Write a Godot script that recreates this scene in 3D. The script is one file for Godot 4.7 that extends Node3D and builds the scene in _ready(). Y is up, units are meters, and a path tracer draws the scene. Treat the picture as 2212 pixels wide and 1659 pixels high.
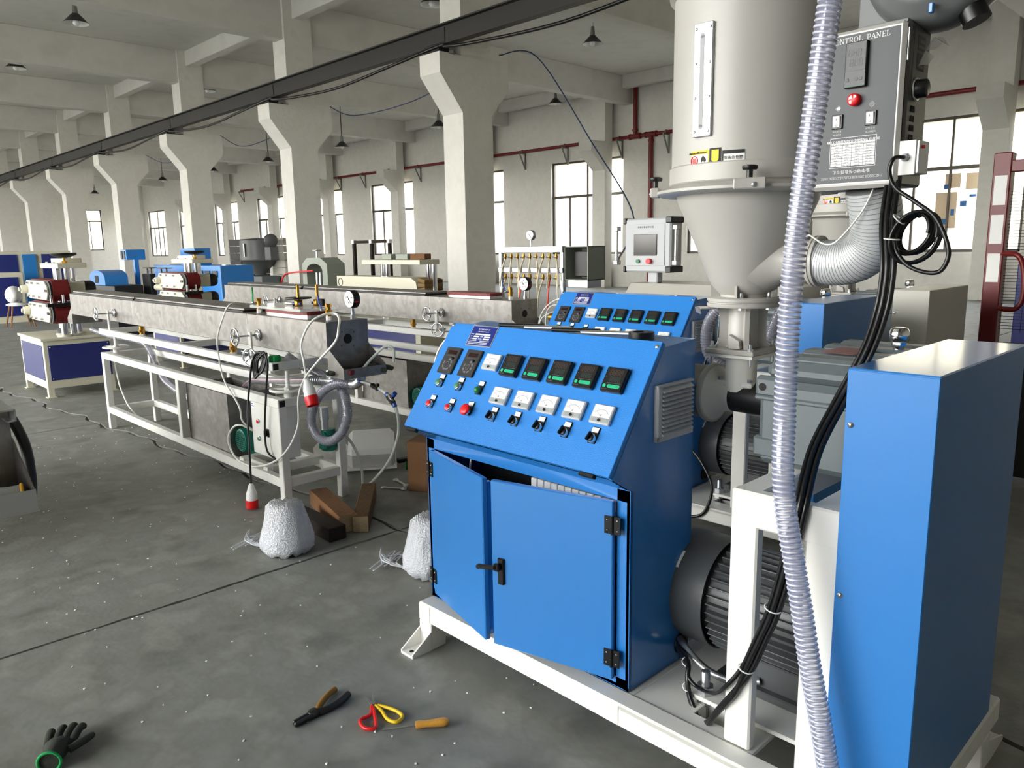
extends Node3D
# An extrusion workshop: blue control consoles, steel cooling tanks and haul-offs in a white concrete hall.

var M := {}
var used := {}
var rng := RandomNumberGenerator.new()
const UP3 := Vector3.UP

# ---------------------------------------------------------------- geometry collector
class Geo:
	var v := PackedVector3Array()
	var n := PackedVector3Array()
	var uv := PackedVector2Array()

	func tri(a: Vector3, b: Vector3, c: Vector3, na: Vector3, nb: Vector3, nc: Vector3) -> void:
		v.append_array([a, c, b])
		n.append_array([na, nc, nb])
		uv.append_array([Vector2.ZERO, Vector2.ZERO, Vector2.ZERO])

	func quad(a: Vector3, b: Vector3, c: Vector3, d: Vector3) -> void:
		var m := (c - a).cross(d - b).normalized()
		tri(a, b, c, m, m, m)
		tri(a, c, d, m, m, m)

	func quad_uv(a: Vector3, b: Vector3, c: Vector3, d: Vector3) -> void:
		quad(a, b, c, d)
		var k := uv.size() - 6
		uv[k] = Vector2(0, 1); uv[k + 1] = Vector2(1, 0); uv[k + 2] = Vector2(1, 1)
		uv[k + 3] = Vector2(0, 1); uv[k + 4] = Vector2(0, 0); uv[k + 5] = Vector2(1, 0)

	func smooth(a: Vector3, b: Vector3, c: Vector3, d: Vector3, na: Vector3, nb: Vector3, nc: Vector3, nd: Vector3) -> void:
		tri(a, b, c, na, nb, nc)
		tri(a, c, d, na, nc, nd)

	# a box by centre and size, in a frame, with chamfered edges
	func box(c: Vector3, s: Vector3, f := Basis(), w := 0.0) -> Geo:
		var h := s * 0.5
		w = minf(w, minf(h.x, minf(h.y, h.z)) * 0.9)
		var g := h - Vector3.ONE * w
		var ax := [f.x, f.y, f.z]
		for i in 3:
			var j := (i + 1) % 3
			var k := (i + 2) % 3
			for sg in [-1.0, 1.0]:
				var o: Vector3 = c + ax[i] * h[i] * sg
				var p: Vector3 = ax[j] * g[j]
				var q: Vector3 = ax[k] * g[k] * sg
				quad(o - p - q, o + p - q, o + p + q, o - p + q)
		if w > 0.0:
			for i in 3:
				var j := (i + 1) % 3
				var k := (i + 2) % 3
				for sj in [-1.0, 1.0]:
					for sk in [-1.0, 1.0]:
						var e: Vector3 = ax[i] * g[i]
						var a: Vector3 = c + ax[j] * h[j] * sj + ax[k] * g[k] * sk
						var b: Vector3 = c + ax[j] * g[j] * sj + ax[k] * h[k] * sk
						if sj * sk > 0:
							quad(a - e, a + e, b + e, b - e)
							flip_if(a + b - 2 * c)
						else:
							quad(a + e, a - e, b - e, b + e)
							flip_if(a + b - 2 * c)
			for sx in [-1.0, 1.0]:
				for sy in [-1.0, 1.0]:
					for sz in [-1.0, 1.0]:
						var a: Vector3 = c + ax[0] * h.x * sx + ax[1] * g.y * sy + ax[2] * g.z * sz
						var b: Vector3 = c + ax[0] * g.x * sx + ax[1] * h.y * sy + ax[2] * g.z * sz
						var d: Vector3 = c + ax[0] * g.x * sx + ax[1] * g.y * sy + ax[2] * h.z * sz
						if sx * sy * sz < 0:
							var t := a; a = b; b = t
						var m := (b - a).cross(d - a).normalized()
						tri(a, b, d, m, m, m)
		return self

	# turns the last quad round if it does not look along «out»
	func flip_if(out: Vector3) -> void:
		var k := v.size() - 6
		if n[k].dot(out) >= 0:
			return
		for t in [k, k + 3]:
			var x := v[t + 1]; v[t + 1] = v[t + 2]; v[t + 2] = x
		for t in range(k, k + 6):
			n[t] = -n[t]

	# from corner to corner, along the axes
	func span(a: Vector3, b: Vector3, w := 0.0) -> Geo:
		return box((a + b) * 0.5, (b - a).abs(), Basis(), w)

	# a straight bar of rectangular section between two points
	func bar(a: Vector3, b: Vector3, wide: float, high: float, w := 0.0, up := Vector3.UP) -> Geo:
		var z := (b - a).normalized()
		if absf(z.dot(up)) > 0.99:
			up = Vector3.RIGHT
		var x := up.cross(z).normalized()
		return box((a + b) * 0.5, Vector3(wide, high, a.distance_to(b)), Basis(x, z.cross(x), z), w)

	func frame_of(d: Vector3) -> Basis:
		var y := d.normalized()
		var t := Vector3.RIGHT if absf(y.x) < 0.9 else Vector3.BACK
		var z := t.cross(y).normalized()
		return Basis(y.cross(z), y, z)

	# a turned profile of (radius, height along y) points in a frame
	func lathe(xf: Transform3D, prof: Array, seg := 20, crease := 0.7) -> Geo:
		var nrm := []
		for i in prof.size() - 1:
			var d: Vector2 = prof[i + 1] - prof[i]
			nrm.append(Vector2(d.y, -d.x).normalized())
		for i in prof.size() - 1:
			var p: Vector2 = prof[i]
			var q: Vector2 = prof[i + 1]
			var np: Vector2 = nrm[i]
			var nq: Vector2 = nrm[i]
			if i > 0 and nrm[i].dot(nrm[i - 1]) > crease:
				np = (nrm[i] + nrm[i - 1]).normalized()
			if i < nrm.size() - 1 and nrm[i].dot(nrm[i + 1]) > crease:
				nq = (nrm[i] + nrm[i + 1]).normalized()
			for s in seg:
				var a0 := TAU * s / seg
				var a1 := TAU * (s + 1) / seg
				var r0 := Vector3(cos(a0), 0, -sin(a0))
				var r1 := Vector3(cos(a1), 0, -sin(a1))
				var A := xf * (r0 * p.x + Vector3(0, p.y, 0))
				var B := xf * (r1 * p.x + Vector3(0, p.y, 0))
				var C := xf * (r1 * q.x + Vector3(0, q.y, 0))
				var D := xf * (r0 * q.x + Vector3(0, q.y, 0))
				var na := (xf.basis * (r0 * np.x + Vector3(0, np.y, 0))).normalized()
				var nb := (xf.basis * (r1 * np.x + Vector3(0, np.y, 0))).normalized()
				var nc := (xf.basis * (r1 * nq.x + Vector3(0, nq.y, 0))).normalized()
				var nd := (xf.basis * (r0 * nq.x + Vector3(0, nq.y, 0))).normalized()
				if p.x < 1e-6:
					tri(A, C, D, na, nc, nd)
				elif q.x < 1e-6:
					tri(A, B, C, na, nb, nc)
				else:
					smooth(A, B, C, D, na, nb, nc, nd)
		return self

	func cyl(a: Vector3, b: Vector3, r: float, r2 := -1.0, seg := 16, w := 0.0) -> Geo:
		if r2 < 0:
			r2 = r
		var l := a.distance_to(b)
		var prof := [Vector2(0, 0), Vector2(r - w, 0), Vector2(r, w), Vector2(r2, l - w), Vector2(r2 - w, l), Vector2(0, l)]
		if w == 0.0:
			prof = [Vector2(0, 0), Vector2(r, 0), Vector2(r2, l), Vector2(0, l)]
		return lathe(Transform3D(frame_of(b - a), a), prof, seg)

	# an open pipe with a wall
	func pipe(a: Vector3, b: Vector3, r: float, ri: float, seg := 20) -> Geo:
		var l := a.distance_to(b)
		return lathe(Transform3D(frame_of(b - a), a), [Vector2(ri, 0), Vector2(r, 0), Vector2(r, l), Vector2(ri, l), Vector2(ri, 0)], seg)

	func ball(c: Vector3, r: float, seg := 12, sc := Vector3.ONE) -> Geo:
		var prof := []
		for i in seg / 2 + 1:
			var a := PI * i / (seg / 2)
			prof.append(Vector2(sin(a) * r if i > 0 and i < seg / 2 else 0.0, -cos(a) * r))
		return lathe(Transform3D(Basis.from_scale(sc), c), prof, seg, 0.2)

	func hex(a: Vector3, b: Vector3, r: float) -> Geo:
		var f := frame_of(b - a)
		var p := []
		for i in 6:
			p.append((f.x * cos(TAU * i / 6) - f.z * sin(TAU * i / 6)) * r)
		for i in 6:
			var k := (i + 1) % 6
			quad(a + p[i], a + p[k], b + p[k], b + p[i])
		for i in range(1, 5):
			tri(b + p[0], b + p[i], b + p[i + 1], f.y, f.y, f.y)
			tri(a + p[0], a + p[i + 1], a + p[i], -f.y, -f.y, -f.y)
		return self

	# a round tube along points; radius may be a number or a list
	func tube(pts: Array, r, seg := 8, closed := false) -> Geo:
		var c := pts.size()
		var rings := []
		var nrm := []
		var d: Vector3 = (pts[1] - pts[0]).normalized()
		var f := frame_of(d)
		var last := d
		for i in c:
			var t: Vector3
			if closed:
				t = (pts[(i + 1) % c] - pts[(i + c - 1) % c]).normalized()
			elif i == 0:
				t = d
			elif i == c - 1:
				t = (pts[i] - pts[i - 1]).normalized()
			else:
				t = (pts[i + 1] - pts[i - 1]).normalized()
			var axis := last.cross(t)
			if axis.length() > 1e-6:
				f = Basis(axis.normalized(), last.angle_to(t)) * f
			last = t
			var rr: float = r[i] if r is Array else r
			var ring := []
			var rn := []
			for s in seg:
				var a := TAU * s / seg
				var o := f.x * cos(a) - f.z * sin(a)
				ring.append(pts[i] + o * rr)
				rn.append(o)
			rings.append(ring)
			nrm.append(rn)
		for i in (c if closed else c - 1):
			var k := (i + 1) % c
			for s in seg:
				var e := (s + 1) % seg
				smooth(rings[i][s], rings[i][e], rings[k][e], rings[k][s], nrm[i][s], nrm[i][e], nrm[k][e], nrm[k][s])
		if not closed:
			for s in range(1, seg - 1):
				var x: Vector3 = (pts[0] - pts[1]).normalized()
				tri(rings[0][0], rings[0][s + 1], rings[0][s], x, x, x)
				x = (pts[c - 1] - pts[c - 2]).normalized()
				tri(rings[c - 1][0], rings[c - 1][s], rings[c - 1][s + 1], x, x, x)
		return self

	func ring(c: Vector3, axis: Vector3, big: float, r: float, seg := 28, rs := 8) -> Geo:
		var f := frame_of(axis)
		var pts := []
		for i in seg:
			var a := TAU * i / seg
			pts.append(c + (f.x * cos(a) + f.z * sin(a)) * big)
		return tube(pts, r, rs, true)

	# a flat outline in the frame's xy plane, made solid along its z from 0 to depth
	func prism(poly: Array, xf: Transform3D, depth: float) -> Geo:
		var p := PackedVector2Array(poly)
		if Geometry2D.is_polygon_clockwise(p):
			p.reverse()
		var ix := Geometry2D.triangulate_polygon(p)
		var z := xf.basis.z.normalized()
		var up := xf.basis.x.cross(xf.basis.y).dot(z) > 0
		var o := z * depth
		var pts := []
		for q in p:
			pts.append(xf * Vector3(q.x, q.y, 0))
		for i in range(0, ix.size(), 3):
			var a: Vector3 = pts[ix[i]]
			var b: Vector3 = pts[ix[i + 1]]
			var c: Vector3 = pts[ix[i + 2]]
			if (p[ix[i + 1]] - p[ix[i]]).cross(p[ix[i + 2]] - p[ix[i]]) < 0:
				var t := b; b = c; c = t
			if not up:
				var t := b; b = c; c = t
			tri(a + o, b + o, c + o, z, z, z)
			tri(a, c, b, -z, -z, -z)
		for i in pts.size():
			var k := (i + 1) % pts.size()
			if up:
				quad(pts[i], pts[k], pts[k] + o, pts[i] + o)
			else:
				quad(pts[k], pts[i], pts[i] + o, pts[k] + o)
		return self

	func mesh() -> ArrayMesh:
		var a := []
		a.resize(Mesh.ARRAY_MAX)
		a[Mesh.ARRAY_VERTEX] = v
		a[Mesh.ARRAY_NORMAL] = n
		a[Mesh.ARRAY_TEX_UV] = uv
		var m := ArrayMesh.new()
		m.add_surface_from_arrays(Mesh.PRIMITIVE_TRIANGLES, a)
		return m

	func moved(by: Transform3D) -> Geo:
		for i in v.size():
			v[i] = by * v[i]
		return self

func G() -> Geo:
	return Geo.new()

func V(x: float, y: float, z: float) -> Vector3:
	return Vector3(x, y, z)

# a smooth line through points
func curve(pts: Array, per := 6, closed := false) -> Array:
	var out := []
	var c := pts.size()
	for i in (c if closed else c - 1):
		var a: Vector3 = pts[(i + c - 1) % c] if closed or i > 0 else pts[0]
		var b: Vector3 = pts[i]
		var d: Vector3 = pts[(i + 1) % c]
		var e: Vector3 = pts[(i + 2) % c] if closed or i < c - 2 else pts[c - 1]
		for s in per:
			out.append(b.cubic_interpolate(d, a, e, float(s) / per))
	if not closed:
		out.append(pts[c - 1])
	return out

# ---------------------------------------------------------------- things, parts and names
func numbered(called: String) -> String:
	if not used.has(called):
		used[called] = 0
		return called
	used[called] += 1
	return "%s_%03d" % [called, used[called]]

func at_of(o: Node3D) -> Transform3D:
	var t := Transform3D()
	var k: Node = o
	while k is Node3D and k != self:
		t = k.transform * t
		k = k.get_parent()
	return t

func tag(o: Node3D, label: String, category := "", group := "", kind := "") -> Node3D:
	o.set_meta("label", label)
	if category: o.set_meta("category", category)
	if group: o.set_meta("group", group)
	if kind: o.set_meta("kind", kind)
	return o

# a thing: an empty at its base, parts hang below it
func thing(called: String, label: String, category: String, at := Vector3.ZERO, group := "") -> Node3D:
	var o := Node3D.new()
	o.name = numbered(called)
	add_child(o)
	o.position = at
	return tag(o, label, category, group)

# a part: the geometry is given in world places and hung below its thing
func part(o: Node3D, called: String, g: Geo, m: Material) -> MeshInstance3D:
	var p := MeshInstance3D.new()
	p.name = called
	p.mesh = g.mesh()
	p.material_override = m
	p.transform = at_of(o).affine_inverse()
	o.add_child(p, true)
	return p

# a piece that shares its mesh with others, put at a world place
func piece(o: Node3D, called: String, mesh: Mesh, m: Material, at: Transform3D) -> MeshInstance3D:
	var p := MeshInstance3D.new()
	p.name = called
	p.mesh = mesh
	p.material_override = m
	p.transform = at_of(o).affine_inverse() * at
	o.add_child(p, true)
	return p

# a thing of one mesh
func single(called: String, label: String, category: String, g: Geo, m: Material, at: Vector3, group := "") -> MeshInstance3D:
	var o := MeshInstance3D.new()
	o.name = numbered(called)
	o.mesh = g.moved(Transform3D(Basis(), -at)).mesh()
	o.material_override = m
	o.position = at
	add_child(o)
	tag(o, label, category, group)
	return o

func struct(called: String, label: String, g: Geo = null, m: Material = null, at := Vector3.ZERO) -> Node3D:
	var o: Node3D
	if g:
		o = MeshInstance3D.new()
		o.mesh = g.moved(Transform3D(Basis(), -at)).mesh()
		o.material_override = m
	else:
		o = Node3D.new()
	o.name = numbered(called)
	o.position = at
	add_child(o)
	return tag(o, label, "", "", "structure")

# a copy with all its parts, moved by a step and turned about its own base
func dup(o: Node3D, step: Vector3, label: String, group := "", turn := 0.0) -> Node3D:
	var c: Node3D = o.duplicate()
	var stem: String = String(o.name)
	var cut := RegEx.create_from_string("_[0-9]{3}$")
	c.name = numbered(cut.sub(stem, ""))
	add_child(c)
	c.position = o.position + step
	c.rotation.y += turn
	c.set_meta("label", label)
	if group: c.set_meta("group", group)
	return c

# flat lettering standing proud by a hair: at its left end on the base line, along x and up y of the frame
func letters(o: Node3D, words: String, f: Transform3D, high: float, m: Material, font := "Droid Sans", wide := 1.0, bold := false, centre := true) -> MeshInstance3D:
	var t := TextMesh.new()
	var s := SystemFont.new()
	s.font_names = PackedStringArray([font])
	if bold: s.font_weight = 700
	t.font = s
	t.text = words
	t.font_size = 32
	t.pixel_size = high / 23.0
	t.depth = 0.0006
	t.curve_step = 4.0
	t.horizontal_alignment = HORIZONTAL_ALIGNMENT_CENTER if centre else HORIZONTAL_ALIGNMENT_LEFT
	return piece(o, "lettering", t, m, f * Transform3D(Basis.from_scale(Vector3(wide, 1, 1)), Vector3.ZERO))

# ---------------------------------------------------------------- materials
func noise(freq: float, cols: Array, size := 512, sd := 1, oct := 4, kind := FastNoiseLite.TYPE_SIMPLEX_SMOOTH, stops := []) -> NoiseTexture2D:
	var t := NoiseTexture2D.new()
	var f := FastNoiseLite.new()
	f.noise_type = kind
	f.frequency = freq
	f.fractal_octaves = oct
	f.seed = sd
	t.noise = f
	t.width = size
	t.height = size
	t.seamless = true
	t.seamless_blend_skirt = 0.15
	if cols.size():
		var r := Gradient.new()
		var off := PackedFloat32Array()
		for i in cols.size():
			off.append(stops[i] if stops.size() else float(i) / (cols.size() - 1))
		r.offsets = off
		r.colors = PackedColorArray(cols)
		t.color_ramp = r
	return t

func mat(key: String, c: Color, rough := 0.6, metal := 0.0) -> StandardMaterial3D:
	var m := StandardMaterial3D.new()
	m.resource_name = key
	m.albedo_color = c
	m.roughness = rough
	m.metallic = metal
	m.cull_mode = BaseMaterial3D.CULL_DISABLED
	M[key] = m
	return m

func tri(m: StandardMaterial3D, scale: float, world := true) -> StandardMaterial3D:
	m.uv1_triplanar = true
	m.uv1_world_triplanar = world
	m.uv1_scale = Vector3.ONE * scale
	return m
func bump(m: StandardMaterial3D, t: Texture2D, cm: float) -> StandardMaterial3D:
	m.heightmap_enabled = true
	m.heightmap_texture = t
	m.heightmap_scale = cm
	return m

# ================================================================ the place
func _ready() -> void:
	rng.seed = 7
	# camera: at eye height, looking down the row of columns
	var cam := Camera3D.new()
	cam.name = "camera"
	cam.fov = 53.08
	cam.near = 0.05
	cam.far = 400.0
	cam.transform = Transform3D(Basis(V(0.696715, -0.016661, -0.717154), V(-0.115606, 0.984055, -0.135173), V(0.707971, 0.177085, 0.68368)), V(0, 1.5, 0))
	add_child(cam)
	cam.current = true
	# an overcast sky, which comes in through the windows
	var sm := ProceduralSkyMaterial.new()
	sm.sky_top_color = Color(0.93, 0.96, 1.0)
	sm.sky_horizon_color = Color(1.0, 0.985, 0.95)
	sm.sky_curve = 0.3
	sm.ground_bottom_color = Color(0.42, 0.41, 0.39)
	sm.ground_horizon_color = Color(0.6, 0.59, 0.56)
	sm.sun_angle_max = 1.0
	var sky := Sky.new()
	sky.sky_material = sm
	var env := Environment.new()
	env.background_mode = Environment.BG_SKY
	env.sky = sky
	env.background_energy_multiplier = 10.0
	env.ambient_light_source = Environment.AMBIENT_SOURCE_SKY
	env.tonemap_mode = Environment.TONE_MAPPER_LINEAR
	env.tonemap_exposure = 1.7
	env.sdfgi_enabled = true
	env.ssao_enabled = true
	env.ssil_enabled = true
	var we := WorldEnvironment.new()
	we.name = "world"
	we.environment = env
	add_child(we)

	paints()
	hall()
	windows()
	crane()
	wall_things()
	line_one()
	neighbours()
	far_things()
	floor_things()
	print("made")

# ---------------------------------------------------------------- colours and surfaces
func paints() -> void:
	var fine := noise(0.09, [], 512, 3, 5)
	var grit := noise(0.35, [], 512, 11, 3)
	var plaster := tri(mat("plaster", Color(1, 1, 1), 0.92), 0.22)
	plaster.albedo_texture = noise(0.012, [Color(0.83, 0.82, 0.79), Color(0.87, 0.862, 0.835), Color(0.85, 0.84, 0.81), Color(0.88, 0.872, 0.85)], 512, 5, 5)
	bump(plaster, fine, 0.25)
	var soffit := tri(mat("soffit", Color(1, 1, 1), 0.95), 0.2)
	soffit.albedo_texture = noise(0.01, [Color(0.80, 0.79, 0.765), Color(0.84, 0.83, 0.805), Color(0.82, 0.81, 0.785)], 512, 8, 4)
	var conc := tri(mat("floor_concrete", Color(1, 1, 1), 0.55), 0.23)
	conc.albedo_texture = noise(0.014, [Color(0.46, 0.463, 0.445), Color(0.52, 0.523, 0.50), Color(0.49, 0.49, 0.465), Color(0.56, 0.563, 0.535), Color(0.51, 0.508, 0.48)], 1024, 21, 7)
	conc.detail_enabled = true
	conc.detail_blend_mode = BaseMaterial3D.BLEND_MODE_MUL
	conc.detail_albedo = noise(0.006, [Color(0.80, 0.80, 0.79), Color(0.97, 0.97, 0.96), Color(1, 1, 1), Color(0.9, 0.9, 0.88)], 512, 31, 6, FastNoiseLite.TYPE_PERLIN)
	conc.detail_uv_layer = BaseMaterial3D.DETAIL_UV_2
	conc.uv2_triplanar = true
	conc.uv2_world_triplanar = true
	conc.uv2_scale = Vector3.ONE * 0.93
	bump(conc, grit, 0.12)
	var sub := tri(mat("rubble_concrete", Color(1, 1, 1), 0.95), 1.7)
	sub.albedo_texture = noise(0.12, [Color(0.25, 0.245, 0.23), Color(0.44, 0.43, 0.41), Color(0.58, 0.57, 0.54)], 512, 41, 4)
	mat("outer_wall", Color(0.93, 0.88, 0.76), 0.9)
	mat("outer_ground", Color(0.55, 0.54, 0.5), 0.95)
	mat("window_bronze", Color(0.27, 0.25, 0.22), 0.45, 0.3)
	var gl := mat("window_glass", Color(0.95, 0.98, 1.0, 0.06), 0.03)
	gl.transparency = BaseMaterial3D.TRANSPARENCY_ALPHA
	var gf := mat("frosted_glass", Color(0.9, 0.95, 1.0, 0.25), 0.12)
	gf.transparency = BaseMaterial3D.TRANSPARENCY_ALPHA
	mat("rail_steel", Color(0.19, 0.185, 0.175), 0.55, 0.35)
	mat("black_rubber", Color(0.055, 0.055, 0.06), 0.5)
	mat("cable_black", Color(0.05, 0.05, 0.055), 0.32)
	mat("cable_white", Color(0.88, 0.88, 0.85), 0.35)
	mat("cable_grey", Color(0.5, 0.5, 0.48), 0.4)
	mat("cable_blue", Color(0.08, 0.17, 0.33), 0.4)
	mat("pipe_red", Color(0.43, 0.035, 0.05), 0.38)
	mat("bracket_grey", Color(0.52, 0.53, 0.51), 0.5, 0.4)
	mat("lamp_black", Color(0.10, 0.10, 0.10), 0.4)
	mat("lamp_white", Color(0.88, 0.88, 0.86), 0.4)
	mat("bulb_white", Color(0.92, 0.92, 0.92), 0.15)
	var blue := mat("paint_blue", Color(0.15, 0.47, 0.76), 0.30)
	blue.clearcoat_enabled = true
	blue.clearcoat = 0.6
	blue.clearcoat_roughness = 0.12
	bump(tri(blue, 1.4), grit, 0.006)
	var hammered := mat("paint_blue_grain", Color(0.16, 0.50, 0.82), 0.36)
	bump(tri(hammered, 3.2, false), noise(0.22, [], 512, 51, 2), 0.09)
	mat("paint_navy", Color(0.03, 0.10, 0.42), 0.16)
	M.paint_navy.clearcoat_enabled = true
	mat("paint_cream", Color(0.80, 0.785, 0.70), 0.42)
	mat("paint_white", Color(0.89, 0.885, 0.86), 0.38)
	bump(tri(M.paint_white, 1.5), grit, 0.01)
	mat("paint_beige", Color(0.75, 0.74, 0.70), 0.42)
	mat("paint_grey", Color(0.36, 0.39, 0.40), 0.42)
	mat("paint_dark_grey", Color(0.30, 0.31, 0.315), 0.4)
	mat("paint_grey_green", Color(0.55, 0.58, 0.53), 0.5)
	mat("paint_red", Color(0.42, 0.035, 0.045), 0.38)
	mat("paint_teal", Color(0.02, 0.45, 0.38), 0.4)
	mat("black_plastic", Color(0.035, 0.035, 0.038), 0.34)
	mat("black_matt", Color(0.05, 0.05, 0.05), 0.75)
	mat("grey_plastic", Color(0.71, 0.72, 0.73), 0.45)
	mat("dark_plastic", Color(0.17, 0.17, 0.175), 0.42)
	mat("white_plastic", Color(0.92, 0.92, 0.91), 0.3)
	mat("label_white", Color(0.93, 0.93, 0.92), 0.5)
	mat("ink_black", Color(0.06, 0.06, 0.07), 0.6)
	mat("ink_white", Color(0.86, 0.86, 0.86), 0.6)
	mat("ink_grey", Color(0.42, 0.42, 0.43), 0.6)
	mat("segment_brown", Color(0.40, 0.31, 0.27), 0.5)
	mat("segment_grey", Color(0.27, 0.36, 0.33), 0.5)
	mat("button_green", Color(0.12, 0.46, 0.26), 0.35)
	mat("button_pale_green", Color(0.30, 0.52, 0.36), 0.4)
	mat("key_green", Color(0.13, 0.72, 0.52), 0.4)
	mat("button_red", Color(0.85, 0.06, 0.08), 0.33)
	mat("sticker_yellow", Color(0.93, 0.80, 0.05), 0.5)
	mat("chrome", Color(0.88, 0.88, 0.89), 0.08, 1.0)
	mat("zinc", Color(0.78, 0.79, 0.80), 0.3, 0.95)
	mat("alloy", Color(0.80, 0.80, 0.80), 0.36, 0.9)
	mat("brass", Color(0.70, 0.52, 0.22), 0.3, 1.0)
	mat("dark_steel", Color(0.23, 0.23, 0.23), 0.42, 0.8)
	var st := tri(mat("stainless", Color(1, 1, 1), 1.0, 1.0), 1.1)
	st.albedo_texture = noise(0.008, [Color(0.46, 0.44, 0.42), Color(0.60, 0.59, 0.575), Color(0.53, 0.515, 0.50), Color(0.66, 0.655, 0.64)], 512, 61, 5)
	st.roughness_texture = noise(0.02, [Color(0.30, 0.30, 0.30), Color(0.48, 0.48, 0.48), Color(0.36, 0.36, 0.36)], 512, 62, 5)
	st.roughness_texture_channel = BaseMaterial3D.TEXTURE_CHANNEL_RED
	mat("meter_shell", Color(0.78, 0.79, 0.79), 0.15)
	mat("black_gloss", Color(0.02, 0.02, 0.022), 0.08)
	mat("duct_wire", Color(0.52, 0.53, 0.53), 0.45)
	mat("blower_grey", Color(0.40, 0.41, 0.41), 0.42)
	bump(tri(mat("paint_hammer", Color(0.34, 0.335, 0.325), 0.33, 0.6), 9.0), grit, 0.06)
	mat("stainless_plain", Color(0.60, 0.60, 0.60), 0.3, 1.0)
	mat("rubber_red", Color(0.42, 0.035, 0.04), 0.7)
	mat("gasket_red", Color(0.45, 0.05, 0.06), 0.45)
	mat("belt_brown", Color(0.46, 0.36, 0.20), 0.8)
	var ac := mat("acrylic", Color(0.93, 0.96, 0.95, 0.16), 0.05)
	ac.transparency = BaseMaterial3D.TRANSPARENCY_ALPHA
	var pv := mat("hose_clear", Color(0.78, 0.79, 0.90, 0.16), 0.10)
	pv.transparency = BaseMaterial3D.TRANSPARENCY_ALPHA
	var pg := mat("hose_clear_grey", Color(0.62, 0.62, 0.66, 0.5), 0.14)
	pg.transparency = BaseMaterial3D.TRANSPARENCY_ALPHA
	mat("hose_wire", Color(0.80, 0.81, 0.87), 0.25, 0.2)
	mat("hose_wire_dark", Color(0.50, 0.50, 0.56), 0.3, 0.3)
	var film := mat("plastic_film", Color(0.90, 0.91, 0.93), 0.16)
	bump(tri(film, 5.0), noise(0.05, [], 512, 71, 4, FastNoiseLite.TYPE_CELLULAR), 1.2)
	film.rim_enabled = false
	var strand := mat("film_strand", Color(0.92, 0.93, 0.95, 0.5), 0.1)
	strand.transparency = BaseMaterial3D.TRANSPARENCY_ALPHA
	mat("duct_cloth", Color(0.83, 0.84, 0.84), 0.38, 0.35)
	mat("dryer_grey", Color(0.70, 0.69, 0.665), 0.36)
	mat("panel_slate", Color(0.21, 0.225, 0.245), 0.45)
	mat("cardboard", Color(0.46, 0.32, 0.20), 0.85)
	mat("tube_amber", Color(0.62, 0.47, 0.25), 0.3)
	mat("tube_red", Color(0.82, 0.10, 0.09), 0.35)
	mat("tube_orange", Color(0.93, 0.23, 0.12), 0.35)
	mat("tube_milky", Color(0.78, 0.74, 0.62), 0.35)
	mat("tube_clear", Color(0.80, 0.82, 0.80, 0.55), 0.12)
	M.tube_clear.transparency = BaseMaterial3D.TRANSPARENCY_ALPHA
	for w in [["wood_pale", Color(0.42, 0.27, 0.15), Color(0.62, 0.45, 0.29), 81], ["wood_weathered", Color(0.25, 0.18, 0.12), Color(0.55, 0.42, 0.27), 82], ["wood_dark", Color(0.10, 0.07, 0.055), Color(0.20, 0.145, 0.11), 83], ["wood_end", Color(0.60, 0.50, 0.36), Color(0.76, 0.67, 0.53), 84]]:
		var wm := tri(mat(w[0], Color(1, 1, 1), 0.85), 2.6, false)
		wm.albedo_texture = noise(0.03, [w[1], w[2], w[1].lerp(w[2], 0.4), w[2]], 512, w[3], 5)
		wm.uv1_scale = Vector3(9, 9, 1.3)
		bump(wm, fine, 0.4)
	var gv := tri(mat("glove_knit", Color(1, 1, 1), 0.95), 16.0)
	gv.albedo_texture = noise(0.10, [Color(0.10, 0.12, 0.11), Color(0.28, 0.31, 0.27), Color(0.50, 0.49, 0.40)], 256, 91, 3)
	bump(gv, grit, 0.5)
	mat("glove_green", Color(0.10, 0.62, 0.32), 0.9)
	mat("glove_grey", Color(0.58, 0.58, 0.56), 0.95)
	mat("glove_yellow", Color(0.90, 0.66, 0.12), 0.9)
	mat("tool_yellow", Color(0.92, 0.76, 0.06), 0.4)
	var am := tri(mat("handle_amber", Color(1, 1, 1), 0.35), 20.0)
	am.albedo_texture = noise(0.06, [Color(0.80, 0.55, 0.20), Color(0.88, 0.65, 0.28), Color(0.66, 0.43, 0.15)], 256, 95, 4)
	mat("tool_ochre", Color(0.52, 0.36, 0.06), 0.6)

# ---------------------------------------------------------------- the hall
const COL_X := -10.80
const WALL_Z := -21.9

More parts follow.
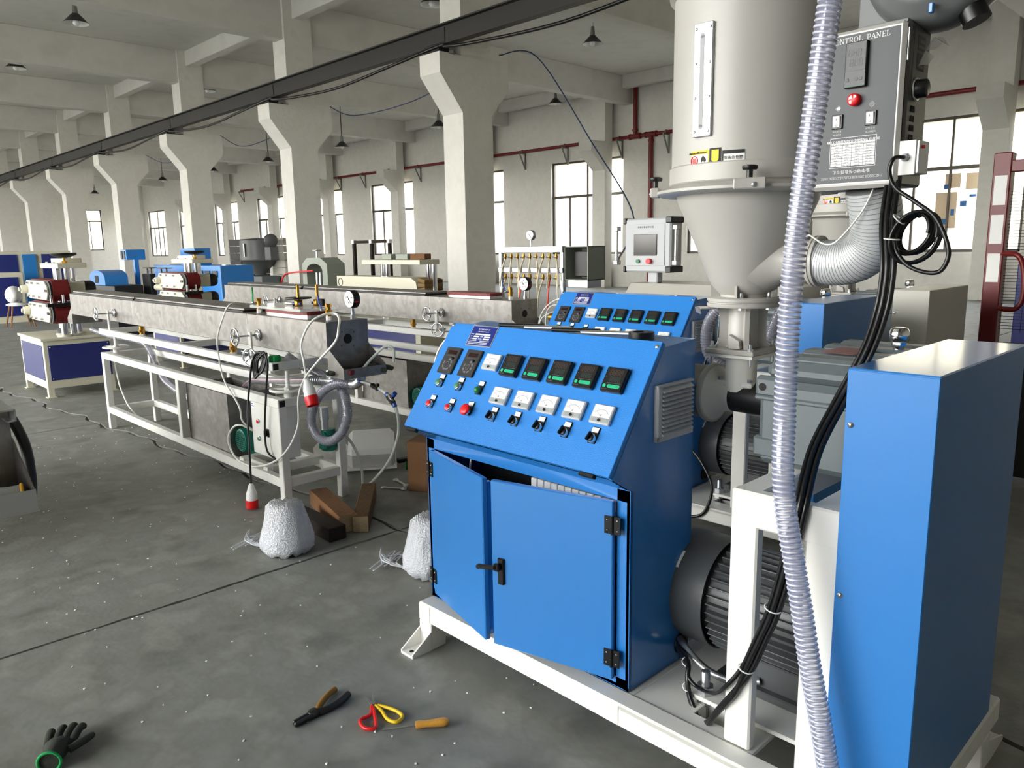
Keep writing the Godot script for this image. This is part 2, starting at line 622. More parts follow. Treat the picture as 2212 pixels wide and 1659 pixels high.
func hall() -> void:
	# floor: slabs with broken joints over a rubbly bed
	var bed := struct("floor", "worn grey concrete workshop floor with cracked slab joints", G().span(V(-64, -0.25, -22.2), V(9.4, -0.014, 9.4)), M.rubble_concrete, V(-3, -0.25, -2))
	var xs := [-64.0, -44.4, -32.1, -19.8, -15.7, -11.55, -7.4, -3.27, 0.9, 9.4]
	var r := RandomNumberGenerator.new()
	r.seed = 3
	# a cross joint every few metres, one wandering joint along the hall
	var wander := func(x: float) -> float:
		return -2.0 - 0.08 * (x + 7.4) if x < -1.0 else -2.5
	for i in xs.size() - 1:
		var x0: float = xs[i]
		var x1: float = xs[i + 1]
		for side in 2:
			var poly := []
			var far := -22.2 if side == 0 else 9.4
			var sg := -1.0 if side == 0 else 1.0
			var steps: int = int((x1 - x0) / 0.07) if x0 > -16 else 6
			for s in steps + 1:
				var x := lerpf(x0 + 0.006, x1 - 0.006, float(s) / steps)
				var jag := (0.006 + r.randf() * 0.016) if x0 > -16 else 0.008
				poly.append(Vector2(x, wander.call(x) + sg * jag + 0.03 * sin(x * 5.0) + 0.02 * sin(x * 13.0)))
			var edge := func(x: float, za: float, zb: float, dir: float) -> void:
				var m: int = int(absf(zb - za) / 0.06)
				for s in range(1, m):
					var z := lerpf(za, zb, float(s) / m)
					poly.append(Vector2(x + dir * (r.randf() * r.randf() * 0.012) + 0.004 * sin(z * 4.0), z))
			var near := 3.0 if far > 0 else -6.5
			if x1 < 5 and x0 > -9:
				edge.call(x1 - 0.006, wander.call(x1), near, -1.0)
			poly.append(Vector2(x1 - 0.006, far))
			poly.append(Vector2(x0 + 0.006, far))
			if x0 > -9:
				edge.call(x0 + 0.006, near, wander.call(x0), 1.0)
			var f := Transform3D(Basis(V(1, 0, 0), V(0, 0, 1), V(0, -1, 0)), Vector3.ZERO)
			part(bed, "slab", G().prism(poly, f, 0.05), M.floor_concrete)
	# ceiling, cross beams and beams along the hall
	var ceil := struct("ceiling", "white concrete ceiling slab with deep beams", G().span(V(-63.3, 6.97, -22.2), V(9.3, 7.2, 9.3)), M.soffit, V(-20, 7.0, -9))
	for k in range(-3, 9):
		var x := COL_X - 6.0 * k
		part(ceil, "beam", G().span(V(x - 0.15, 6.12, -21.9), V(x + 0.2, 6.97, 9.0), 0.01), M.soffit)
		for z in [-9.45, -21.45]:
			part(ceil, "beam", G().span(V(x + 0.2, 6.57, z - 0.13), V(x + 5.85, 6.97, z + 0.13), 0.01), M.soffit)
	# columns with corbels
	var a := [Vector2(-9.10, 0), Vector2(-9.10, 3.78), Vector2(-8.62, 4.38), Vector2(-8.62, 4.71), Vector2(-9.10, 4.71), Vector2(-9.10, 6.97), Vector2(-9.78, 6.97), Vector2(-9.78, 4.78), Vector2(-10.2, 4.78), Vector2(-10.2, 4.24), Vector2(-9.78, 3.78), Vector2(-9.78, 0)]
	var b := [Vector2(-21.27, 0), Vector2(-21.27, 4.0), Vector2(-20.55, 4.6), Vector2(-20.55, 4.93), Vector2(-21.27, 4.93), Vector2(-21.27, 6.97), Vector2(-21.66, 6.97), Vector2(-21.66, 0)]
	var names := ["white column with a corbel on each side behind the dryer hopper", "big white column with a chipped corbel behind the blue consoles", "white corbelled column behind the lidded end of the steel tank", "white corbelled column with a black handwheel in front of its foot", "fourth white corbelled column along the crane rail, beside the blue pendant box", "fifth white corbelled column along the crane rail, left of the small window", "sixth white corbelled column along the crane rail, above the blue cabinets", "seventh white corbelled column along the crane rail, at the picture's edge"]
	for k in range(-1, 7):
		var x := COL_X - 6.0 * k
		var c := struct("concrete_column", names[k + 1], G().prism(a, Transform3D(Basis(V(0, 0, 1), V(0, 1, 0), V(1, 0, 0)), V(x - 0.27, 0, 0)), 0.54), M.plaster, V(x, 0, -9.44))
		var g := G()
		for s in 7:
			g.box(V(x - 0.2 + s * 0.07, 4.72, -8.95 - 0.03 * (s % 3)), V(0.07, 0.02 + 0.03 * r.randf(), 0.3), Basis(UP3, r.randf()))
		part(c, "broken_mortar", g, M.rubble_concrete)
	var wn := ["", "white wall column with a corbel, right of the chair-high red pipe drop", "white wall column with a corbel before the window behind the valve manifold", "white wall column hidden by the big column", "white wall column with a corbel above the brown frame stand", "white wall column behind the far dryer", "white wall column beside the stacked grey bins", "white wall column with a corbel between the two narrow far windows", "last white wall column near the end wall"]
	for k in range(0, 9):
		var x := -17.55 - 6.0 * (k - 2)
		struct("concrete_column", wn[k] if wn[k] else "white wall column behind the dryer control panel", G().prism(b, Transform3D(Basis(V(0, 0, 1), V(0, 1, 0), V(1, 0, 0)), V(x - 0.28, 0, 0)), 0.56), M.plaster, V(x, 0, -21.6))
	# walls
	var back := G()
	back.span(V(-63.3, -0.2, WALL_Z - 0.26), V(9.3, 1.15, WALL_Z))
	back.span(V(-63.3, 4.5, WALL_Z - 0.26), V(9.3, 7.1, WALL_Z))
	var from := -63.3
	for k in range(-8, 4):
		var x0 := -20.36 + 6.0 * k
		if x0 > from:
			back.span(V(from, 1.15, WALL_Z - 0.26), V(x0, 4.5, WALL_Z))
		from = x0 + 3.39
	back.span(V(from, 1.15, WALL_Z - 0.26), V(9.3, 4.5, WALL_Z))
	struct("wall_back", "white plastered window wall with a red pipe along it", back, M.plaster, V(-20, 0, WALL_Z))
	var endw := G()
	endw.span(V(-63.3, -0.2, -22.0), V(-63.0, 1.67, 9.3))
	endw.span(V(-63.3, 4.6, -22.0), V(-63.0, 7.1, 9.3))
	endw.span(V(-63.3, 1.67, -22.0), V(-63.0, 4.6, -18.82))
	endw.span(V(-63.3, 1.67, -17.2), V(-63.0, 4.6, 9.3))
	struct("wall_end", "white plastered end wall with one window", endw, M.plaster, V(-63, 0, -10))
	struct("wall_right", "white plastered wall behind the viewer's right", G().span(V(9, -0.2, -22.2), V(9.3, 7.1, 9.3)), M.plaster, V(9, 0, -9))
	var front := G()  # unseen wall; its distance, glazing and gateway are shaped for the light indoors
	front.span(V(-63.3, -0.2, 9.0), V(-12.4, 0.95, 9.3))
	front.span(V(-6.0, -0.2, 9.0), V(9.3, 0.95, 9.3))
	front.span(V(-63.3, 6.1, 9.0), V(9.3, 7.1, 9.3))
	from = -63.3
	for k in range(-6, 4):
		var x0 := -24.2 + 6.0 * k
		var low := 0.95
		if k == 2 or k == 3:
			low = -0.2
		front.span(V(from, low, 9.0), V(x0, 6.1, 9.3))
		from = x0 + (5.4 if k != 2 else 6.2)
	front.span(V(from, 0.95, 9.0), V(9.3, 6.1, 9.3))
	struct("wall_front", "unseen white plastered wall behind the viewer, its windows and open gateway shaped for the daylight", front, M.plaster, V(-20, 0, 9))
	# outside
	struct("ground_outside", "pale yard outside the windows", G().span(V(-120, -0.4, -60), V(60, -0.3, -22.3)).span(V(-120, -0.4, 9.4), V(60, -0.3, 60)), M.outer_ground, V(-20, -0.4, -40))
	var nb := struct("building_outside", "cream wall of the neighbouring building seen through the windows", G().span(V(-120, -0.3, -33), V(40, 5.6, -31)), M.outer_wall, V(-20, 0, -32))
	part(nb, "eaves", G().span(V(-120, 5.6, -33.2), V(40, 5.8, -30.8)), M.outer_ground)

func window(n: int, label: String, o: Vector3, right: Vector3, w: float, h: float, transom: float, low: int, pane_t: Material) -> void:
	var t := struct("window_%d" % n, label, null, null, o)
	var out := right.cross(UP3)
	var f := Basis(right, UP3, out)
	var g := G()
	var th := 0.07
	for y in [th / 2, h - th / 2]:
		g.box(o + f * V(w / 2, y, 0), V(w, th, 0.1), f, 0.004)
	for x in [th / 2, w - th / 2]:
		g.box(o + f * V(x, h / 2, 0), V(th, h, 0.1), f, 0.004)
	part(t, "frame", g, M.window_bronze)
	part(t, "transom", G().box(o + f * V(w / 2, transom, 0.01), V(w, 0.09, 0.12), f, 0.004), M.window_bronze)
	for i in range(1, low):
		part(t, "mullion", G().box(o + f * V(w * i / low, transom / 2, 0.012), V(0.055, transom, 0.07), f, 0.004), M.window_bronze)
	for i in range(1, low / 2):
		part(t, "mullion", G().box(o + f * V(w * i * 2 / low, (transom + h) / 2, 0.012), V(0.055, h - transom, 0.07), f, 0.004), M.window_bronze)
	for i in low:
		part(t, "pane", G().box(o + f * V(w * (i + 0.5) / low, transom / 2, 0), V(w / low - 0.05, transom - 0.08, 0.004), f), pane_t)
	for i in low / 2:
		part(t, "pane", G().box(o + f * V(w * (i + 0.5) * 2 / low, (transom + h) / 2, 0), V(w * 2 / low - 0.05, h - transom - 0.1, 0.004), f), M.window_glass)

func windows() -> void:
	var n := 1
	var lab := ["window of the far dark bay by the corner", "narrow window past the last wall column", "second far window, left of the stacked grey bins", "window behind the stacked bins and the far dryer", "window right of the grey arched cutter", "window behind the brown frame stand", "window beside the big column, left of the dial gauge", "window behind the valve manifold and the blue wire", "window behind the touch-screen box", "bright window behind the dryer hopper", "window with peeling notices behind the red lift", "window beyond the red lift at the right edge"]
	for k in range(-8, 4):
		var x0 := -20.36 + 6.0 * k
		window(n, lab[k + 8], V(x0, 1.15, WALL_Z - 0.13), V(1, 0, 0), 3.39, 3.35, 2.1, 4, M.frosted_glass)
		n += 1
	window(n, "small yellowish window in the far end wall", V(-63.13, 1.67, -17.2), V(0, 0, -1), 1.62, 2.93, 2.1, 2, M.window_glass)
	n += 1
	for k in range(-6, 4):  # unseen windows, made tall to bring in more daylight, none farther right
		var x0 := -24.2 + 6.0 * k
		if k == 2:
			continue
		window(n, "tall unseen window, sized for the daylight, in the wall behind the viewer, number %d from the end" % (k + 7), V(x0 + 5.4, 0.95, 9.15), V(-1, 0, 0), 5.4, 5.15, 3.4, 4, M.window_glass)
		n += 1
	# old notices pasted on the glass behind the red lift
	var w := get_node("window_11") as Node3D
	var r := RandomNumberGenerator.new()
	r.seed = 5
	var paper := mat("notice_paper", Color(0.86, 0.78, 0.66), 0.9)
	var ink := mat("notice_blue", Color(0.25, 0.45, 0.68), 0.9)
	for s in [[-6.72, 1.75, 0.5, 0.9], [-6.6, 2.75, 0.36, 0.36], [-6.1, 2.7, 0.4, 0.4]]:
		part(w, "pasted_notice", G().span(V(s[0] - s[2] / 2, s[1], WALL_Z - 0.126), V(s[0] + s[2] / 2, s[1] + s[3], WALL_Z - 0.124)), paper)
	for i in 5:
		var x := -6.8 + 0.2 * (i % 4)
		var y := 1.85 + 0.22 * i
		part(w, "notice_print", G().span(V(x, y, WALL_Z - 0.1235), V(x + 0.05 + 0.12 * r.randf(), y + 0.06 + 0.1 * r.randf(), WALL_Z - 0.123)), ink)

func crane() -> void:
	# the crane rail, a long black I-beam, joined over each corbel
	var xa := -47.0
	var xb := 4.0
	var p := [Vector2(-0.08, 0), Vector2(0.08, 0), Vector2(0.08, 0.022), Vector2(0.012, 0.03), Vector2(0.012, 0.3), Vector2(0.08, 0.308), Vector2(0.08, 0.33), Vector2(-0.08, 0.33), Vector2(-0.08, 0.308), Vector2(-0.012, 0.3), Vector2(-0.012, 0.03), Vector2(-0.08, 0.022)]
	var t := thing("crane_rail", "long dark steel I-beam crane rail running along the column corbels", "crane rail", V(-10, 4.83, -8.78))
	part(t, "beam", G().prism(p, Transform3D(Basis(V(0, 0, -1), V(0, 1, 0), V(1, 0, 0)), V(xa, 4.83, -8.78)), xb - xa), M.rail_steel)
	for k in range(-2, 7):
		var x := COL_X - 6.0 * k
		part(t, "splice_plate", G().span(V(x - 0.25, 4.88, -8.768), V(x + 0.25, 5.11, -8.755), 0.003), M.rail_steel)
		part(t, "bearing_block", G().span(V(x - 0.2, 4.71, -8.9), V(x + 0.2, 4.832, -8.66), 0.01), M.black_matt)
	# the cable slung under it
	var pts := []
	for k in range(-2, 7):
		var x := COL_X - 6.0 * k
		pts.append(V(x + 0.25, 4.80, -8.66))
		pts.append(V(x - 1.2, 4.70, -8.64))
		pts.append(V(x - 3.0, 4.60, -8.64))
		pts.append(V(x - 4.8, 4.68, -8.64))
		pts.append(V(x - 5.6, 4.76, -8.65))
	single("slung_cable", "thick black cable slung in loops below the crane rail", "cable", G().tube(curve(pts, 5), 0.028, 7), M.cable_black, V(-10, 4.6, -8.65))
	# blue wires strung from corbel to corbel
	var w := [[V(-10.6, 4.86, -10.05), V(-9.9, 4.75, -10.3), V(-8.3, 3.1, -9.9), V(-6.2, 1.9, -8.2), V(-4.4, 1.33, -5.6)], [V(-16.5, 4.78, -10.15), V(-15.2, 4.4, -9.95), V(-13.0, 4.35, -9.8), V(-11.2, 4.62, -9.82)], [V(-22.5, 4.78, -10.15), V(-20.8, 4.3, -9.95), V(-18.8, 4.3, -9.8), V(-17.1, 4.6, -9.82)], [V(-28.5, 4.78, -10.15), V(-26.5, 4.35, -9.95), V(-24.6, 4.3, -9.8), V(-23.1, 4.6, -9.82)]]
	var l := ["thin blue wire slanting down from the big column's corbel", "thin blue wire between the first and second column", "thin blue wire between the second and third column", "thin dark wire between the third and fourth column"]
	for i in 4:
		single("strung_wire", l[i], "wire", G().tube(curve(w[i], 8), 0.011, 5), M.cable_blue, w[i][0])
	# pendant lamps with enamel shades, unlit by day
	var lamps := [[-19.26, 6.40, -5.67, 0.1, "lamp on the ceiling at the upper left, bulb showing white"], [-24.8, 6.40, -5.69, 0.1, "ceiling lamp at the left edge above the beams"], [-24.6, 6.4, -10.8, 0.1, "ceiling lamp half hidden behind the third column"], [-13.2, 6.4, -10.65, 0.1, "ceiling lamp cut off by the picture's top, left of the big column"], [-13.1, 6.4, -15.63, 0.1, "ceiling lamp with a long bulb, left of the dryer hopper"], [-19.3, 6.4, -21.0, 0.1, "small lamp by the window wall above the red pipe"], [-24.7, 5.07, -15.6, 1.7, "lamp on a long rod left of the big column"], [-30.3, 5.05, -15.6, 1.7, "lamp on a rod before the second column's corbel"], [-35.7, 5.1, -15.6, 1.7, "small dark lamp behind the third column"], [-41.8, 5.1, -15.6, 1.7, "lamp on a rod between the third and fourth column"], [-53.0, 5.1, -15.6, 1.7, "farthest lamp on a rod, above the small yellowish window"], [-19.2, 5.12, -15.6, 1.7, "lamp half hidden by the big column"]]
	for d in lamps:
		var o := V(d[0], d[1], d[2])
		var th := thing("pendant_lamp", "dark enamel " + d[4], "lamp", o, "enamel pendant lamps")
		var xf := Transform3D(Basis(), o)
		part(th, "shade", G().lathe(xf, [Vector2(0.055, 0.19), Vector2(0.07, 0.19), Vector2(0.12, 0.14), Vector2(0.25, 0.0), Vector2(0.262, -0.01)], 24, 0.5), M.lamp_black)
		part(th, "reflector", G().lathe(xf, [Vector2(0.255, -0.012), Vector2(0.244, 0.0), Vector2(0.115, 0.13), Vector2(0.0, 0.15)], 24, 0.5), M.lamp_white)
		part(th, "bulb", G().lathe(xf, [Vector2(0, -0.06), Vector2(0.045, -0.05), Vector2(0.07, -0.005), Vector2(0.055, 0.05), Vector2(0.03, 0.1), Vector2(0.028, 0.14)], 16, 0.2), M.bulb_white)
		part(th, "socket", G().cyl(o + V(0, 0.18, 0), o + V(0, 0.40, 0), 0.062, 0.042), M.bracket_grey)
		part(th, "rod", G().cyl(o + V(0, 0.38, 0), o + V(0, minf(0.4 + d[3], 6.97 - d[1]), 0), 0.015 if d[3] > 1 else 0.028, -1, 8), M.lamp_black if d[3] > 1 else M.lamp_white)

func wall_things() -> void:
	# the fire main along the window wall
	var t := thing("fire_pipe", "dark red fire main running along the window wall with two branches", "pipe", V(-16, 5.05, -21.79))
	part(t, "main_pipe", G().cyl(V(-46, 5.05, -21.79), V(2, 5.05, -21.79), 0.06, -1, 14), M.pipe_red)
	part(t, "riser", G().cyl(V(-16.4, 5.05, -21.79), V(-16.4, 6.97, -21.79), 0.075, -1, 14), M.pipe_red)
	part(t, "drop_pipe", G().cyl(V(-15.75, 0.2, -21.79), V(-15.75, 5.05, -21.79), 0.075, -1, 14), M.pipe_red)
	for x in [-16.4, -15.75]:
		part(t, "tee", G().cyl(V(x - 0.16, 5.05, -21.79), V(x + 0.16, 5.05, -21.79), 0.088, -1, 14).cyl(V(x, 5.05 + (0.17 if x < -16 else -0.17), -21.79), V(x, 5.05 + (0.23 if x < -16 else -0.23), -21.79), 0.1, -1, 14), M.pipe_red)
		for s in [-0.2, 0.2]:
			part(t, "coupling", G().cyl(V(x + s - 0.03, 5.05, -21.79), V(x + s + 0.03, 5.05, -21.79), 0.1, -1, 14), M.pipe_red)
	for i in 15:
		var x: float = -15.1 - 2.2 * i if i > 1 else [-15.1, -17.0][i]
		var o := V(x, 5.0, -21.9)
		var b := thing("pipe_bracket", "grey triangular bracket under the red fire main, %s" % ["nearest the hopper", "left of the pipe riser", "third from the hopper", "fourth from the hopper", "fifth from the hopper", "sixth from the hopper", "seventh from the hopper", "eighth from the hopper", "ninth from the hopper", "tenth from the hopper", "eleventh from the hopper", "twelfth from the hopper", "thirteenth from the hopper", "fourteenth from the hopper", "last, by the dark corner"][i], "bracket", o, "pipe brackets on the window wall")
		part(b, "upright", G().bar(o + V(0, -0.02, 0.03), o + V(0, -0.62, 0.03), 0.05, 0.05), M.bracket_grey)
		part(b, "arm", G().bar(o + V(0, -0.02, 0.0), o + V(0, -0.02, 0.36), 0.05, 0.05), M.bracket_grey)
		part(b, "brace", G().bar(o + V(0, -0.58, 0.04), o + V(0, -0.04, 0.33), 0.04, 0.04), M.bracket_grey)
		part(b, "clamp", G().ring(o + V(0, 0.05, 0.18), V(1, 0, 0), 0.066, 0.012, 16, 6), M.bracket_grey)

# ================================================================ the near production line
# characters as strokes on a ten by ten grid: each four digits are one stroke from x y to x y
const STROKES := {
	"维": "1937 3715 1537 1232 5959 5950 5929 7876 4848 5696 5494 5292 5099 7670", "修": "1917 1610 3833 5936 5886 5967 8641 6552 7442 9331", "前": "2937 8967 1797 2522 2555 5550 2345 2142 7571 9590 5181 2040",
	"请": "1828 1727 2722 2233 4848 4898 4696 4494 7974 5352 5393 9390 5191 5051", "先": "2916 1898 5955 0595 4542 4210 6561 6191", "切": "0546 2822 2243 4797 9792 9271 6762 6240", "断": "2828 1811 1151 3832 1858 7877 6876 6862 6596 8580 1355", "电": "1797 1712 1292 9792 5951 5190 1494 9091", "源": "1928 1726 0513 4848 4898 4841 4130 5797 5694 5494 7471 5240 8391",
	"加": "0747 2722 2210 4741 4131 6797 6761 9791 6161 6191", "热": "0747 2922 0445 6966 6896 9692 7241 1100 3130 5150 8190", "开": "1898 0494 3833 3310 7870", "关": "3837 7968 1696 0393 5652 5210 5290", "风": "1811 1198 9892 9280 3673 7633", "机": "0737 2920 2515 2536 5855 5240 5888 8881 8191",
	"產": "5958 1898 3747 7565 1611 2696 2010 3595 3393 1191 6661", "品": "3878 3835 7875 3575 1444 1411 4441 1141 5494 5451 9491 5191", "合": "5915 5995 3666 2484 2421 8481 2181", "格": "0737 2920 2614 2636 5937 5887 8744 5596 5343 4393 4340 9390 4090", "證": "0838 1737 0636 0535 0333 0030 3300 5898 5797 4696 5494 5451 9491 4090",
	"械": "0737 2920 2614 2635 4797 7973 7391 8562 4545 4841 6541", "有": "1797 5715 2621 3686 3630 8680 3484 3282", "限": "1810 1838 3815 1535 4898 4840 9895 4695 4595 4062 6294", "公": "4916 6996 5513 1393 7591", "司": "1898 9891 9170 2676 2464 2421 6461 2161",
}

func strokes(words: String, f: Transform3D, high: float, gap := 1.15) -> Geo:
	var g := G()
	var x := -0.5 * high * gap * words.length()
	for c in words:
		for s in String(STROKES.get(c, "1999 5950 1595")).split(" "):
			var a := V(x + int(s[0]) * high * 0.1, int(s[1]) * high * 0.1, 0)
			var b := V(x + int(s[2]) * high * 0.1, int(s[3]) * high * 0.1, 0)
			var d := (b - a).normalized() if a != b else V(1, 0, 0)
			var n := V(-d.y, d.x, 0) * high * 0.045
			a -= d * high * 0.03
			b += d * high * 0.03
			g.quad(f * (a - n), f * (b - n), f * (b + n), f * (a + n))
		x += high * gap
	return g

# builds a set of shared meshes in a frame: the first is a part, the others its sub-parts
func kit(o: Node3D, list: Array, f: Transform3D) -> MeshInstance3D:
	var head := piece(o, list[0][0], list[0][1], list[0][2], f)
	for i in range(1, list.size()):
		piece(head, list[i][0], list[i][1], list[i][2], f * (list[i][3] if list[i].size() > 3 else Transform3D()))
	return head

func text_mesh(words: String, high: float, font := "Droid Sans Mono") -> TextMesh:
	var t := TextMesh.new()
	var s := SystemFont.new()
	s.font_names = PackedStringArray([font])
	t.font = s
	t.text = words
	t.font_size = 32
	t.pixel_size = high / 23.0
	t.depth = 0.0005
	t.curve_step = 4.0
	return t

func move(x: float, y: float, z: float) -> Transform3D:
	return Transform3D(Basis(), V(x, y, z))

const CX0 := -2.223
const CX1 := -1.281
var kits := {}

func make_kits() -> void:
	# temperature controller, by its lower left corner
	var seg := func(n: int, h: float) -> ArrayMesh:
		var g := G()
		for i in n:
			var x := i * h * 0.72
			for s in [[0, 0, 1, 0], [0, 1, 1, 1], [0, 2, 1, 2], [0, 0, 0, 1], [1, 0, 1, 1], [0, 1, 0, 2], [1, 1, 1, 2]]:
				var a := V(x + s[0] * h * 0.45 + s[1] * h * 0.03, s[1] * h * 0.5, 0)
				var b := V(x + s[2] * h * 0.45 + s[3] * h * 0.03, s[3] * h * 0.5, 0)
				var d := (b - a).normalized()
				var m := V(-d.y, d.x, 0) * h * 0.035
				g.quad(a + d * h * 0.06 - m, b - d * h * 0.06 - m, b - d * h * 0.06 + m, a + d * h * 0.06 + m)
		return g.mesh()
	kits.seg3 = seg.call(3, 0.016)
	kits.controller = [
		["temperature_controller", G().box(V(0.039, 0.0395, 0.007), V(0.078, 0.079, 0.018), Basis(), 0.003).mesh(), M.black_plastic],
		["display_digits", seg.call(4, 0.017), M.segment_brown, move(0.018, 0.052, 0.0166)],
		["display_digits", seg.call(4, 0.014), M.segment_grey, move(0.025, 0.032, 0.0166)],
		["round_key", G().cyl(V(0.014, 0.016, 0.015), V(0.014, 0.016, 0.0175), 0.0058, -1, 14).mesh(), M.key_green],
		["key_bar", G().box(V(0.048, 0.016, 0.016), V(0.034, 0.0115, 0.003), Basis(), 0.0012).cyl(V(0.031, 0.016, 0.015), V(0.031, 0.016, 0.0175), 0.0057, -1, 12).cyl(V(0.065, 0.016, 0.015), V(0.065, 0.016, 0.0175), 0.0057, -1, 12).mesh(), M.key_green],
		["brand_print", text_mesh("INTELLIGENT", 0.0028, "Droid Sans"), M.ink_grey, move(0.017, 0.0055, 0.0166)],
		["scale_print", G().box(V(0.044, 0.0265, 0.0163), V(0.05, 0.0008, 0.0005)).box(V(0.009, 0.066, 0.0163), V(0.003, 0.002, 0.0005)).box(V(0.009, 0.046, 0.0163), V(0.003, 0.002, 0.0005)).mesh(), M.ink_grey],
	]
	for letter in ["A", "V"]:
		var arc := G()
		for i in 22:
			var a0 := deg_to_rad(150 - i * 5.4)
			var a1 := deg_to_rad(150 - (i + 1) * 5.4)
			arc.quad(V(0.0365 + cos(a0) * 0.027, 0.020 + sin(a0) * 0.023, 0), V(0.0365 + cos(a1) * 0.027, 0.020 + sin(a1) * 0.023, 0), V(0.0365 + cos(a1) * 0.0282, 0.020 + sin(a1) * 0.0242, 0), V(0.0365 + cos(a0) * 0.0282, 0.020 + sin(a0) * 0.0242, 0))
			if i % 5 == 0:
				var u := V(cos(a0), sin(a0), 0)
				var w := V(-u.y, u.x, 0) * 0.0005
				var c := V(0.0365, 0.020, 0)
				arc.quad(c + u * 0.0285 - w, c + u * 0.0335 - w, c + u * 0.0335 + w, c + u * 0.0285 + w)
		var nd := V(-0.020, 0.016, 0)
		var nw := V(0.016, 0.020, 0).normalized() * 0.0004
		arc.quad(V(0.0365, 0.022, 0) - nw, V(0.0365, 0.022, 0) + nd - nw, V(0.0365, 0.022, 0) + nd + nw, V(0.0365, 0.022, 0) + nw)
		kits["meter" + letter] = [
			["panel_meter", G().box(V(0.0365, 0.030, 0.006), V(0.073, 0.060, 0.012), Basis(), 0.002).mesh(), M.meter_shell],
			["dial_face", G().box(V(0.0365, 0.0385, 0.0122), V(0.064, 0.038, 0.0006)).mesh(), M.label_white],
			["dial_scale", arc.mesh(), M.ink_black, move(0, 0, 0.0127)],
			["dial_letter", text_mesh(letter, 0.0075, "Droid Sans"), M.ink_black, move(0.0365, 0.0262, 0.0127)],
			["window_rim", G().box(V(0.0365, 0.030, 0.0135), V(0.069, 0.056, 0.003), Basis(), 0.0015).mesh(), M.acrylic],
			["zero_screw", G().cyl(V(0.0365, 0.010, 0.012), V(0.0365, 0.010, 0.0165), 0.0045, -1, 12).mesh(), M.black_plastic],
		]
	# inverter keypad
	var keys := G()
	for i in 8:
		if i == 2: continue
		var a := TAU * i / 8 + 0.2
		for s in 5:
			var b0 := a + s * 0.12
			var b1 := a + (s + 1) * 0.12
			var c := V(0.040, 0.036, 0)
			keys.quad(c + V(cos(b0), sin(b0), 0) * 0.017, c + V(cos(b0), sin(b0), 0) * 0.024, c + V(cos(b1), sin(b1), 0) * 0.024, c + V(cos(b1), sin(b1), 0) * 0.017)
	keys.ring(V(0.040, 0.036, 0), V(0, 0, 1), 0.0095, 0.0012, 18, 5)
	var leds := G()
	for i in 5:
		leds.box(V(0.018 + i * 0.010, 0.070, 0.0062), V(0.005, 0.0018, 0.0006))
	kits.keypad = [
		["inverter_keypad", G().box(V(0.040, 0.053, 0.002), V(0.080, 0.106, 0.008), Basis(), 0.003).mesh(), M.dark_plastic],
		["display", G().box(V(0.042, 0.084, 0.0063), V(0.046, 0.015, 0.001)).mesh(), mat("display_maroon", Color(0.14, 0.03, 0.03), 0.12)],
		["key_ring", keys.mesh(), M.ink_grey, move(0, 0, 0.0064)],
		["speed_knob", G().cyl(V(0.057, 0.060, 0.005), V(0.057, 0.060, 0.013), 0.0055, 0.0048, 14, 0.001).mesh(), M.black_plastic],
		["status_lights", leds.mesh(), M.ink_grey],
	]
	# push buttons with a tag holder above; origin at the button's centre
	var holder := G().box(V(0, 0.012, 0.002), V(0.028, 0.052, 0.004), Basis(), 0.0015)
	var tagm := G().box(V(0, 0.0275, 0.0046), V(0.024, 0.015, 0.001)).mesh()
	var ring := G().cyl(V(0, 0, 0.003), V(0, 0, 0.016), 0.0135, 0.0125, 20, 0.0012).mesh()
	var cap := G().cyl(V(0, 0, 0.015), V(0, 0, 0.019), 0.0115, 0.0105, 20, 0.0015).mesh()
	kits.green = [["green_push_button", holder.mesh(), M.black_plastic], ["tag_card", tagm, M.label_white], ["bezel", ring, M.chrome], ["button_cap", cap, M.button_pale_green]]
	kits.red = [["red_push_button", holder.mesh(), M.black_plastic], ["tag_card", tagm, M.label_white], ["bezel", ring, M.chrome], ["button_cap", cap, M.button_red]]
	kits.lamp = [["green_indicator_light", holder.mesh(), M.black_plastic], ["tag_card", tagm, M.label_white], ["bezel", G().cyl(V(0, 0, 0.003), V(0, 0, 0.013), 0.0135, 0.0125, 20, 0.001).mesh(), M.black_plastic], ["lens_cap", G().ball(V(0, 0, 0.011), 0.0135, 16, V(1, 1, 0.9)).mesh(), M.button_green]]
	kits.stop = [["emergency_stop_button", holder.mesh(), M.black_plastic], ["tag_card", tagm, M.label_white], ["bezel", G().cyl(V(0, 0, 0.003), V(0, 0, 0.018), 0.0125, -1, 20).mesh(), M.chrome], ["mushroom_cap", G().lathe(Transform3D(Basis(V(1, 0, 0), V(0, 0, 1), V(0, -1, 0)), V(0, 0, 0.016)), [Vector2(0.010, 0), Vector2(0.020, 0.002), Vector2(0.021, 0.006), Vector2(0.018, 0.010), Vector2(0.008, 0.0125), Vector2(0, 0.013)], 24, 0.6).mesh(), M.button_red]]
	kits.knob = [["selector_switch", holder.mesh(), M.black_plastic], ["tag_card", tagm, M.label_white], ["bezel", ring, M.chrome], ["knob_base", G().cyl(V(0, 0, 0.014), V(0, 0, 0.020), 0.0125, -1, 18, 0.001).mesh(), M.black_plastic], ["knob_handle", G().box(V(0, 0.001, 0.024), V(0.0065, 0.028, 0.014), Basis(V(0, 0, 1), -0.25), 0.002).mesh(), M.black_plastic]]
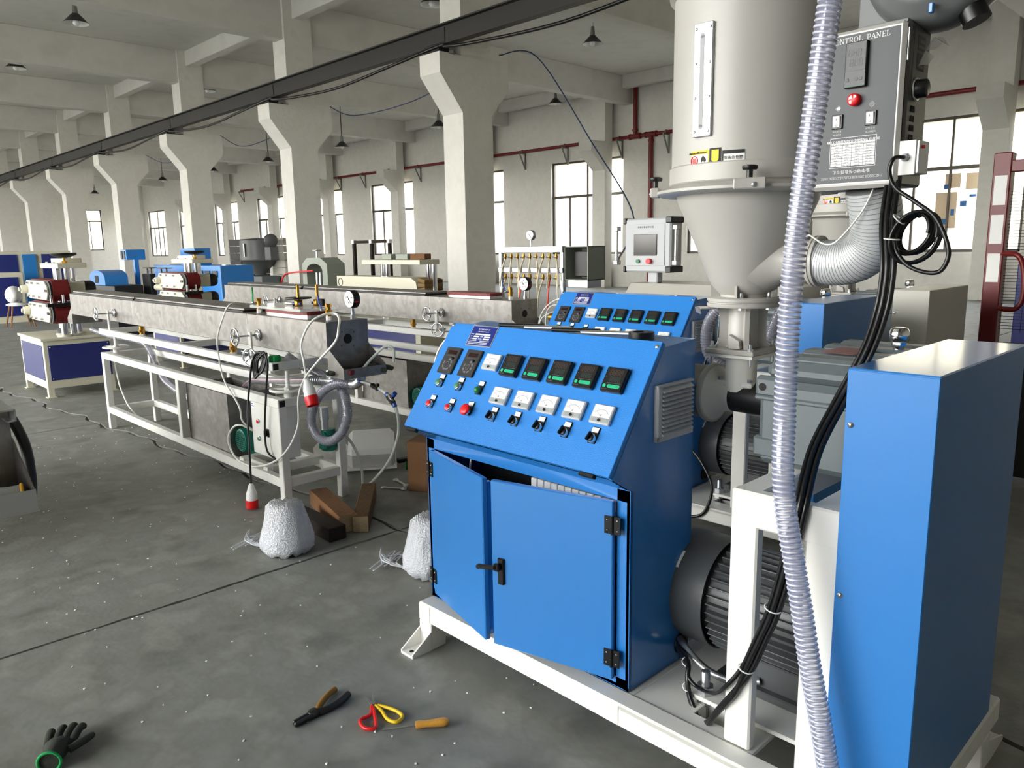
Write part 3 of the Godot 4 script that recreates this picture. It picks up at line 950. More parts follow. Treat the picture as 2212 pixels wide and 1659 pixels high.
	kits.hinge = [["hinge", G().box(V(-0.014, 0, 0.002), V(0.024, 0.055, 0.004), Basis(), 0.001).box(V(0.014, 0, 0.002), V(0.024, 0.055, 0.004), Basis(), 0.001).cyl(V(0, -0.028, 0.005), V(0, 0.028, 0.005), 0.0045, -1, 10).mesh(), M.black_plastic], ["hinge_screws", G().ball(V(-0.016, 0.016, 0.004), 0.004, 8, V(1, 1, 0.5)).ball(V(-0.016, -0.016, 0.004), 0.004, 8, V(1, 1, 0.5)).ball(V(0.016, 0.016, 0.004), 0.004, 8, V(1, 1, 0.5)).ball(V(0.016, -0.016, 0.004), 0.004, 8, V(1, 1, 0.5)).mesh(), M.chrome]]
	kits.screw = G().lathe(Transform3D(Basis(V(1, 0, 0), V(0, 0, 1), V(0, -1, 0)), Vector3.ZERO), [Vector2(0.0075, 0), Vector2(0.0075, 0.001), Vector2(0.005, 0.0035), Vector2(0, 0.0042)], 12, 0.5).mesh()
	kits.slat = G().prism([Vector2(0, 0), Vector2(0.018, -0.004), Vector2(0.0195, -0.002), Vector2(0.001, 0.0125)], Transform3D(Basis(V(1, 0, 0), V(0, 1, 0), V(0, 0, 1)), Vector3.ZERO), 0.155).mesh()

# rectangular plate with a skin both sides, in a frame from its lower left corner
func plate(f: Transform3D, w: float, h: float, t: float, bev := 0.002) -> Geo:
	return G().box(f * V(w / 2, h / 2, t / 2), V(w, h, t), f.basis, bev)

func console(label: String) -> Node3D:
	var o := thing("control_console", label, "control console", V(-1.75, 0.177, -1.86), "blue extruder control consoles")
	var prof := [Vector2(-2.017, 0.177), Vector2(-1.70, 0.177), Vector2(-1.70, 0.805), Vector2(-1.615, 0.856), Vector2(-1.855, 1.203), Vector2(-2.017, 1.213)]
	var side := Basis(V(0, 0, 1), V(0, 1, 0), V(1, 0, 0))
	var b := G()
	b.prism(prof, Transform3D(side, V(CX0, 0, 0)), 0.012)
	b.prism(prof, Transform3D(side, V(CX1 - 0.012, 0, 0)), 0.012)
	b.span(V(CX0, 0.177, -2.017), V(CX1, 1.213, -2.005))
	b.span(V(CX0, 0.177, -2.017), V(CX1, 0.189, -1.70))
	b.quad(V(CX0, 1.203, -1.855), V(CX1, 1.203, -1.855), V(CX1, 1.2135, -2.017), V(CX0, 1.2135, -2.017))
	b.span(V(CX0, 0.177, -1.715), V(-2.178, 0.805, -1.70), 0.002)
	b.span(V(-1.330, 0.177, -1.715), V(CX1, 0.805, -1.70), 0.002)
	b.span(V(CX0, 0.766, -1.715), V(CX1, 0.806, -1.70), 0.002)
	b.span(V(CX0, 0.177, -1.715), V(CX1, 0.212, -1.70), 0.002)
	b.quad(V(CX0, 0.805, -1.70), V(CX1, 0.805, -1.70), V(CX1, 0.856, -1.615), V(CX0, 0.856, -1.615))
	part(o, "body", b, M.paint_blue)
	# inside, dark gear and a rail of breakers
	part(o, "backplate", G().span(V(-2.2, 0.2, -2.0), V(-1.3, 0.8, -1.99)), M.paint_dark_grey)
	part(o, "wiring_duct", G().span(V(-2.15, 0.60, -1.99), V(-1.78, 0.70, -1.90), 0.004).span(V(-2.1, 0.35, -1.99), V(-1.5, 0.42, -1.9), 0.004), M.dark_plastic)
	for i in 12:
		var x := -1.72 + i * 0.030
		var br := part(o, "circuit_breaker", G().span(V(x, 0.66, -1.80), V(x + 0.027, 0.745, -1.74), 0.002), M.white_plastic)
		part(br, "lever", G().span(V(x + 0.006, 0.742, -1.772), V(x + 0.021, 0.755, -1.752), 0.002), M.paint_navy)
	part(o, "loose_wire", G().tube(curve([V(-1.98, 0.86, -1.75), V(-2.0, 0.74, -1.72), V(-2.02, 0.6, -1.74)], 6), 0.004, 6), M.cable_white)
	# the doors stand ajar
	for d in [[-2.176, 14.6, 0.416, 1.0], [-1.333, -13.4, 0.428, -1.0]]:
		var h := V(d[0], 0.205, -1.699)
		var f := Transform3D(Basis(UP3, deg_to_rad(-d[1])), h)
		var sx: float = d[3]
		var g := G()
		g.box(f * V(sx * d[2] / 2, 0.281, 0.010), V(d[2], 0.562, 0.020), f.basis, 0.003)
		var door := part(o, "door", g, M.paint_blue)
		part(door, "folded_rim", G().box(f * V(sx * (d[2] - 0.012), 0.281, -0.008), V(0.018, 0.53, 0.016), f.basis, 0.001), M.paint_blue)
		for y in [0.074, 0.492]:
			var k := kit(o, kits.hinge, Transform3D(f.basis, h + V(0, y, 0)) * move(0.0, 0, 0.020))
			k.name = "hinge"
		if sx < 0:
			part(door, "lock_plate", G().box(f * V(-0.390, 0.263, 0.024), V(0.024, 0.090, 0.010), f.basis, 0.003), M.black_plastic)
			part(door, "lever_handle", G().box(f * V(-0.398, 0.280, 0.036), V(0.022, 0.026, 0.016), f.basis, 0.004).bar(f * V(-0.398, 0.282, 0.046), f * V(-0.462, 0.274, 0.046), 0.011, 0.016, 0.004).cyl(f * V(-0.462, 0.274, 0.0405), f * V(-0.462, 0.274, 0.0515), 0.008, -1, 12), M.black_plastic)
	# the sloped instrument panel
	var pf := Transform3D(Basis(V(1, 0, 0), V(0, 0.8205, -0.5711), V(0, 0.5711, 0.8205)), V(CX0, 0.868, -1.600))
	part(o, "instrument_panel", plate(pf * move(0, 0, -0.018), 0.942, 0.429, 0.018, 0.0015), M.paint_blue_grain)
	for p in [[0.010, 0.420], [0.930, 0.412]]:
		piece(o, "panel_screw", kits.screw, M.chrome, pf * move(p[0], p[1], 0))
	for x in [0.04, 0.86]:
		part(o, "panel_hinge", G().box(pf * V(x, -0.006, -0.012), V(0.055, 0.012, 0.016), pf.basis, 0.002), M.black_plastic)
	# nameplate
	var nf := pf * Transform3D(Basis(V(0, 0, 1), 0.01), V(0.124, 0.342, 0))
	var np := part(o, "nameplate", plate(nf, 0.132, 0.084, 0.0015, 0.0005), M.alloy)
	part(np, "blue_field", plate(nf * move(0.004, 0.004, 0.0016), 0.124, 0.076, 0.0004, 0.0), mat("plate_blue", Color(0.02, 0.13, 0.47), 0.4) if not M.has("plate_blue") else M.plate_blue)
	var fields := G()
	for q in [[0.030, 0.048, 0.078], [0.026, 0.039, 0.028], [0.080, 0.039, 0.030], [0.024, 0.030, 0.022], [0.078, 0.030, 0.032]]:
		fields.box(nf * V(q[0] + q[2] / 2, q[1], 0.0022), V(q[2], 0.0058, 0.0004), nf.basis)
	for q in [[0.009, 0.048, 0.016], [0.009, 0.039, 0.014], [0.060, 0.039, 0.017], [0.009, 0.030, 0.012], [0.053, 0.030, 0.022], [0.009, 0.022, 0.04], [0.066, 0.022, 0.05], [0.009, 0.0155, 0.10], [0.009, 0.010, 0.104]]:
		for i in int(q[2] / 0.005):
			fields.box(nf * V(q[0] + i * 0.005 + 0.002, q[1], 0.0022), V(0.0034, 0.0030, 0.0003), nf.basis)
	part(np, "field_print", fields, M.ink_white)
	part(np, "name_print", strokes("械机械械有限公司", nf * move(0.066, 0.0655, 0.0024), 0.0066), M.ink_white)
	letters(np, "MACHINERY CO., LTD", nf * move(0.066, 0.0590, 0.0022), 0.0042, M.ink_white)
	# instruments
	for x in [0.045, 0.158]:
		kit(o, kits.keypad, pf * move(x, 0.221, 0.002))
	kit(o, kits.meterV, pf * move(0.268, 0.258, 0.0))
	for i in 5:
		kit(o, kits.controller, pf * move(0.364 + 0.109 * i, 0.246, 0.0))
		kit(o, kits.meterA, pf * move(0.375 + 0.1078 * i, 0.144, 0.0))
		kit(o, kits.knob, pf * move(0.414 + 0.1062 * i, 0.098, 0.0))
	kit(o, kits.green, pf * move(0.089, 0.181, 0))
	kit(o, kits.green, pf * move(0.194, 0.180, 0))
	kit(o, kits.lamp, pf * move(0.300, 0.179, 0))
	kit(o, kits.red, pf * move(0.092, 0.097, 0))
	kit(o, kits.red, pf * move(0.197, 0.097, 0))
	kit(o, kits.stop, pf * move(0.294, 0.100, 0))
	# the filter grille on its right side
	var vg := part(o, "vent_grille", G().span(V(CX1, 0.928, -1.990), V(CX1 + 0.004, 1.094, -1.806), 0.001).span(V(CX1, 0.928, -1.990), V(CX1 + 0.016, 0.946, -1.806), 0.002).span(V(CX1, 1.088, -1.990), V(CX1 + 0.016, 1.096, -1.806), 0.002).span(V(CX1, 0.93, -1.826), V(CX1 + 0.016, 1.094, -1.806), 0.002), M.grey_plastic)
	for i in 11:
		piece(vg, "slat", kits.slat, M.grey_plastic, Transform3D(Basis(V(1, 0, 0), V(0, 1, 0), V(0, 0, 1)), V(CX1 + 0.003, 0.949 + i * 0.0128, -1.981)))
	part(o, "grommet", G().ring(V(CX1 + 0.002, 0.232, -1.972), V(1, 0, 0), 0.030, 0.006, 20, 8).cyl(V(CX1 - 0.001, 0.232, -1.972), V(CX1 + 0.0015, 0.232, -1.972), 0.028, -1, 18), M.black_plastic)
	return o

func base_frame(label: String) -> Node3D:
	var o := thing("machine_chassis", label, "machine base", V(-1.4, 0, -2.05), "white extruder bases")
	var w: Material = M.paint_white
	part(o, "front_beam", G().span(V(-2.223, 0.103, -1.702), V(-0.49, 0.177, -1.632), 0.006), w)
	part(o, "rear_beam", G().span(V(-2.223, 0.103, -2.44), V(-0.49, 0.177, -2.37), 0.006), w)
	part(o, "end_beam", G().span(V(-2.223, 0.104, -2.38), V(-2.15, 0.176, -1.63), 0.006), w)
	part(o, "end_beam", G().span(V(-0.56, 0.104, -2.38), V(-0.49, 0.176, -1.63), 0.006), w)
	part(o, "cross_beam", G().span(V(-1.33, 0.104, -2.38), V(-1.26, 0.174, -1.63), 0.006), w)
	var d := G()
	for q in [[-1.30, -1.092, -2.38, -1.632], [-1.092, -0.972, -1.755, -1.632], [-1.092, -0.972, -2.38, -1.835], [-0.972, -0.88, -2.38, -1.632]]:
		d.span(V(q[0], 0.160, q[2]), V(q[1], 0.1715, q[3]))
	part(o, "deck_plate", d, w)
	part(o, "recess", G().span(V(-1.095, 0.105, -1.84), V(-0.97, 0.110, -1.75)).span(V(-1.095, 0.105, -1.840), V(-1.09, 0.1705, -1.75)).span(V(-1.095, 0.105, -1.840), V(-0.97, 0.1705, -1.835)), w)
	# feet with slotted plates and gussets
	for q in [[-2.222, -1.702, 1.0], [-0.562, -2.36, -1.0], [-2.222, -2.36, -1.0], [-0.562, -1.702, 1.0]]:
		var x: float = q[0]
		var z: float = q[1]
		var s: float = q[2]
		var z2 := z + 0.07
		part(o, "leg", G().span(V(x, 0.0, z), V(x + 0.072, 0.104, z2), 0.003), w)
		var front := z2 if s > 0 else z
		if s > 0:
			front = z
		var tip := front + s * 0.16 if s < 0 else z2 + 0.09
		var root := z if s < 0 else z2
		part(o, "foot_plate", G().span(V(x, 0.0, root), V(x + 0.072, 0.010, tip)), w)
		part(o, "slot", G().cyl(V(x + 0.036, 0.0095, lerpf(root, tip, 0.75)), V(x + 0.036, 0.0105, lerpf(root, tip, 0.75)), 0.009, -1, 12), M.black_matt)
		for e in [x, x + 0.066]:
			part(o, "gusset", G().prism([Vector2(root, 0.001), Vector2(root, 0.075), Vector2(tip, 0.014), Vector2(tip, 0.001)], Transform3D(Basis(V(0, 0, 1), V(0, 1, 0), V(1, 0, 0)), V(e, 0, 0)), 0.006), w)
	# the gearbox stand
	for x in [[-0.965, -0.890], [-0.767, -0.686]]:
		part(o, "post", G().span(V(x[0], 0.174, -1.738), V(x[1], 0.800, -1.703), 0.005), w)
		part(o, "post", G().span(V(x[0], 0.174, -2.44), V(x[1], 0.800, -2.40), 0.005), w)
		part(o, "side_rail", G().span(V(x[0] + 0.002, 0.802, -2.44), V(x[1] - 0.002, 0.884, -1.705), 0.005), w)
	part(o, "top_rail", G().span(V(-0.965, 0.792, -1.738), V(-0.686, 0.885, -1.7025), 0.005), w)
	part(o, "top_rail", G().span(V(-0.965, 0.792, -2.44), V(-0.686, 0.885, -2.40), 0.005), w)
	part(o, "motor_plate", G().span(V(-1.14, 0.184, -2.36), V(-0.70, 0.197, -1.80), 0.002), w)
	for x in [-1.100, -0.72]:
		part(o, "adjusting_stud", G().cyl(V(x, 0.112, -1.83), V(x, 0.268, -1.83), 0.0135, -1, 12, 0.002), M.zinc)
		part(o, "stud_nut", G().hex(V(x, 0.198, -1.83), V(x, 0.222, -1.83), 0.026), M.zinc)
		part(o, "stud_nut", G().hex(V(x, 0.166, -1.83), V(x, 0.183, -1.83), 0.026), M.zinc)
	return o

func motor(label: String) -> Node3D:
	var o := thing("drive_motor", label, "electric motor", V(-1.05, 0.2, -2.08), "dark grey drive motors")
	var ax := Transform3D(Basis(V(0, 1, 0), V(1, 0, 0), V(0, 0, -1)), V(0, 0.400, -2.08))
	var cover := part(o, "fan_cover", G().lathe(ax * move(0, -1.375, 0), [Vector2(0.06, -0.002), Vector2(0.13, 0.0), Vector2(0.158, 0.012), Vector2(0.172, 0.035), Vector2(0.176, 0.06), Vector2(0.176, 0.205), Vector2(0.172, 0.205), Vector2(0.172, 0.06)], 40, 0.6), M.paint_dark_grey)
	var st := G()
	var bars := G()
	for i in 6:
		var a0 := 0.62 + i * 0.055
		var a1 := 0.62 + (i + 1) * 0.055
		var f := func(a: float, x: float, r: float) -> Vector3: return V(x, 0.400 + cos(a) * r, -2.08 + sin(a) * r)
		st.quad(f.call(a1, -1.316, 0.1768), f.call(a1, -1.272, 0.1768), f.call(a0, -1.272, 0.1768), f.call(a0, -1.316, 0.1768))
		for k in 3:
			var b := a0 + 0.012 + k * 0.016
			bars.quad(f.call(b + 0.006, -1.308, 0.1774), f.call(b + 0.006, -1.296 + 0.004 * (k % 2), 0.1774), f.call(b, -1.296 + 0.004 * (k % 2), 0.1774), f.call(b, -1.308, 0.1774))
	part(cover, "label", st, M.label_white)
	part(cover, "bar_print", bars, M.ink_black)
	part(o, "stator", G().cyl(V(-1.19, 0.400, -2.08), V(-0.66, 0.400, -2.08), 0.146, -1, 32), M.paint_dark_grey)
	var fin := G().box(V(0, 0.156, 0), V(0.48, 0.026, 0.0045), Basis(), 0.001).mesh()
	for i in 40:
		piece(o, "cooling_fin", fin, M.paint_dark_grey, Transform3D(Basis(V(1, 0, 0), TAU * i / 40), V(-0.92, 0.400, -2.08)))
	part(o, "end_bell", G().lathe(ax * move(0, -0.68, 0), [Vector2(0.17, 0), Vector2(0.17, 0.02), Vector2(0.12, 0.045), Vector2(0.03, 0.05), Vector2(0.03, 0.09), Vector2(0, 0.09)], 32), M.paint_dark_grey)
	for z in [-2.22, -1.95]:
		part(o, "foot", G().span(V(-1.12, 0.197, z - 0.04), V(-0.72, 0.222, z + 0.04), 0.004).span(V(-1.0, 0.21, z - 0.015), V(-0.85, 0.30, z + 0.015), 0.004), M.paint_dark_grey)
	part(o, "earth_lug", G().span(V(-0.86, 0.235, -1.918), V(-0.825, 0.30, -1.905), 0.003), M.paint_dark_grey)
	part(o, "lifting_eye", G().ring(V(-0.775, 0.585, -2.0), V(0, 0.3, 1), 0.024, 0.007, 20, 8), M.zinc)
	return o

func gearbox(label: String) -> Node3D:
	var o := thing("gearbox", label, "gearbox", V(-0.87, 0.885, -2.22), "dark grey gearboxes")
	part(o, "housing", G().span(V(-1.035, 0.886, -2.50), V(-0.70, 1.125, -1.950), 0.018), M.paint_grey)
	part(o, "lid", G().span(V(-1.025, 1.120, -2.49), V(-0.71, 1.178, -1.962), 0.022), M.paint_grey)
	for z in [-2.02, -2.16, -2.30, -2.42]:
		part(o, "lid_rib", G().span(V(-1.00, 1.170, z - 0.035), V(-0.73, 1.192, z + 0.035), 0.009), M.paint_grey)
	part(o, "split_line", G().span(V(-1.042, 1.068, -2.507), V(-0.693, 1.082, -1.943), 0.004), M.paint_grey)
	for z in [-1.962, -2.48]:
		part(o, "lug", G().span(V(-1.045, 0.905, z - 0.012), V(-0.965, 0.965, z + 0.016), 0.008), M.paint_grey)
		part(o, "lug", G().span(V(-1.045, 1.075, z - 0.012), V(-0.975, 1.135, z + 0.016), 0.010), M.paint_grey)
		part(o, "lug_hole", G().cyl(V(-1.020, 1.105, z + 0.0165), V(-1.020, 1.105, z + 0.0172), 0.011, -1, 16), M.black_matt)
	part(o, "nose_flange", G().lathe(Transform3D(Basis(V(0, 1, 0), V(-1, 0, 0), V(0, 0, 1)), V(-1.036, 1.01, -2.22)), [Vector2(0.155, 0), Vector2(0.155, 0.022), Vector2(0.148, 0.03), Vector2(0.10, 0.034), Vector2(0.098, 0.05), Vector2(0.04, 0.05)], 36, 0.6), M.paint_white)
	for i in 6:
		var a := TAU * (i + 0.3) / 6
		part(o, "flange_bolt", G().hex(V(-1.066, 1.01 + cos(a) * 0.135, -2.22 + sin(a) * 0.135), V(-1.082, 1.01 + cos(a) * 0.135, -2.22 + sin(a) * 0.135), 0.011), M.zinc)
	part(o, "oil_plug", G().cyl(V(-0.735, 1.095, -1.95), V(-0.735, 1.095, -1.937), 0.017, -1, 16, 0.002), M.zinc)
	var bx := V(-0.795, 1.19, -2.30)
	part(o, "breather_cap", G().cyl(bx, bx + V(0, 0.02, 0), 0.014, -1, 16).hex(bx + V(0, 0.012, 0), bx + V(0, 0.022, 0), 0.020).lathe(Transform3D(Basis(), bx + V(0, 0.024, 0)), [Vector2(0, 0), Vector2(0.024, 0), Vector2(0.027, 0.006), Vector2(0.027, 0.026), Vector2(0.022, 0.037), Vector2(0.012, 0.040), Vector2(0, 0.040)], 24, 0.7), M.chrome)
	part(o, "notice_plate", G().span(V(-0.93, 1.1925, -2.24), V(-0.84, 1.1935, -2.10)), M.paint_red)
	return o

func barrel(label: String) -> Node3D:
	var o := thing("extruder_barrel", label, "extruder barrel", V(-1.9, 0.92, -2.22), "extruder barrels")
	var c := func(x: float) -> Vector3: return V(x, 1.01, -2.22)
	part(o, "barrel_cover", G().cyl(c.call(-2.26), c.call(-1.345), 0.088, -1, 36), M.stainless)
	part(o, "end_flange", G().cyl(c.call(-1.346), c.call(-1.328), 0.098, -1, 36, 0.002), M.paint_beige)
	part(o, "neck", G().cyl(c.call(-1.33), c.call(-1.07), 0.052, -1, 28), M.dark_steel)
	part(o, "saddle", G().lathe(Transform3D(Basis(V(0, 1, 0), V(1, 0, 0), V(0, 0, -1)), c.call(-1.328)), [Vector2(0.09, 0), Vector2(0.075, 0.012), Vector2(0.060, 0.03), Vector2(0.054, 0.05), Vector2(0.0525, 0.07)], 28, 0.3), M.paint_white)
	part(o, "feed_throat", G().cyl(V(-1.24, 1.03, -2.22), V(-1.24, 1.140, -2.22), 0.0500, 0.0485, 28).span(V(-1.305, 1.045, -2.262), V(-1.18, 1.062, -2.178), 0.004), M.paint_white)
	for q in [[-1.295, -2.19], [-1.192, -2.19]]:
		part(o, "saddle_bolt", G().hex(V(q[0], 1.062, q[1]), V(q[0], 1.072, q[1]), 0.009), M.zinc)
	# the heated head at its far end
	for q in [[-2.33, -2.27, 0.095], [-2.44, -2.345, 0.072], [-2.56, -2.45, 0.066]]:
		part(o, "heater_band", G().cyl(c.call(q[0]), c.call(q[1]), q[2], -1, 28, 0.004), M.dark_steel if q[2] < 0.09 else M.black_matt)
	part(o, "guard_arch", G().lathe(Transform3D(Basis(V(0, 1, 0), V(1, 0, 0), V(0, 0, -1)), c.call(-2.335)), [Vector2(0.105, 0), Vector2(0.118, 0), Vector2(0.118, 0.085), Vector2(0.105, 0.085)], 30), M.black_matt)
	part(o, "die", G().cyl(c.call(-2.66), c.call(-2.555), 0.04, 0.055, 24), M.brass)
	part(o, "clamp_ring", G().cyl(c.call(-2.475), c.call(-2.445), 0.080, -1, 28, 0.003), M.zinc)
	for i in 7:
		var a := 0.5 + i * 0.85
		part(o, "thermocouple", G().cyl(c.call(-2.50) + V(0, cos(a) * 0.06, sin(a) * 0.06), c.call(-2.50) + V(-0.01, cos(a) * 0.115, sin(a) * 0.115), 0.010, -1, 10, 0.002), M.white_plastic)
	var wires := [[V(-2.32, 1.12, -2.2), V(-2.5, 1.15, -2.15), V(-2.62, 1.09, -2.12), V(-2.67, 0.98, -2.1), V(-2.63, 0.85, -2.08), V(-2.48, 0.75, -2.05), V(-2.25, 0.77, -2.03)], [V(-2.36, 1.06, -2.12), V(-2.47, 1.08, -2.08), V(-2.52, 1.0, -2.07), V(-2.46, 0.92, -2.08), V(-2.38, 0.98, -2.1)], [V(-2.4, 1.10, -2.15), V(-2.55, 1.10, -2.09), V(-2.57, 0.98, -2.06), V(-2.5, 0.88, -2.05), V(-2.32, 0.88, -2.04)], [V(-2.45, 1.09, -2.18), V(-2.62, 1.02, -2.08), V(-2.6, 0.86, -2.04), V(-2.45, 0.83, -2.03), V(-2.28, 0.86, -2.02)], [V(-2.5, 1.02, -2.12), V(-2.59, 0.92, -2.07), V(-2.53, 0.80, -2.06), V(-2.42, 0.95, -2.07)], [V(-2.35, 1.0, -2.11), V(-2.42, 0.88, -2.06), V(-2.35, 0.80, -2.04), V(-2.26, 0.90, -2.03)]]
	for q in wires:
		part(o, "heater_wire", G().tube(curve(q, 7), 0.0045, 6), M.cable_white)
	for y in [0.0, 0.008]:
		part(o, "red_wire", G().tube(curve([V(-2.30, 1.118, -2.17 + y), V(-2.36, 1.11, -2.10 + y), V(-2.38, 1.03, -2.08 + y), V(-2.36, 0.98, -2.10 + y)], 6), 0.0035, 6), M.tube_red)
	return o

func guard(label: String, m: Material) -> Node3D:
	var o := thing("drive_guard", label, "guard cabinet", V(-0.587, 0.178, -2.0))
	part(o, "shell", G().span(V(-0.681, 0.178, -2.335), V(-0.494, 1.226, -1.678), 0.003), m)
	part(o, "front_cover", G().span(V(-0.680, 0.182, -1.679), V(-0.495, 1.222, -1.676), 0.001), m)
	for y in [0.70, 1.1]:
		piece(o, "rivet", kits.screw, M.chrome, move(-0.667, y, -1.676))
	return o

# a band on an upright cylinder, angles in degrees from +z towards +x
func cylinder_patch(c: Vector3, r: float, a0: float, a1: float, y0: float, y1: float, steps := 8) -> Geo:
	var g := G()
	for i in steps:
		var b0 := deg_to_rad(lerpf(a0, a1, float(i) / steps))
		var b1 := deg_to_rad(lerpf(a0, a1, float(i + 1) / steps))
		var n0 := V(sin(b0), 0, cos(b0))
		var n1 := V(sin(b1), 0, cos(b1))
		var p := V(c.x, 0, c.z)
		g.smooth(p + n0 * r + V(0, y0, 0), p + n1 * r + V(0, y0, 0), p + n1 * r + V(0, y1, 0), p + n0 * r + V(0, y1, 0), n0, n1, n1, n0)
	return g

# the frame of a flat spot on an upright cylinder
func spot(c: Vector3, r: float, deg: float, y: float) -> Transform3D:
	var b := deg_to_rad(deg)
	var n := V(sin(b), 0, cos(b))
	return Transform3D(Basis(UP3.cross(n), UP3, n), V(c.x, y, c.z) + n * r)

func dryer(label: String, full: bool) -> Node3D:
	var c := V(-1.24, 0, -2.22)
	var o := thing("hopper_dryer", label, "hopper dryer", V(-1.24, 1.14, -2.22))
	var up := Transform3D(Basis(), c)
	var body: Material = M.dryer_grey
	part(o, "hopper_body", G().lathe(up, [Vector2(0.232, 1.672), Vector2(0.236, 1.676), Vector2(0.236, 1.722), Vector2(0.230, 1.727), Vector2(0.230, 2.205), Vector2(0.244, 2.212), Vector2(0.246, 2.232), Vector2(0.238, 2.242), Vector2(0.20, 2.30), Vector2(0.06, 2.345), Vector2(0, 2.345)], 64, 0.75), body)
	part(o, "clamp_flange", G().lathe(up, [Vector2(0.21, 1.640), Vector2(0.262, 1.641), Vector2(0.274, 1.648), Vector2(0.274, 1.656), Vector2(0.255, 1.664), Vector2(0.235, 1.672), Vector2(0.20, 1.674)], 64, 0.8), body)
	part(o, "cone", G().lathe(up, [Vector2(0.074, 1.326), Vector2(0.074, 1.338), Vector2(0.082, 1.345), Vector2(0.100, 1.366), Vector2(0.104, 1.376), Vector2(0.207, 1.618), Vector2(0.214, 1.642), Vector2(0.214, 1.65)], 64, 0.85), body)
	part(o, "base_flange", G().lathe(up, [Vector2(0, 1.300), Vector2(0.110, 1.300), Vector2(0.112, 1.303), Vector2(0.112, 1.311), Vector2(0.108, 1.313), Vector2(0.108, 1.316), Vector2(0.112, 1.318), Vector2(0.112, 1.327), Vector2(0.105, 1.331), Vector2(0, 1.331)], 48, 0.75), body)
	for a in [-48.0, 16.0, 100.0, 190.0]:
		var f := spot(c, 0, a, 0)
		part(o, "web", G().prism([Vector2(0.07, 1.33), Vector2(0.104, 1.33), Vector2(0.104, 1.368), Vector2(0.098, 1.368), Vector2(0.078, 1.338)], Transform3D(Basis(f.basis.z, UP3, f.basis.x), f.origin - f.basis.x * 0.004), 0.008), body)
	for a in [-50.0, 25.0, 80.0, 150.0]:
		var s := spot(c, 0.095, a, 1.33)
		part(o, "flange_bolt", G().cyl(s.origin, s.origin + V(0, 0.018, 0), 0.0055, -1, 10, 0.001).hex(s.origin - V(0, 0.036, 0), s.origin - V(0, 0.030, 0), 0.008), M.zinc)
	# latches on the clamp flange
	for a in [-62.0, 30.0, 150.0]:
		var s := spot(c, 0.275, a, 1.657)
		part(o, "latch_block", G().box(s * V(0, 0.0, 0.006), V(0.052 if a < 0 else 0.085, 0.030, 0.026), s.basis, 0.003), body)
		part(o, "latch_pin", G().cyl(s * V(0.012, -0.004, 0.018), s * V(0.012, -0.004, 0.023), 0.007, -1, 14, 0.001), M.zinc)
		var k := s.origin + s.basis.z * 0.006
		part(o, "latch_knob", G().cyl(k + V(0, 0.014, 0), k + V(0, 0.037, 0), 0.0085, -1, 14).lathe(Transform3D(Basis(), k + V(0, 0.036, 0)), [Vector2(0, 0), Vector2(0.019, 0), Vector2(0.021, 0.004), Vector2(0.021, 0.010), Vector2(0.014, 0.013), Vector2(0, 0.013)], 16), M.black_plastic)
	# casting below: round throat between four ribs on a square plate
	part(o, "throat_casting", G().lathe(up, [Vector2(0.052, 1.172), Vector2(0.046, 1.182), Vector2(0.046, 1.300)], 32), body)
	for a in [-50.0, 40.0, 130.0, 220.0]:
		var f := spot(c, 0, a, 0)
		part(o, "throat_rib", G().prism([Vector2(0.04, 1.170), Vector2(0.086, 1.170), Vector2(0.076, 1.186), Vector2(0.073, 1.215), Vector2(0.073, 1.272), Vector2(0.077, 1.290), Vector2(0.086, 1.301), Vector2(0.04, 1.301)], Transform3D(Basis(f.basis.z, UP3, f.basis.x), f.origin - f.basis.x * 0.007), 0.014), body)
	var sp := spot(c, 0.074, -50.0, 1.235)
	part(o, "gauge_slot", G().box(sp.origin, V(0.014, 0.070, 0.004), sp.basis, 0.001), M.chrome)
	part(o, "cleanout_hood", G().prism([Vector2(-0.018, 1.172), Vector2(0.018, 1.172), Vector2(0.014, 1.196), Vector2(-0.018, 1.214)], Transform3D(spot(c, 0, 10, 0).basis, spot(c, 0.045, 10, 0).origin), 0.026), body)
	part(o, "square_plate", G().box(V(-1.24, 1.161, -2.22), V(0.168, 0.016, 0.168), Basis(), 0.003), body)
	part(o, "gasket_plate", G().box(V(-1.24, 1.1475, -2.22), V(0.162, 0.010, 0.162), Basis(), 0.001), M.paint_white)
	for q in [[-1.305, -2.15], [-1.172, -2.15], [-1.172, -2.29]]:
		part(o, "plate_bolt", G().hex(V(q[0], 1.169, q[1]), V(q[0], 1.176, q[1]), 0.010).cyl(V(q[0], 1.12, q[1]), V(q[0], 1.19, q[1]), 0.0055, -1, 10), M.zinc)
	var sg := spot(c, 0.115, -48, 1.292)
	part(o, "slide_gate", G().box(sg * V(0, 0.004, 0), V(0.078, 0.004, 0.05), sg.basis, 0.001).box(sg * V(0, -0.004, 0.026), V(0.078, 0.018, 0.004), sg.basis * Basis(V(1, 0, 0), 0.25), 0.001), M.alloy)
	# side nozzle with its flange
	var nx := Transform3D(Basis(V(0, -1, 0), V(1, 0, 0), V(0, 0, 1)), V(-1.24, 1.440, -2.22))
	part(o, "nozzle", G().lathe(nx, [Vector2(0.105, 0.06), Vector2(0.075, 0.115), Vector2(0.064, 0.14), Vector2(0.060, 0.17), Vector2(0.060, 0.232)], 40, 0.3), body)
	part(o, "nozzle_flange", G().lathe(nx, [Vector2(0.05, 0.222), Vector2(0.072, 0.222), Vector2(0.074, 0.225), Vector2(0.074, 0.231), Vector2(0.071, 0.232), Vector2(0.071, 0.235), Vector2(0.074, 0.236), Vector2(0.074, 0.243), Vector2(0.05, 0.245)], 44, 0.75), body)
	# sight glass, faces straight ahead
	var y0 := 1.797
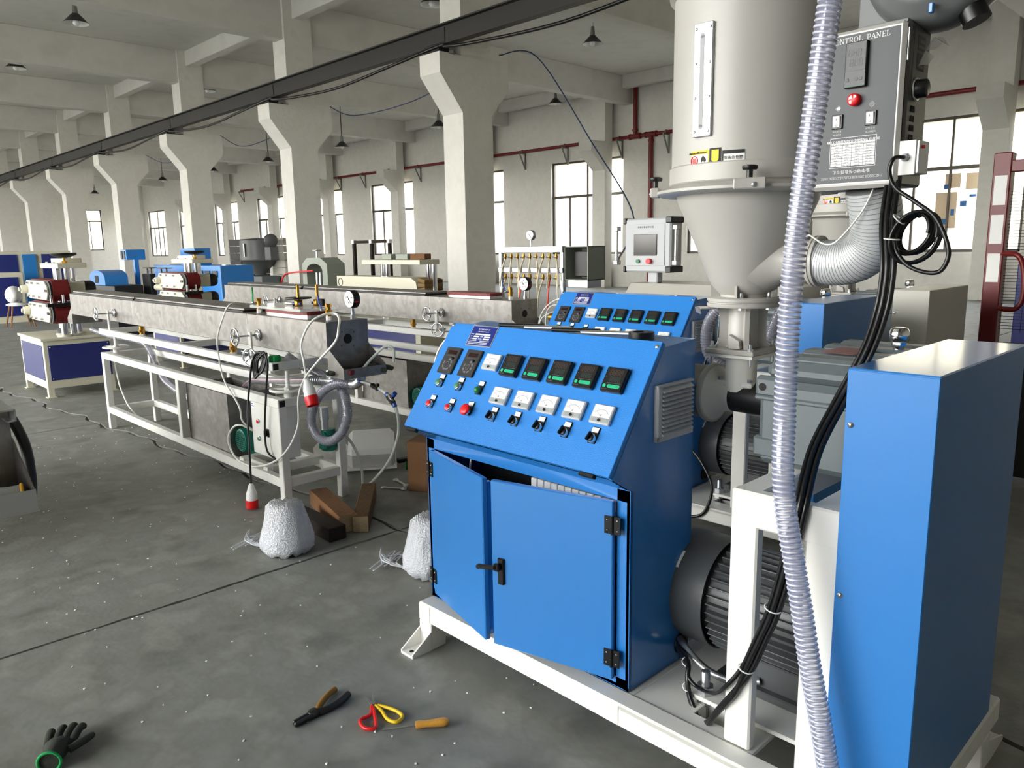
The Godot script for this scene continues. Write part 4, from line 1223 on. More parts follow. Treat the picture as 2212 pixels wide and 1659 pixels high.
	part(o, "sight_glass_frame", G().box(V(-1.2585, 1.9495, -1.986), V(0.060, 0.306, 0.010), Basis(), 0.002), M.alloy)
	part(o, "sight_glass", G().box(V(-1.2615, 1.946, -1.9812), V(0.0135, 0.245, 0.002)).cyl(V(-1.2615, 1.8235, -1.982), V(-1.2615, 1.8235, -1.9802), 0.00675, -1, 14).cyl(V(-1.2615, 2.0685, -1.982), V(-1.2615, 2.0685, -1.9802), 0.00675, -1, 14), M.black_gloss)
	for i in 4:
		for x in [-1.281, -1.236]:
			piece(o, "frame_screw", kits.screw, M.alloy, move(x, y0 + 0.014 + i * 0.0925, -1.981) * Transform3D(Basis.from_scale(Vector3.ONE * 0.55), Vector3.ZERO))
	# warning stickers
	var rs := 0.2308
	var st := part(o, "warning_sticker", cylinder_patch(c, rs, -15.0, 1.0, 1.703, 1.760), M.sticker_yellow)
	part(st, "white_field", cylinder_patch(c, rs + 0.0004, -14.2, 0.2, 1.717, 1.749), M.label_white)
	for a in [-11.5, -3.5]:
		var f := spot(c, rs + 0.0012, a, 1.733)
		if a < -8:
			part(st, "no_fire_sign", G().ring(f.origin, f.basis.z, 0.0125, 0.0014, 22, 5).bar(f * V(-0.008, 0.008, 0), f * V(0.008, -0.008, 0), 0.002, 0.0008, 0, f.basis.z), M.button_red)
			part(st, "flame_mark", G().prism([Vector2(-0.006, -0.008), Vector2(0.006, -0.008), Vector2(0.008, 0.001), Vector2(0.002, 0.009), Vector2(-0.001, 0.002), Vector2(-0.005, 0.006), Vector2(-0.008, 0.0)], f, 0.0003), M.tube_red)
		else:
			part(st, "hot_hand_mark", G().prism([Vector2(-0.008, 0.003), Vector2(-0.001, 0.012), Vector2(0.008, 0.004), Vector2(0.009, -0.006), Vector2(0.006, -0.001), Vector2(0.005, -0.008), Vector2(0.002, -0.001), Vector2(0.0, -0.008), Vector2(-0.002, -0.001), Vector2(-0.005, -0.007)], f, 0.0003), M.ink_black)
			part(st, "hot_surface_mark", G().box(f * V(0, -0.011, 0), V(0.022, 0.0014, 0.0006), f.basis).box(f * V(0, -0.0135, 0), V(0.022, 0.0014, 0.0006), f.basis), M.ink_black)
		letters(st, "HOT SURFACE" if a > -8 else "NO FLAMES", spot(c, rs + 0.0008, a, 1.7075), 0.0040, M.ink_black)
		var tf := spot(c, rs + 0.0008, a - 1.5, 1.7545)
		letters(st, "WARNING", tf * move(0.004, -0.0015, 0), 0.0045, M.ink_black)
		part(st, "triangle_mark", G().prism([Vector2(-0.016, -0.003), Vector2(-0.009, -0.003), Vector2(-0.0125, 0.004)], tf, 0.0003), M.ink_black)
	var bk := part(o, "filling_sticker", cylinder_patch(c, rs, 1.4, 10.4, 1.705, 1.763), M.ink_black)
	var kf := spot(c, rs + 0.0010, 5.9, 1.738)
	part(bk, "hopper_mark", G().prism([Vector2(-0.011, 0.020), Vector2(0.011, 0.020), Vector2(0.011, -0.008), Vector2(0, -0.016), Vector2(-0.011, -0.008)], kf, 0.0003), M.sticker_yellow)
	letters(bk, "FILL TO LEVEL", kf * move(0, -0.027, 0), 0.0045, M.ink_white)
	var qs := part(o, "quality_sticker", cylinder_patch(c, rs, 11.0, 26.5, 1.703, 1.754), M.ink_black)
	part(qs, "white_field", cylinder_patch(c, rs + 0.0004, 12.0, 26.5, 1.709, 1.744), M.label_white)
	var qf := spot(c, rs + 0.0016, 19.0, 1.0)
	part(qs, "certificate_print", strokes("產品合格證", qf * move(0, 0.729, -0.0002), 0.0098, 1.12), M.ink_black)
	letters(qs, "Quality Assured", qf * move(0, 0.7145, -0.0002), 0.0075, M.ink_black)
	return o

func dryer_fittings() -> void:
	# its control box
	var x0 := -0.957
	var x1 := -0.733
	var y0 := 1.627
	var y1 := 2.012
	var o := thing("control_box", "beige control box with slate face marked CONTROL PANEL on the dryer hopper", "control box", V(-0.845, 1.627, -2.09))
	part(o, "housing", G().span(V(x0, y0 + 0.002, -2.175), V(x1 + 0.005, y1 - 0.002, -2.040), 0.006), M.paint_hammer)
	part(o, "front_rim", G().span(V(x0, y0, -2.042), V(x1, y1, -2.0225), 0.011), M.dryer_grey)
	part(o, "rim_line", G().span(V(x0 + 0.008, y0 + 0.013, -2.03), V(x1 - 0.008, y1 - 0.008, -2.0222), 0.001), M.label_white)
	part(o, "slate_face", G().span(V(x0 + 0.012, y0 + 0.017, -2.03), V(x1 - 0.012, y1 - 0.012, -2.0216), 0.0005), M.panel_slate)
	var z := -2.0213
	letters(o, "CONTROL  PANEL", move(-0.841, 1.987, z), 0.0122, M.ink_white, "Droid Serif")
	# digital controller
	var dc := part(o, "temperature_controller", G().span(V(-0.8695, 1.872, -2.03), V(-0.8165, 1.9795, -2.009), 0.002), M.black_plastic)
	part(dc, "window_rim", G().span(V(-0.866, 1.9765, -2.0092), V(-0.82, 1.9775, -2.0085)).span(V(-0.866, 1.911, -2.0092), V(-0.82, 1.912, -2.0085)).span(V(-0.867, 1.911, -2.0092), V(-0.866, 1.9775, -2.0085)).span(V(-0.82, 1.911, -2.0092), V(-0.819, 1.9775, -2.0085)), M.ink_grey)
	for y in [1.945, 1.922]:
		piece(dc, "display_digits", kits.seg3, M.ink_grey, move(-0.861 + (0.004 if y < 1.93 else 0.0), y, -2.0083))
	for x in [-0.860, -0.839, -0.828]:
		part(dc, "key", G().span(V(x - 0.0035, 1.887, -2.0092), V(x + 0.0035, 1.894, -2.0078), 0.0006), M.ink_grey)
	part(dc, "name_strip", G().span(V(-0.868, 1.8735, -2.0092), V(-0.818, 1.8795, -2.0084)), mat("strip_green", Color(0.33, 0.40, 0.37), 0.5))
	# buzzer
	var bz := part(o, "red_buzzer", G().cyl(V(-0.843, 1.843, -2.022), V(-0.843, 1.843, -2.004), 0.0155, 0.0145, 26, 0.002), M.button_red)
	part(bz, "buzzer_mark", G().prism([Vector2(0.002, 0.002), Vector2(0.009, 0.004), Vector2(0.008, 0.009), Vector2(0.002, 0.0105)], move(-0.843, 1.843, -2.0042), 0.0006).prism([Vector2(-0.002, -0.002), Vector2(-0.009, -0.004), Vector2(-0.008, -0.009), Vector2(-0.002, -0.0105)], move(-0.843, 1.843, -2.0042), 0.0006).prism([Vector2(-0.002, 0.002), Vector2(-0.0105, 0.0), Vector2(-0.009, 0.006), Vector2(-0.003, 0.0105)], move(-0.843, 1.843, -2.0042), 0.0006), M.ink_white)
	# rocker switches with their signs
	for s in [[-0.8845, "加热开关", "HEATER"], [-0.8015, "风机开关", "BLOWER"]]:
		var x: float = s[0]
		var sw := part(o, "rocker_switch", G().span(V(x - 0.0135, 1.778, -2.024), V(x + 0.0135, 1.813, -2.016), 0.001), M.black_plastic)
		part(sw, "rocker", G().box(V(x, 1.7955, -2.0155), V(0.018, 0.027, 0.007), Basis(V(1, 0, 0), 0.12), 0.001), M.white_plastic)
		part(sw, "rocker_print", G().box(V(x, 1.801, -2.0113), V(0.0012, 0.006, 0.0006)).ring(V(x, 1.7875, -2.0128), V(0, 0, 1), 0.0026, 0.0004, 14, 5), M.ink_black)
		part(o, "sign_frame", G().ring(V(x, 1.828, z), V(0, 0, 1), 0.0075, 0.0006, 4, 4), M.ink_white)
		if x < -0.85:
			part(o, "flame_sign", G().prism([Vector2(-0.004, -0.004), Vector2(0.004, -0.004), Vector2(0.005, 0.001), Vector2(0.001, 0.005), Vector2(-0.005, 0.001)], move(x, 1.828, z), 0.0004), M.ink_white)
		else:
			for q in [[-1, -1], [1, -1], [-1, 1], [1, 1]]:
				part(o, "fan_sign", G().ring(V(x + q[0] * 0.0022, 1.828 + q[1] * 0.0022, z), V(0, 0, 1), 0.0018, 0.0004, 12, 4), M.ink_white)
		part(o, "switch_print", strokes(s[1], move(x, 1.7695, z + 0.0002), 0.0052), M.ink_white)
		letters(o, s[2], move(x, 1.7632, z), 0.0045, M.ink_white)
	# the drying table
	var tb := part(o, "drying_table", G().span(V(-0.9005, 1.681, z - 0.0004), V(-0.785, 1.7555, z)), M.ink_white)
	part(tb, "table_field", G().span(V(-0.8993, 1.6822, z - 0.0002), V(-0.7862, 1.7543, z + 0.0002)), M.panel_slate)
	letters(tb, "RECOMMENDED DRYING GUIDE", move(-0.843, 1.7455, z + 0.0002), 0.0060, M.ink_white, "Droid Sans", 1.05, true)
	part(tb, "table_rows", G().span(V(-0.897, 1.685, z), V(-0.788, 1.7425, z + 0.0004)), M.label_white)
	var lines := G()
	for i in range(1, 9):
		lines.box(V(-0.8425, 1.685 + i * 0.0064, z + 0.0005), V(0.109, 0.0007, 0.0003))
	for x in [-0.868, -0.845, -0.816]:
		lines.box(V(x, 1.711, z + 0.0005), V(0.0007, 0.052, 0.0003))
	part(tb, "table_lines", lines, M.ink_black)
	var rows := [["RAW MATERIAL", "DRYING TEMPERATURE", "", "DRYING TIME"], ["PP PE", "80°C", "176°F", "1Hours"], ["PS", "80°C", "176°F", "1Hours"], ["ABS AS", "80°C", "180°F", "2Hours"], ["Acetyl", "77°C", "170°F", "2Hours"], ["Polycarbonate", "120°C", "248°F", "2Hours"], ["Nylon", "82°C", "180°F", "4Hours"], ["PVC", "71°C", "160°F", "1Hours"], ["PET", "160-180°C", "320°F", "4Hours"]]
	for i in rows.size():
		for k in 4:
			if rows[i][k]:
				letters(tb, rows[i][k], move([-0.8825, -0.8565, -0.8305, -0.8020][k] + (0.013 if i == 0 and k == 1 else 0.0), 1.7378 - i * 0.0064, z + 0.0004), 0.0036, M.ink_black)
	part(o, "warning_print", strokes("维修前请先切断电源", move(-0.8435, 1.6660, z + 0.0002), 0.0096, 1.1), M.ink_white)
	letters(o, "DISCONNECT POWER BEFORE SERVICING", move(-0.8435, 1.6560, z), 0.0058, M.ink_white, "Droid Serif", 0.94)
	# its right side
	var xs := x1 + 0.0052
	part(o, "side_door", G().span(V(xs - 0.002, 1.862, -2.168), V(xs + 0.0008, 2.004, -2.062), 0.001), M.paint_hammer)
	for q in [[1.95, 1.985], [1.905, 1.944]]:
		part(o, "rating_label", G().span(V(xs, q[0], -2.135), V(xs + 0.0012, q[1], -2.085)), M.dark_plastic)
		part(o, "label_print", G().span(V(xs, q[0] + 0.006, -2.13), V(xs + 0.0014, q[0] + 0.012, -2.09)).span(V(xs, q[0] + 0.018, -2.13), V(xs + 0.0014, q[0] + 0.026, -2.10)), M.ink_grey)
	part(o, "knob_ring", G().ring(V(xs + 0.002, 1.860, -2.092), V(1, 0, 0), 0.0250, 0.0035, 26, 8), M.chrome)
	part(o, "isolator_knob", G().cyl(V(xs, 1.860, -2.092), V(xs + 0.028, 1.860, -2.092), 0.0225, 0.021, 26, 0.002), M.black_plastic)
	for i in 5:
		part(o, "louvre", G().prism([Vector2(-0.015, 0), Vector2(0.015, 0), Vector2(0.013, 0.014), Vector2(-0.011, 0.014)], Transform3D(Basis(V(0, 0, -1), V(0, 1, 0), V(1, 0, 0)), V(xs - 0.0005, 1.806 - i * 0.0225, -2.082)), 0.0012), M.black_matt)
	part(o, "edge_strip", G().span(V(x1 - 0.001, 1.92, -2.045), V(x1 + 0.003, 1.995, -2.035), 0.001), M.chrome)
	# peeling film on the side
	var pf := [V(xs + 0.002, 1.915, -2.095), V(xs + 0.012, 1.950, -2.105), V(xs + 0.03, 1.975, -2.10), V(xs + 0.04, 1.97, -2.12)]
	var fg := G()
	for i in 3:
		fg.quad(pf[i], pf[i] + V(0.012, 0.004, -0.03), pf[i + 1] + V(0.010, -0.01, -0.035), pf[i + 1])
	part(o, "peeling_film", fg, M.tube_clear)
	# white junction box fixed below the louvres
	var j := thing("junction_box", "small white junction box with a cable gland under the control box's louvres", "junction box", V(-0.71, 1.655, -2.05))
	part(j, "box_body", G().span(V(-0.727, 1.655, -2.10), V(-0.688, 1.733, -2.034), 0.002), M.zinc)
	part(j, "white_lid", G().span(V(-0.7325, 1.653, -2.035), V(-0.6945, 1.7335, -2.0285), 0.001), M.white_plastic)
	part(j, "gland", G().cyl(V(-0.717, 1.694, -2.029), V(-0.717, 1.694, -2.018), 0.0085, -1, 16, 0.001).hex(V(-0.717, 1.694, -2.0285), V(-0.717, 1.694, -2.023), 0.0105), M.grey_plastic)
	part(j, "red_pilot", G().cyl(V(-0.6885, 1.718, -2.055), V(-0.6835, 1.718, -2.055), 0.004, -1, 12, 0.001), M.button_red)
	# the blower above
	var b := thing("blower", "grey snail-shaped blower above the control box with a red and white sticker", "blower", V(-0.80, 2.02, -2.15))
	var ax := Transform3D(Basis(V(1, 0, 0), V(0, 0, 1), V(0, -1, 0)), V(-0.712, 2.165, -2.17))
	part(b, "volute", G().lathe(ax, [Vector2(0.06, -0.05), Vector2(0.12, -0.05), Vector2(0.158, -0.03), Vector2(0.166, 0.0), Vector2(0.166, 0.04), Vector2(0.158, 0.075), Vector2(0.140, 0.096), Vector2(0.128, 0.10), Vector2(0.118, 0.112), Vector2(0.10, 0.118), Vector2(0.09, 0.112), Vector2(0.05, 0.112), Vector2(0, 0.11)], 56, 0.6), M.blower_grey)
	part(b, "bracket_plate", G().span(V(-0.90, 2.012, -2.16), V(-0.80, 2.20, -2.15), 0.002).span(V(-0.86, 2.012, -2.165), V(-0.74, 2.02, -2.05), 0.001), M.blower_grey)
	part(b, "clip", G().span(V(-0.697, 2.020, -2.062), V(-0.687, 2.043, -2.048), 0.002), M.paint_blue)
	part(b, "outlet_stub", G().cyl(V(-0.640, 2.055, -2.13), V(-0.615, 2.000, -2.13), 0.030, 0.032, 20), M.black_plastic)
	part(b, "test_label", G().span(V(-0.868, 2.014, -2.1495), V(-0.848, 2.042, -2.1485)), M.label_white)
	part(b, "label_print", G().span(V(-0.866, 2.017, -2.1487), V(-0.850, 2.022, -2.1482)).span(V(-0.866, 2.026, -2.1487), V(-0.852, 2.031, -2.1482)), M.tube_red)
	# corrugated hot-air duct between control box and nozzle
	var d := thing("air_duct", "silvery cloth-covered corrugated air duct curving from the control box to the hopper", "air duct", V(-0.9, 1.38, -2.2))
	var dp := curve([V(-1.004, 1.440, -2.215), V(-0.95, 1.437, -2.215), V(-0.885, 1.452, -2.205), V(-0.838, 1.498, -2.185), V(-0.825, 1.56, -2.155), V(-0.830, 1.635, -2.125)], 22)
	var rr := []
	for i in dp.size():
		rr.append(0.061 + 0.0035 * minf(1.0, i / 30.0) + (0.0016 if i % 3 == 0 else 0.0))
	part(d, "cloth_sleeve", G().tube(dp, rr, 32), M.duct_cloth)
	var rings := G()
	for i in range(2, dp.size() - 2, 3):
		rings.ring(dp[i], dp[i + 1] - dp[i - 1], rr[i] + 0.0002, 0.0011, 32, 5)
	part(d, "wire_rib", rings, M.duct_wire)
	# thin white lead along the duct
	single("white_lead", "thin white lead drooping from the control box round the duct's flange", "wire", G().tube(curve([V(-0.80, 1.627, -2.06), V(-0.83, 1.57, -2.07), V(-0.90, 1.50, -2.10), V(-0.95, 1.490, -2.13), V(-1.0, 1.515, -2.14), V(-1.02, 1.50, -2.16)], 7), 0.0026, 6), M.cable_white, V(-0.9, 1.5, -2.1))
	# black cables under the box
	var loop := func(cx: float, cy: float, rx: float, ry: float, z: float, turns: float, tilt: float) -> Array:
		var p := []
		for i in int(turns * 24):
			var a := TAU * i / 24.0
			p.append(V(cx + cos(a) * rx + sin(a) * tilt, cy + sin(a) * ry, z - 0.006 * turns * i / 24.0 - 0.4 * cos(a) * rx))
		return p
	var k := thing("cable_coil", "coiled black cable tied with white ties under the control box", "cable coil", V(-0.75, 1.45, -2.0))
	part(k, "coil", G().tube(loop.call(-0.672, 1.512, 0.034, 0.047, -1.965, 3.4, 0.012), 0.0052, 8), M.cable_black)
	part(k, "coil", G().tube(loop.call(-0.664, 1.503, 0.046, 0.060, -1.96, 2.3, 0.010), 0.0050, 8), M.cable_black)
	part(k, "slack_loop", G().tube(curve([V(-0.717, 1.694, -2.016), V(-0.730, 1.690, -1.99), V(-0.736, 1.660, -1.985), V(-0.715, 1.62, -1.975), V(-0.665, 1.585, -1.965), V(-0.615, 1.545, -1.955), V(-0.582, 1.475, -1.95), V(-0.592, 1.43, -1.95), V(-0.622, 1.422, -1.95), V(-0.668, 1.438, -1.955), V(-0.700, 1.475, -1.96), V(-0.708, 1.52, -1.965)], 8), 0.0052, 8), M.cable_black)
	part(k, "cable_tie", G().ring(V(-0.708, 1.500, -1.952), V(0.1, 1, 0), 0.017, 0.0018, 16, 5), M.white_plastic)
	part(k, "cable_tie", G().ring(V(-0.696, 1.546, -1.955), V(0.7, 0.7, 0), 0.016, 0.0018, 16, 5), M.white_plastic)
	var run := thing("cable_run", "bundle of black cables hanging from the control box down to the console grommet", "cable", V(-0.86, 0.2, -1.8))
	var upper := [V(-0.745, 1.64, -2.03), V(-0.735, 1.54, -1.985), V(-0.716, 1.45, -1.955), V(-0.714, 1.40, -1.95), V(-0.720, 1.33, -1.945), V(-0.736, 1.232, -1.915), V(-0.775, 1.111, -1.87), V(-0.795, 1.0, -1.79), V(-0.780, 0.90, -1.70), V(-0.790, 0.815, -1.688), V(-0.812, 0.687, -1.686), V(-0.836, 0.587, -1.686), V(-0.862, 0.513, -1.686), V(-0.899, 0.413, -1.688)]
	var low := [V(-0.930, 0.33, -1.690), V(-0.985, 0.245, -1.705), V(-1.043, 0.160, -1.745), V(-1.090, 0.150, -1.775), V(-1.126, 0.185, -1.79), V(-1.142, 0.235, -1.80), V(-1.160, 0.262, -1.83), V(-1.236, 0.247, -1.90), V(-1.287, 0.240, -1.966)]
	var short := [V(-0.958, 0.345, -1.692), V(-1.020, 0.280, -1.74), V(-1.100, 0.240, -1.79), V(-1.138, 0.252, -1.80), V(-1.165, 0.275, -1.84), V(-1.287, 0.236, -1.966)]
	for i in 3:
		var e := (i - 1) * 0.013
		var q := []
		for p in upper:
			q.append(p + V(e, 0, -absf(e) * 0.4))
		for p in (short if i == 0 else low):
			q.append(p + V(0, e * 0.6, 0))
		part(run, "cable", G().tube(curve(q, 7), 0.0072 if i else 0.006, 8), M.cable_black)
	for q in [V(-0.832, 0.607, -1.686), V(-0.897, 0.418, -1.688)]:
		part(run, "cable_tie", G().ring(q, V(0.25, 1, 0.0), 0.020, 0.0018, 16, 5), M.white_plastic)
	for q in [V(-1.138, 0.215, -1.796), V(-1.17, 0.264, -1.838)]:
		part(run, "cable_tie", G().ring(q, V(0.5, 0.8, 0.5), 0.0135, 0.0018, 16, 5), M.white_plastic)
	# flexible metal conduit from the grommet
	var fc := curve([V(-1.287, 0.246, -1.975), V(-1.24, 0.262, -1.925), V(-1.19, 0.245, -1.905), V(-1.13, 0.224, -1.90), V(-1.06, 0.222, -1.905), V(-0.98, 0.24, -1.93)], 26)
	var fr := []
	for i in fc.size():
		fr.append(0.0115 if i % 2 == 0 else 0.0098)
	single("metal_conduit", "short flexible steel conduit leaving the console's grommet", "conduit", G().tube(fc, fr, 14), M.zinc, V(-1.2, 0.22, -1.92))
	# the clear spiral hose that hangs in front of everything
	var hp := curve([V(-0.70, 2.42, -1.72), V(-0.728, 2.24, -1.68), V(-0.748, 2.06, -1.66), V(-0.760, 1.90, -1.65), V(-0.776, 1.74, -1.65), V(-0.791, 1.60, -1.65), V(-0.803, 1.44, -1.65), V(-0.807, 1.28, -1.648), V(-0.803, 1.10, -1.642), V(-0.790, 0.98, -1.62), V(-0.772, 0.88, -1.612), V(-0.750, 0.79, -1.608), V(-0.722, 0.67, -1.605), V(-0.694, 0.545, -1.60), V(-0.663, 0.42, -1.60), V(-0.635, 0.29, -1.60), V(-0.605, 0.14, -1.59), V(-0.56, 0.035, -1.56)], 10)
	var h := thing("spiral_hose", "clear violet-tinted spiral suction hose hanging in front of the extruder and guard cabinet", "hose", V(-0.60, 0.01, -1.6))
	part(h, "hose_wall", G().tube(hp, 0.0235, 24), M.hose_clear)
	part(h, "liner", G().tube(hp, 0.0195, 18), M.hose_clear)
	part(h, "spiral_rib", spiral(hp, 0.0228, 0.0032, 0.0125), M.hose_wire)
	var pr := part(h, "hose_print", G(), M.ink_black) if false else null
	# hoses of the second line beside the hopper foot
	for q in [["left of the hopper foot", [V(-1.46, 1.29, -2.6), V(-1.54, 1.262, -2.6), V(-1.592, 1.20, -2.6), V(-1.604, 1.132, -2.6), V(-1.587, 1.072, -2.6), V(-1.52, 1.03, -2.6), V(-1.42, 1.01, -2.6)]], ["right of the hopper foot", [V(-1.37, 1.30, -2.8), V(-1.40, 1.245, -2.8), V(-1.425, 1.185, -2.8), V(-1.445, 1.13, -2.8), V(-1.49, 1.08, -2.8), V(-1.56, 1.04, -2.8)]]]:
		var p := curve(q[1], 14)
		var t := thing("spiral_hose", "dark clear spiral hose bending down %s" % q[0], "hose", q[1][-1])
		part(t, "hose_wall", G().tube(p, 0.022, 18), M.hose_clear_grey)
		part(t, "spiral_rib", spiral(p, 0.0215, 0.0026, 0.011), M.hose_wire_dark)
	# small black lead over the second motor
	single("black_lead", "thin black lead looping in front of the second line's motor", "cable", G().tube(curve([V(-2.02, 0.98, -3.3), V(-2.06, 0.80, -3.28), V(-2.12, 0.62, -3.27), V(-2.24, 0.46, -3.27), V(-2.24, 0.25, -3.27), V(-2.15, 0.12, -3.27), V(-2.02, 0.14, -3.28), V(-1.98, 0.28, -3.3), V(-2.06, 0.40, -3.32), V(-2.16, 0.47, -3.34)], 8), 0.008, 7), M.cable_black, V(-2.1, 0.5, -3.3))

# a wire wound round a path
func spiral(p: Array, r: float, wire: float, pitch: float) -> Geo:
	var pts := []
	var f := Basis()
	var last: Vector3 = (p[1] - p[0]).normalized()
	f = G().frame_of(last)
	var run := 0.0
	for i in p.size() - 1:
		var d: Vector3 = p[i + 1] - p[i]
		var t := d.normalized()
		var ax := last.cross(t)
		if ax.length() > 1e-6:
			f = Basis(ax.normalized(), last.angle_to(t)) * f
		last = t
		var n := maxi(2, int(d.length() / pitch * 12.0))
		for s in n:
			var a := TAU * (run + d.length() * s / n) / pitch
			pts.append(p[i] + d * (float(s) / n) + (f.x * cos(a) + f.z * sin(a)) * r)
		run += d.length()
	return G().tube(pts, wire, 5)

func line_one() -> void:
	make_kits()
	var step := V(-0.95, 0, -1.66)
	var c := console("bright blue sloped control console with open cabinet doors, nearest the viewer")
	dup(c, step, "second blue control console, seen above and behind the nearest one")
	var b := base_frame("white welded steel machine base under the nearest console and gearbox")
	dup(b, step, "white machine base of the second line, seen past the nearest motor")
	var m := motor("dark grey finned motor with a round fan cover beside the nearest console")
	dup(m, step, "dark grey motor of the second line, in shade behind the first")
	var g := gearbox("dark grey gearbox with chrome breather cap behind the hanging hose")
	dup(g, step, "second gearbox, only its chrome cap showing above the blue guard behind")
	dup(g, V(-0.93, 0, -2.80), "third gearbox, its chrome cap showing beside the grey guard cabinet")
	var e := barrel("steel extruder barrel with white feed throat and a wired heater head left of the console")
	dup(e, step, "second line's extruder barrel with black heater bands left of its console")
	guard("tall bright blue guard cabinet with a glossy top at the right front", M.paint_blue)
	var g2 := guard("second blue guard cabinet, behind the hanging black cables", M.paint_blue)
	g2.position += V(-0.977, 0, -1.655)
	var g3 := guard("light grey guard cabinet left of the red lift", M.paint_beige)
	g3.position += V(-0.913, 0, -2.795)
	var d := dryer("big beige hopper dryer with a sight glass and warning stickers, at the top right", true)
	dryer_fittings()
	dup(d, V(-0.88, 0, -2.85), "shaded hopper dryer behind, between the nearest hopper and the silvery duct")

# ================================================================ tanks and haul-offs
const ZX := Basis(Vector3(0, 0, 1), Vector3(0, 1, 0), Vector3(1, 0, 0))
const XY := Basis(Vector3(1, 0, 0), Vector3(0, 1, 0), Vector3(0, 0, 1))

func handwheel(o: Node3D, c: Vector3, axis: Vector3, r: float, wire: float, m: Material) -> MeshInstance3D:
	var g := G().ring(c, axis, r, wire, 26, 8)
	var f := g.frame_of(axis)
	for i in 3:
		var a := TAU * i / 3.0 + 0.4
		g.cyl(c, c + (f.x * cos(a) + f.z * sin(a)) * r, wire * 0.9, -1, 8)
	g.cyl(c - axis * 0.014, c + axis * 0.014, r * 0.22, -1, 14)
	return part(o, "handwheel", g, m)

func ball_valve(o: Node3D, c: Vector3, lever: Array, m: Material) -> void:
	var v := part(o, "ball_valve", G().cyl(c, c + V(0, 0.02, 0), 0.015, -1, 14).hex(c + V(0, 0.018, 0), c + V(0, 0.034, 0), 0.019).cyl(c + V(0, 0.034, 0), c + V(0, 0.05, 0), 0.013, -1, 14).hex(c + V(0, 0.05, 0), c + V(0, 0.066, 0), 0.018), M.brass)
	part(v, "white_socket", G().hex(c - V(0, 0.022, 0), c, 0.016), M.white_plastic)
	part(v, "valve_stem", G().cyl(c + V(0, 0.03, 0), lever[0], 0.006, -1, 10).ball(lever[0], 0.009, 10), M.chrome)
	part(v, "lever", G().tube(curve(lever, 4), 0.0048, 6), m)

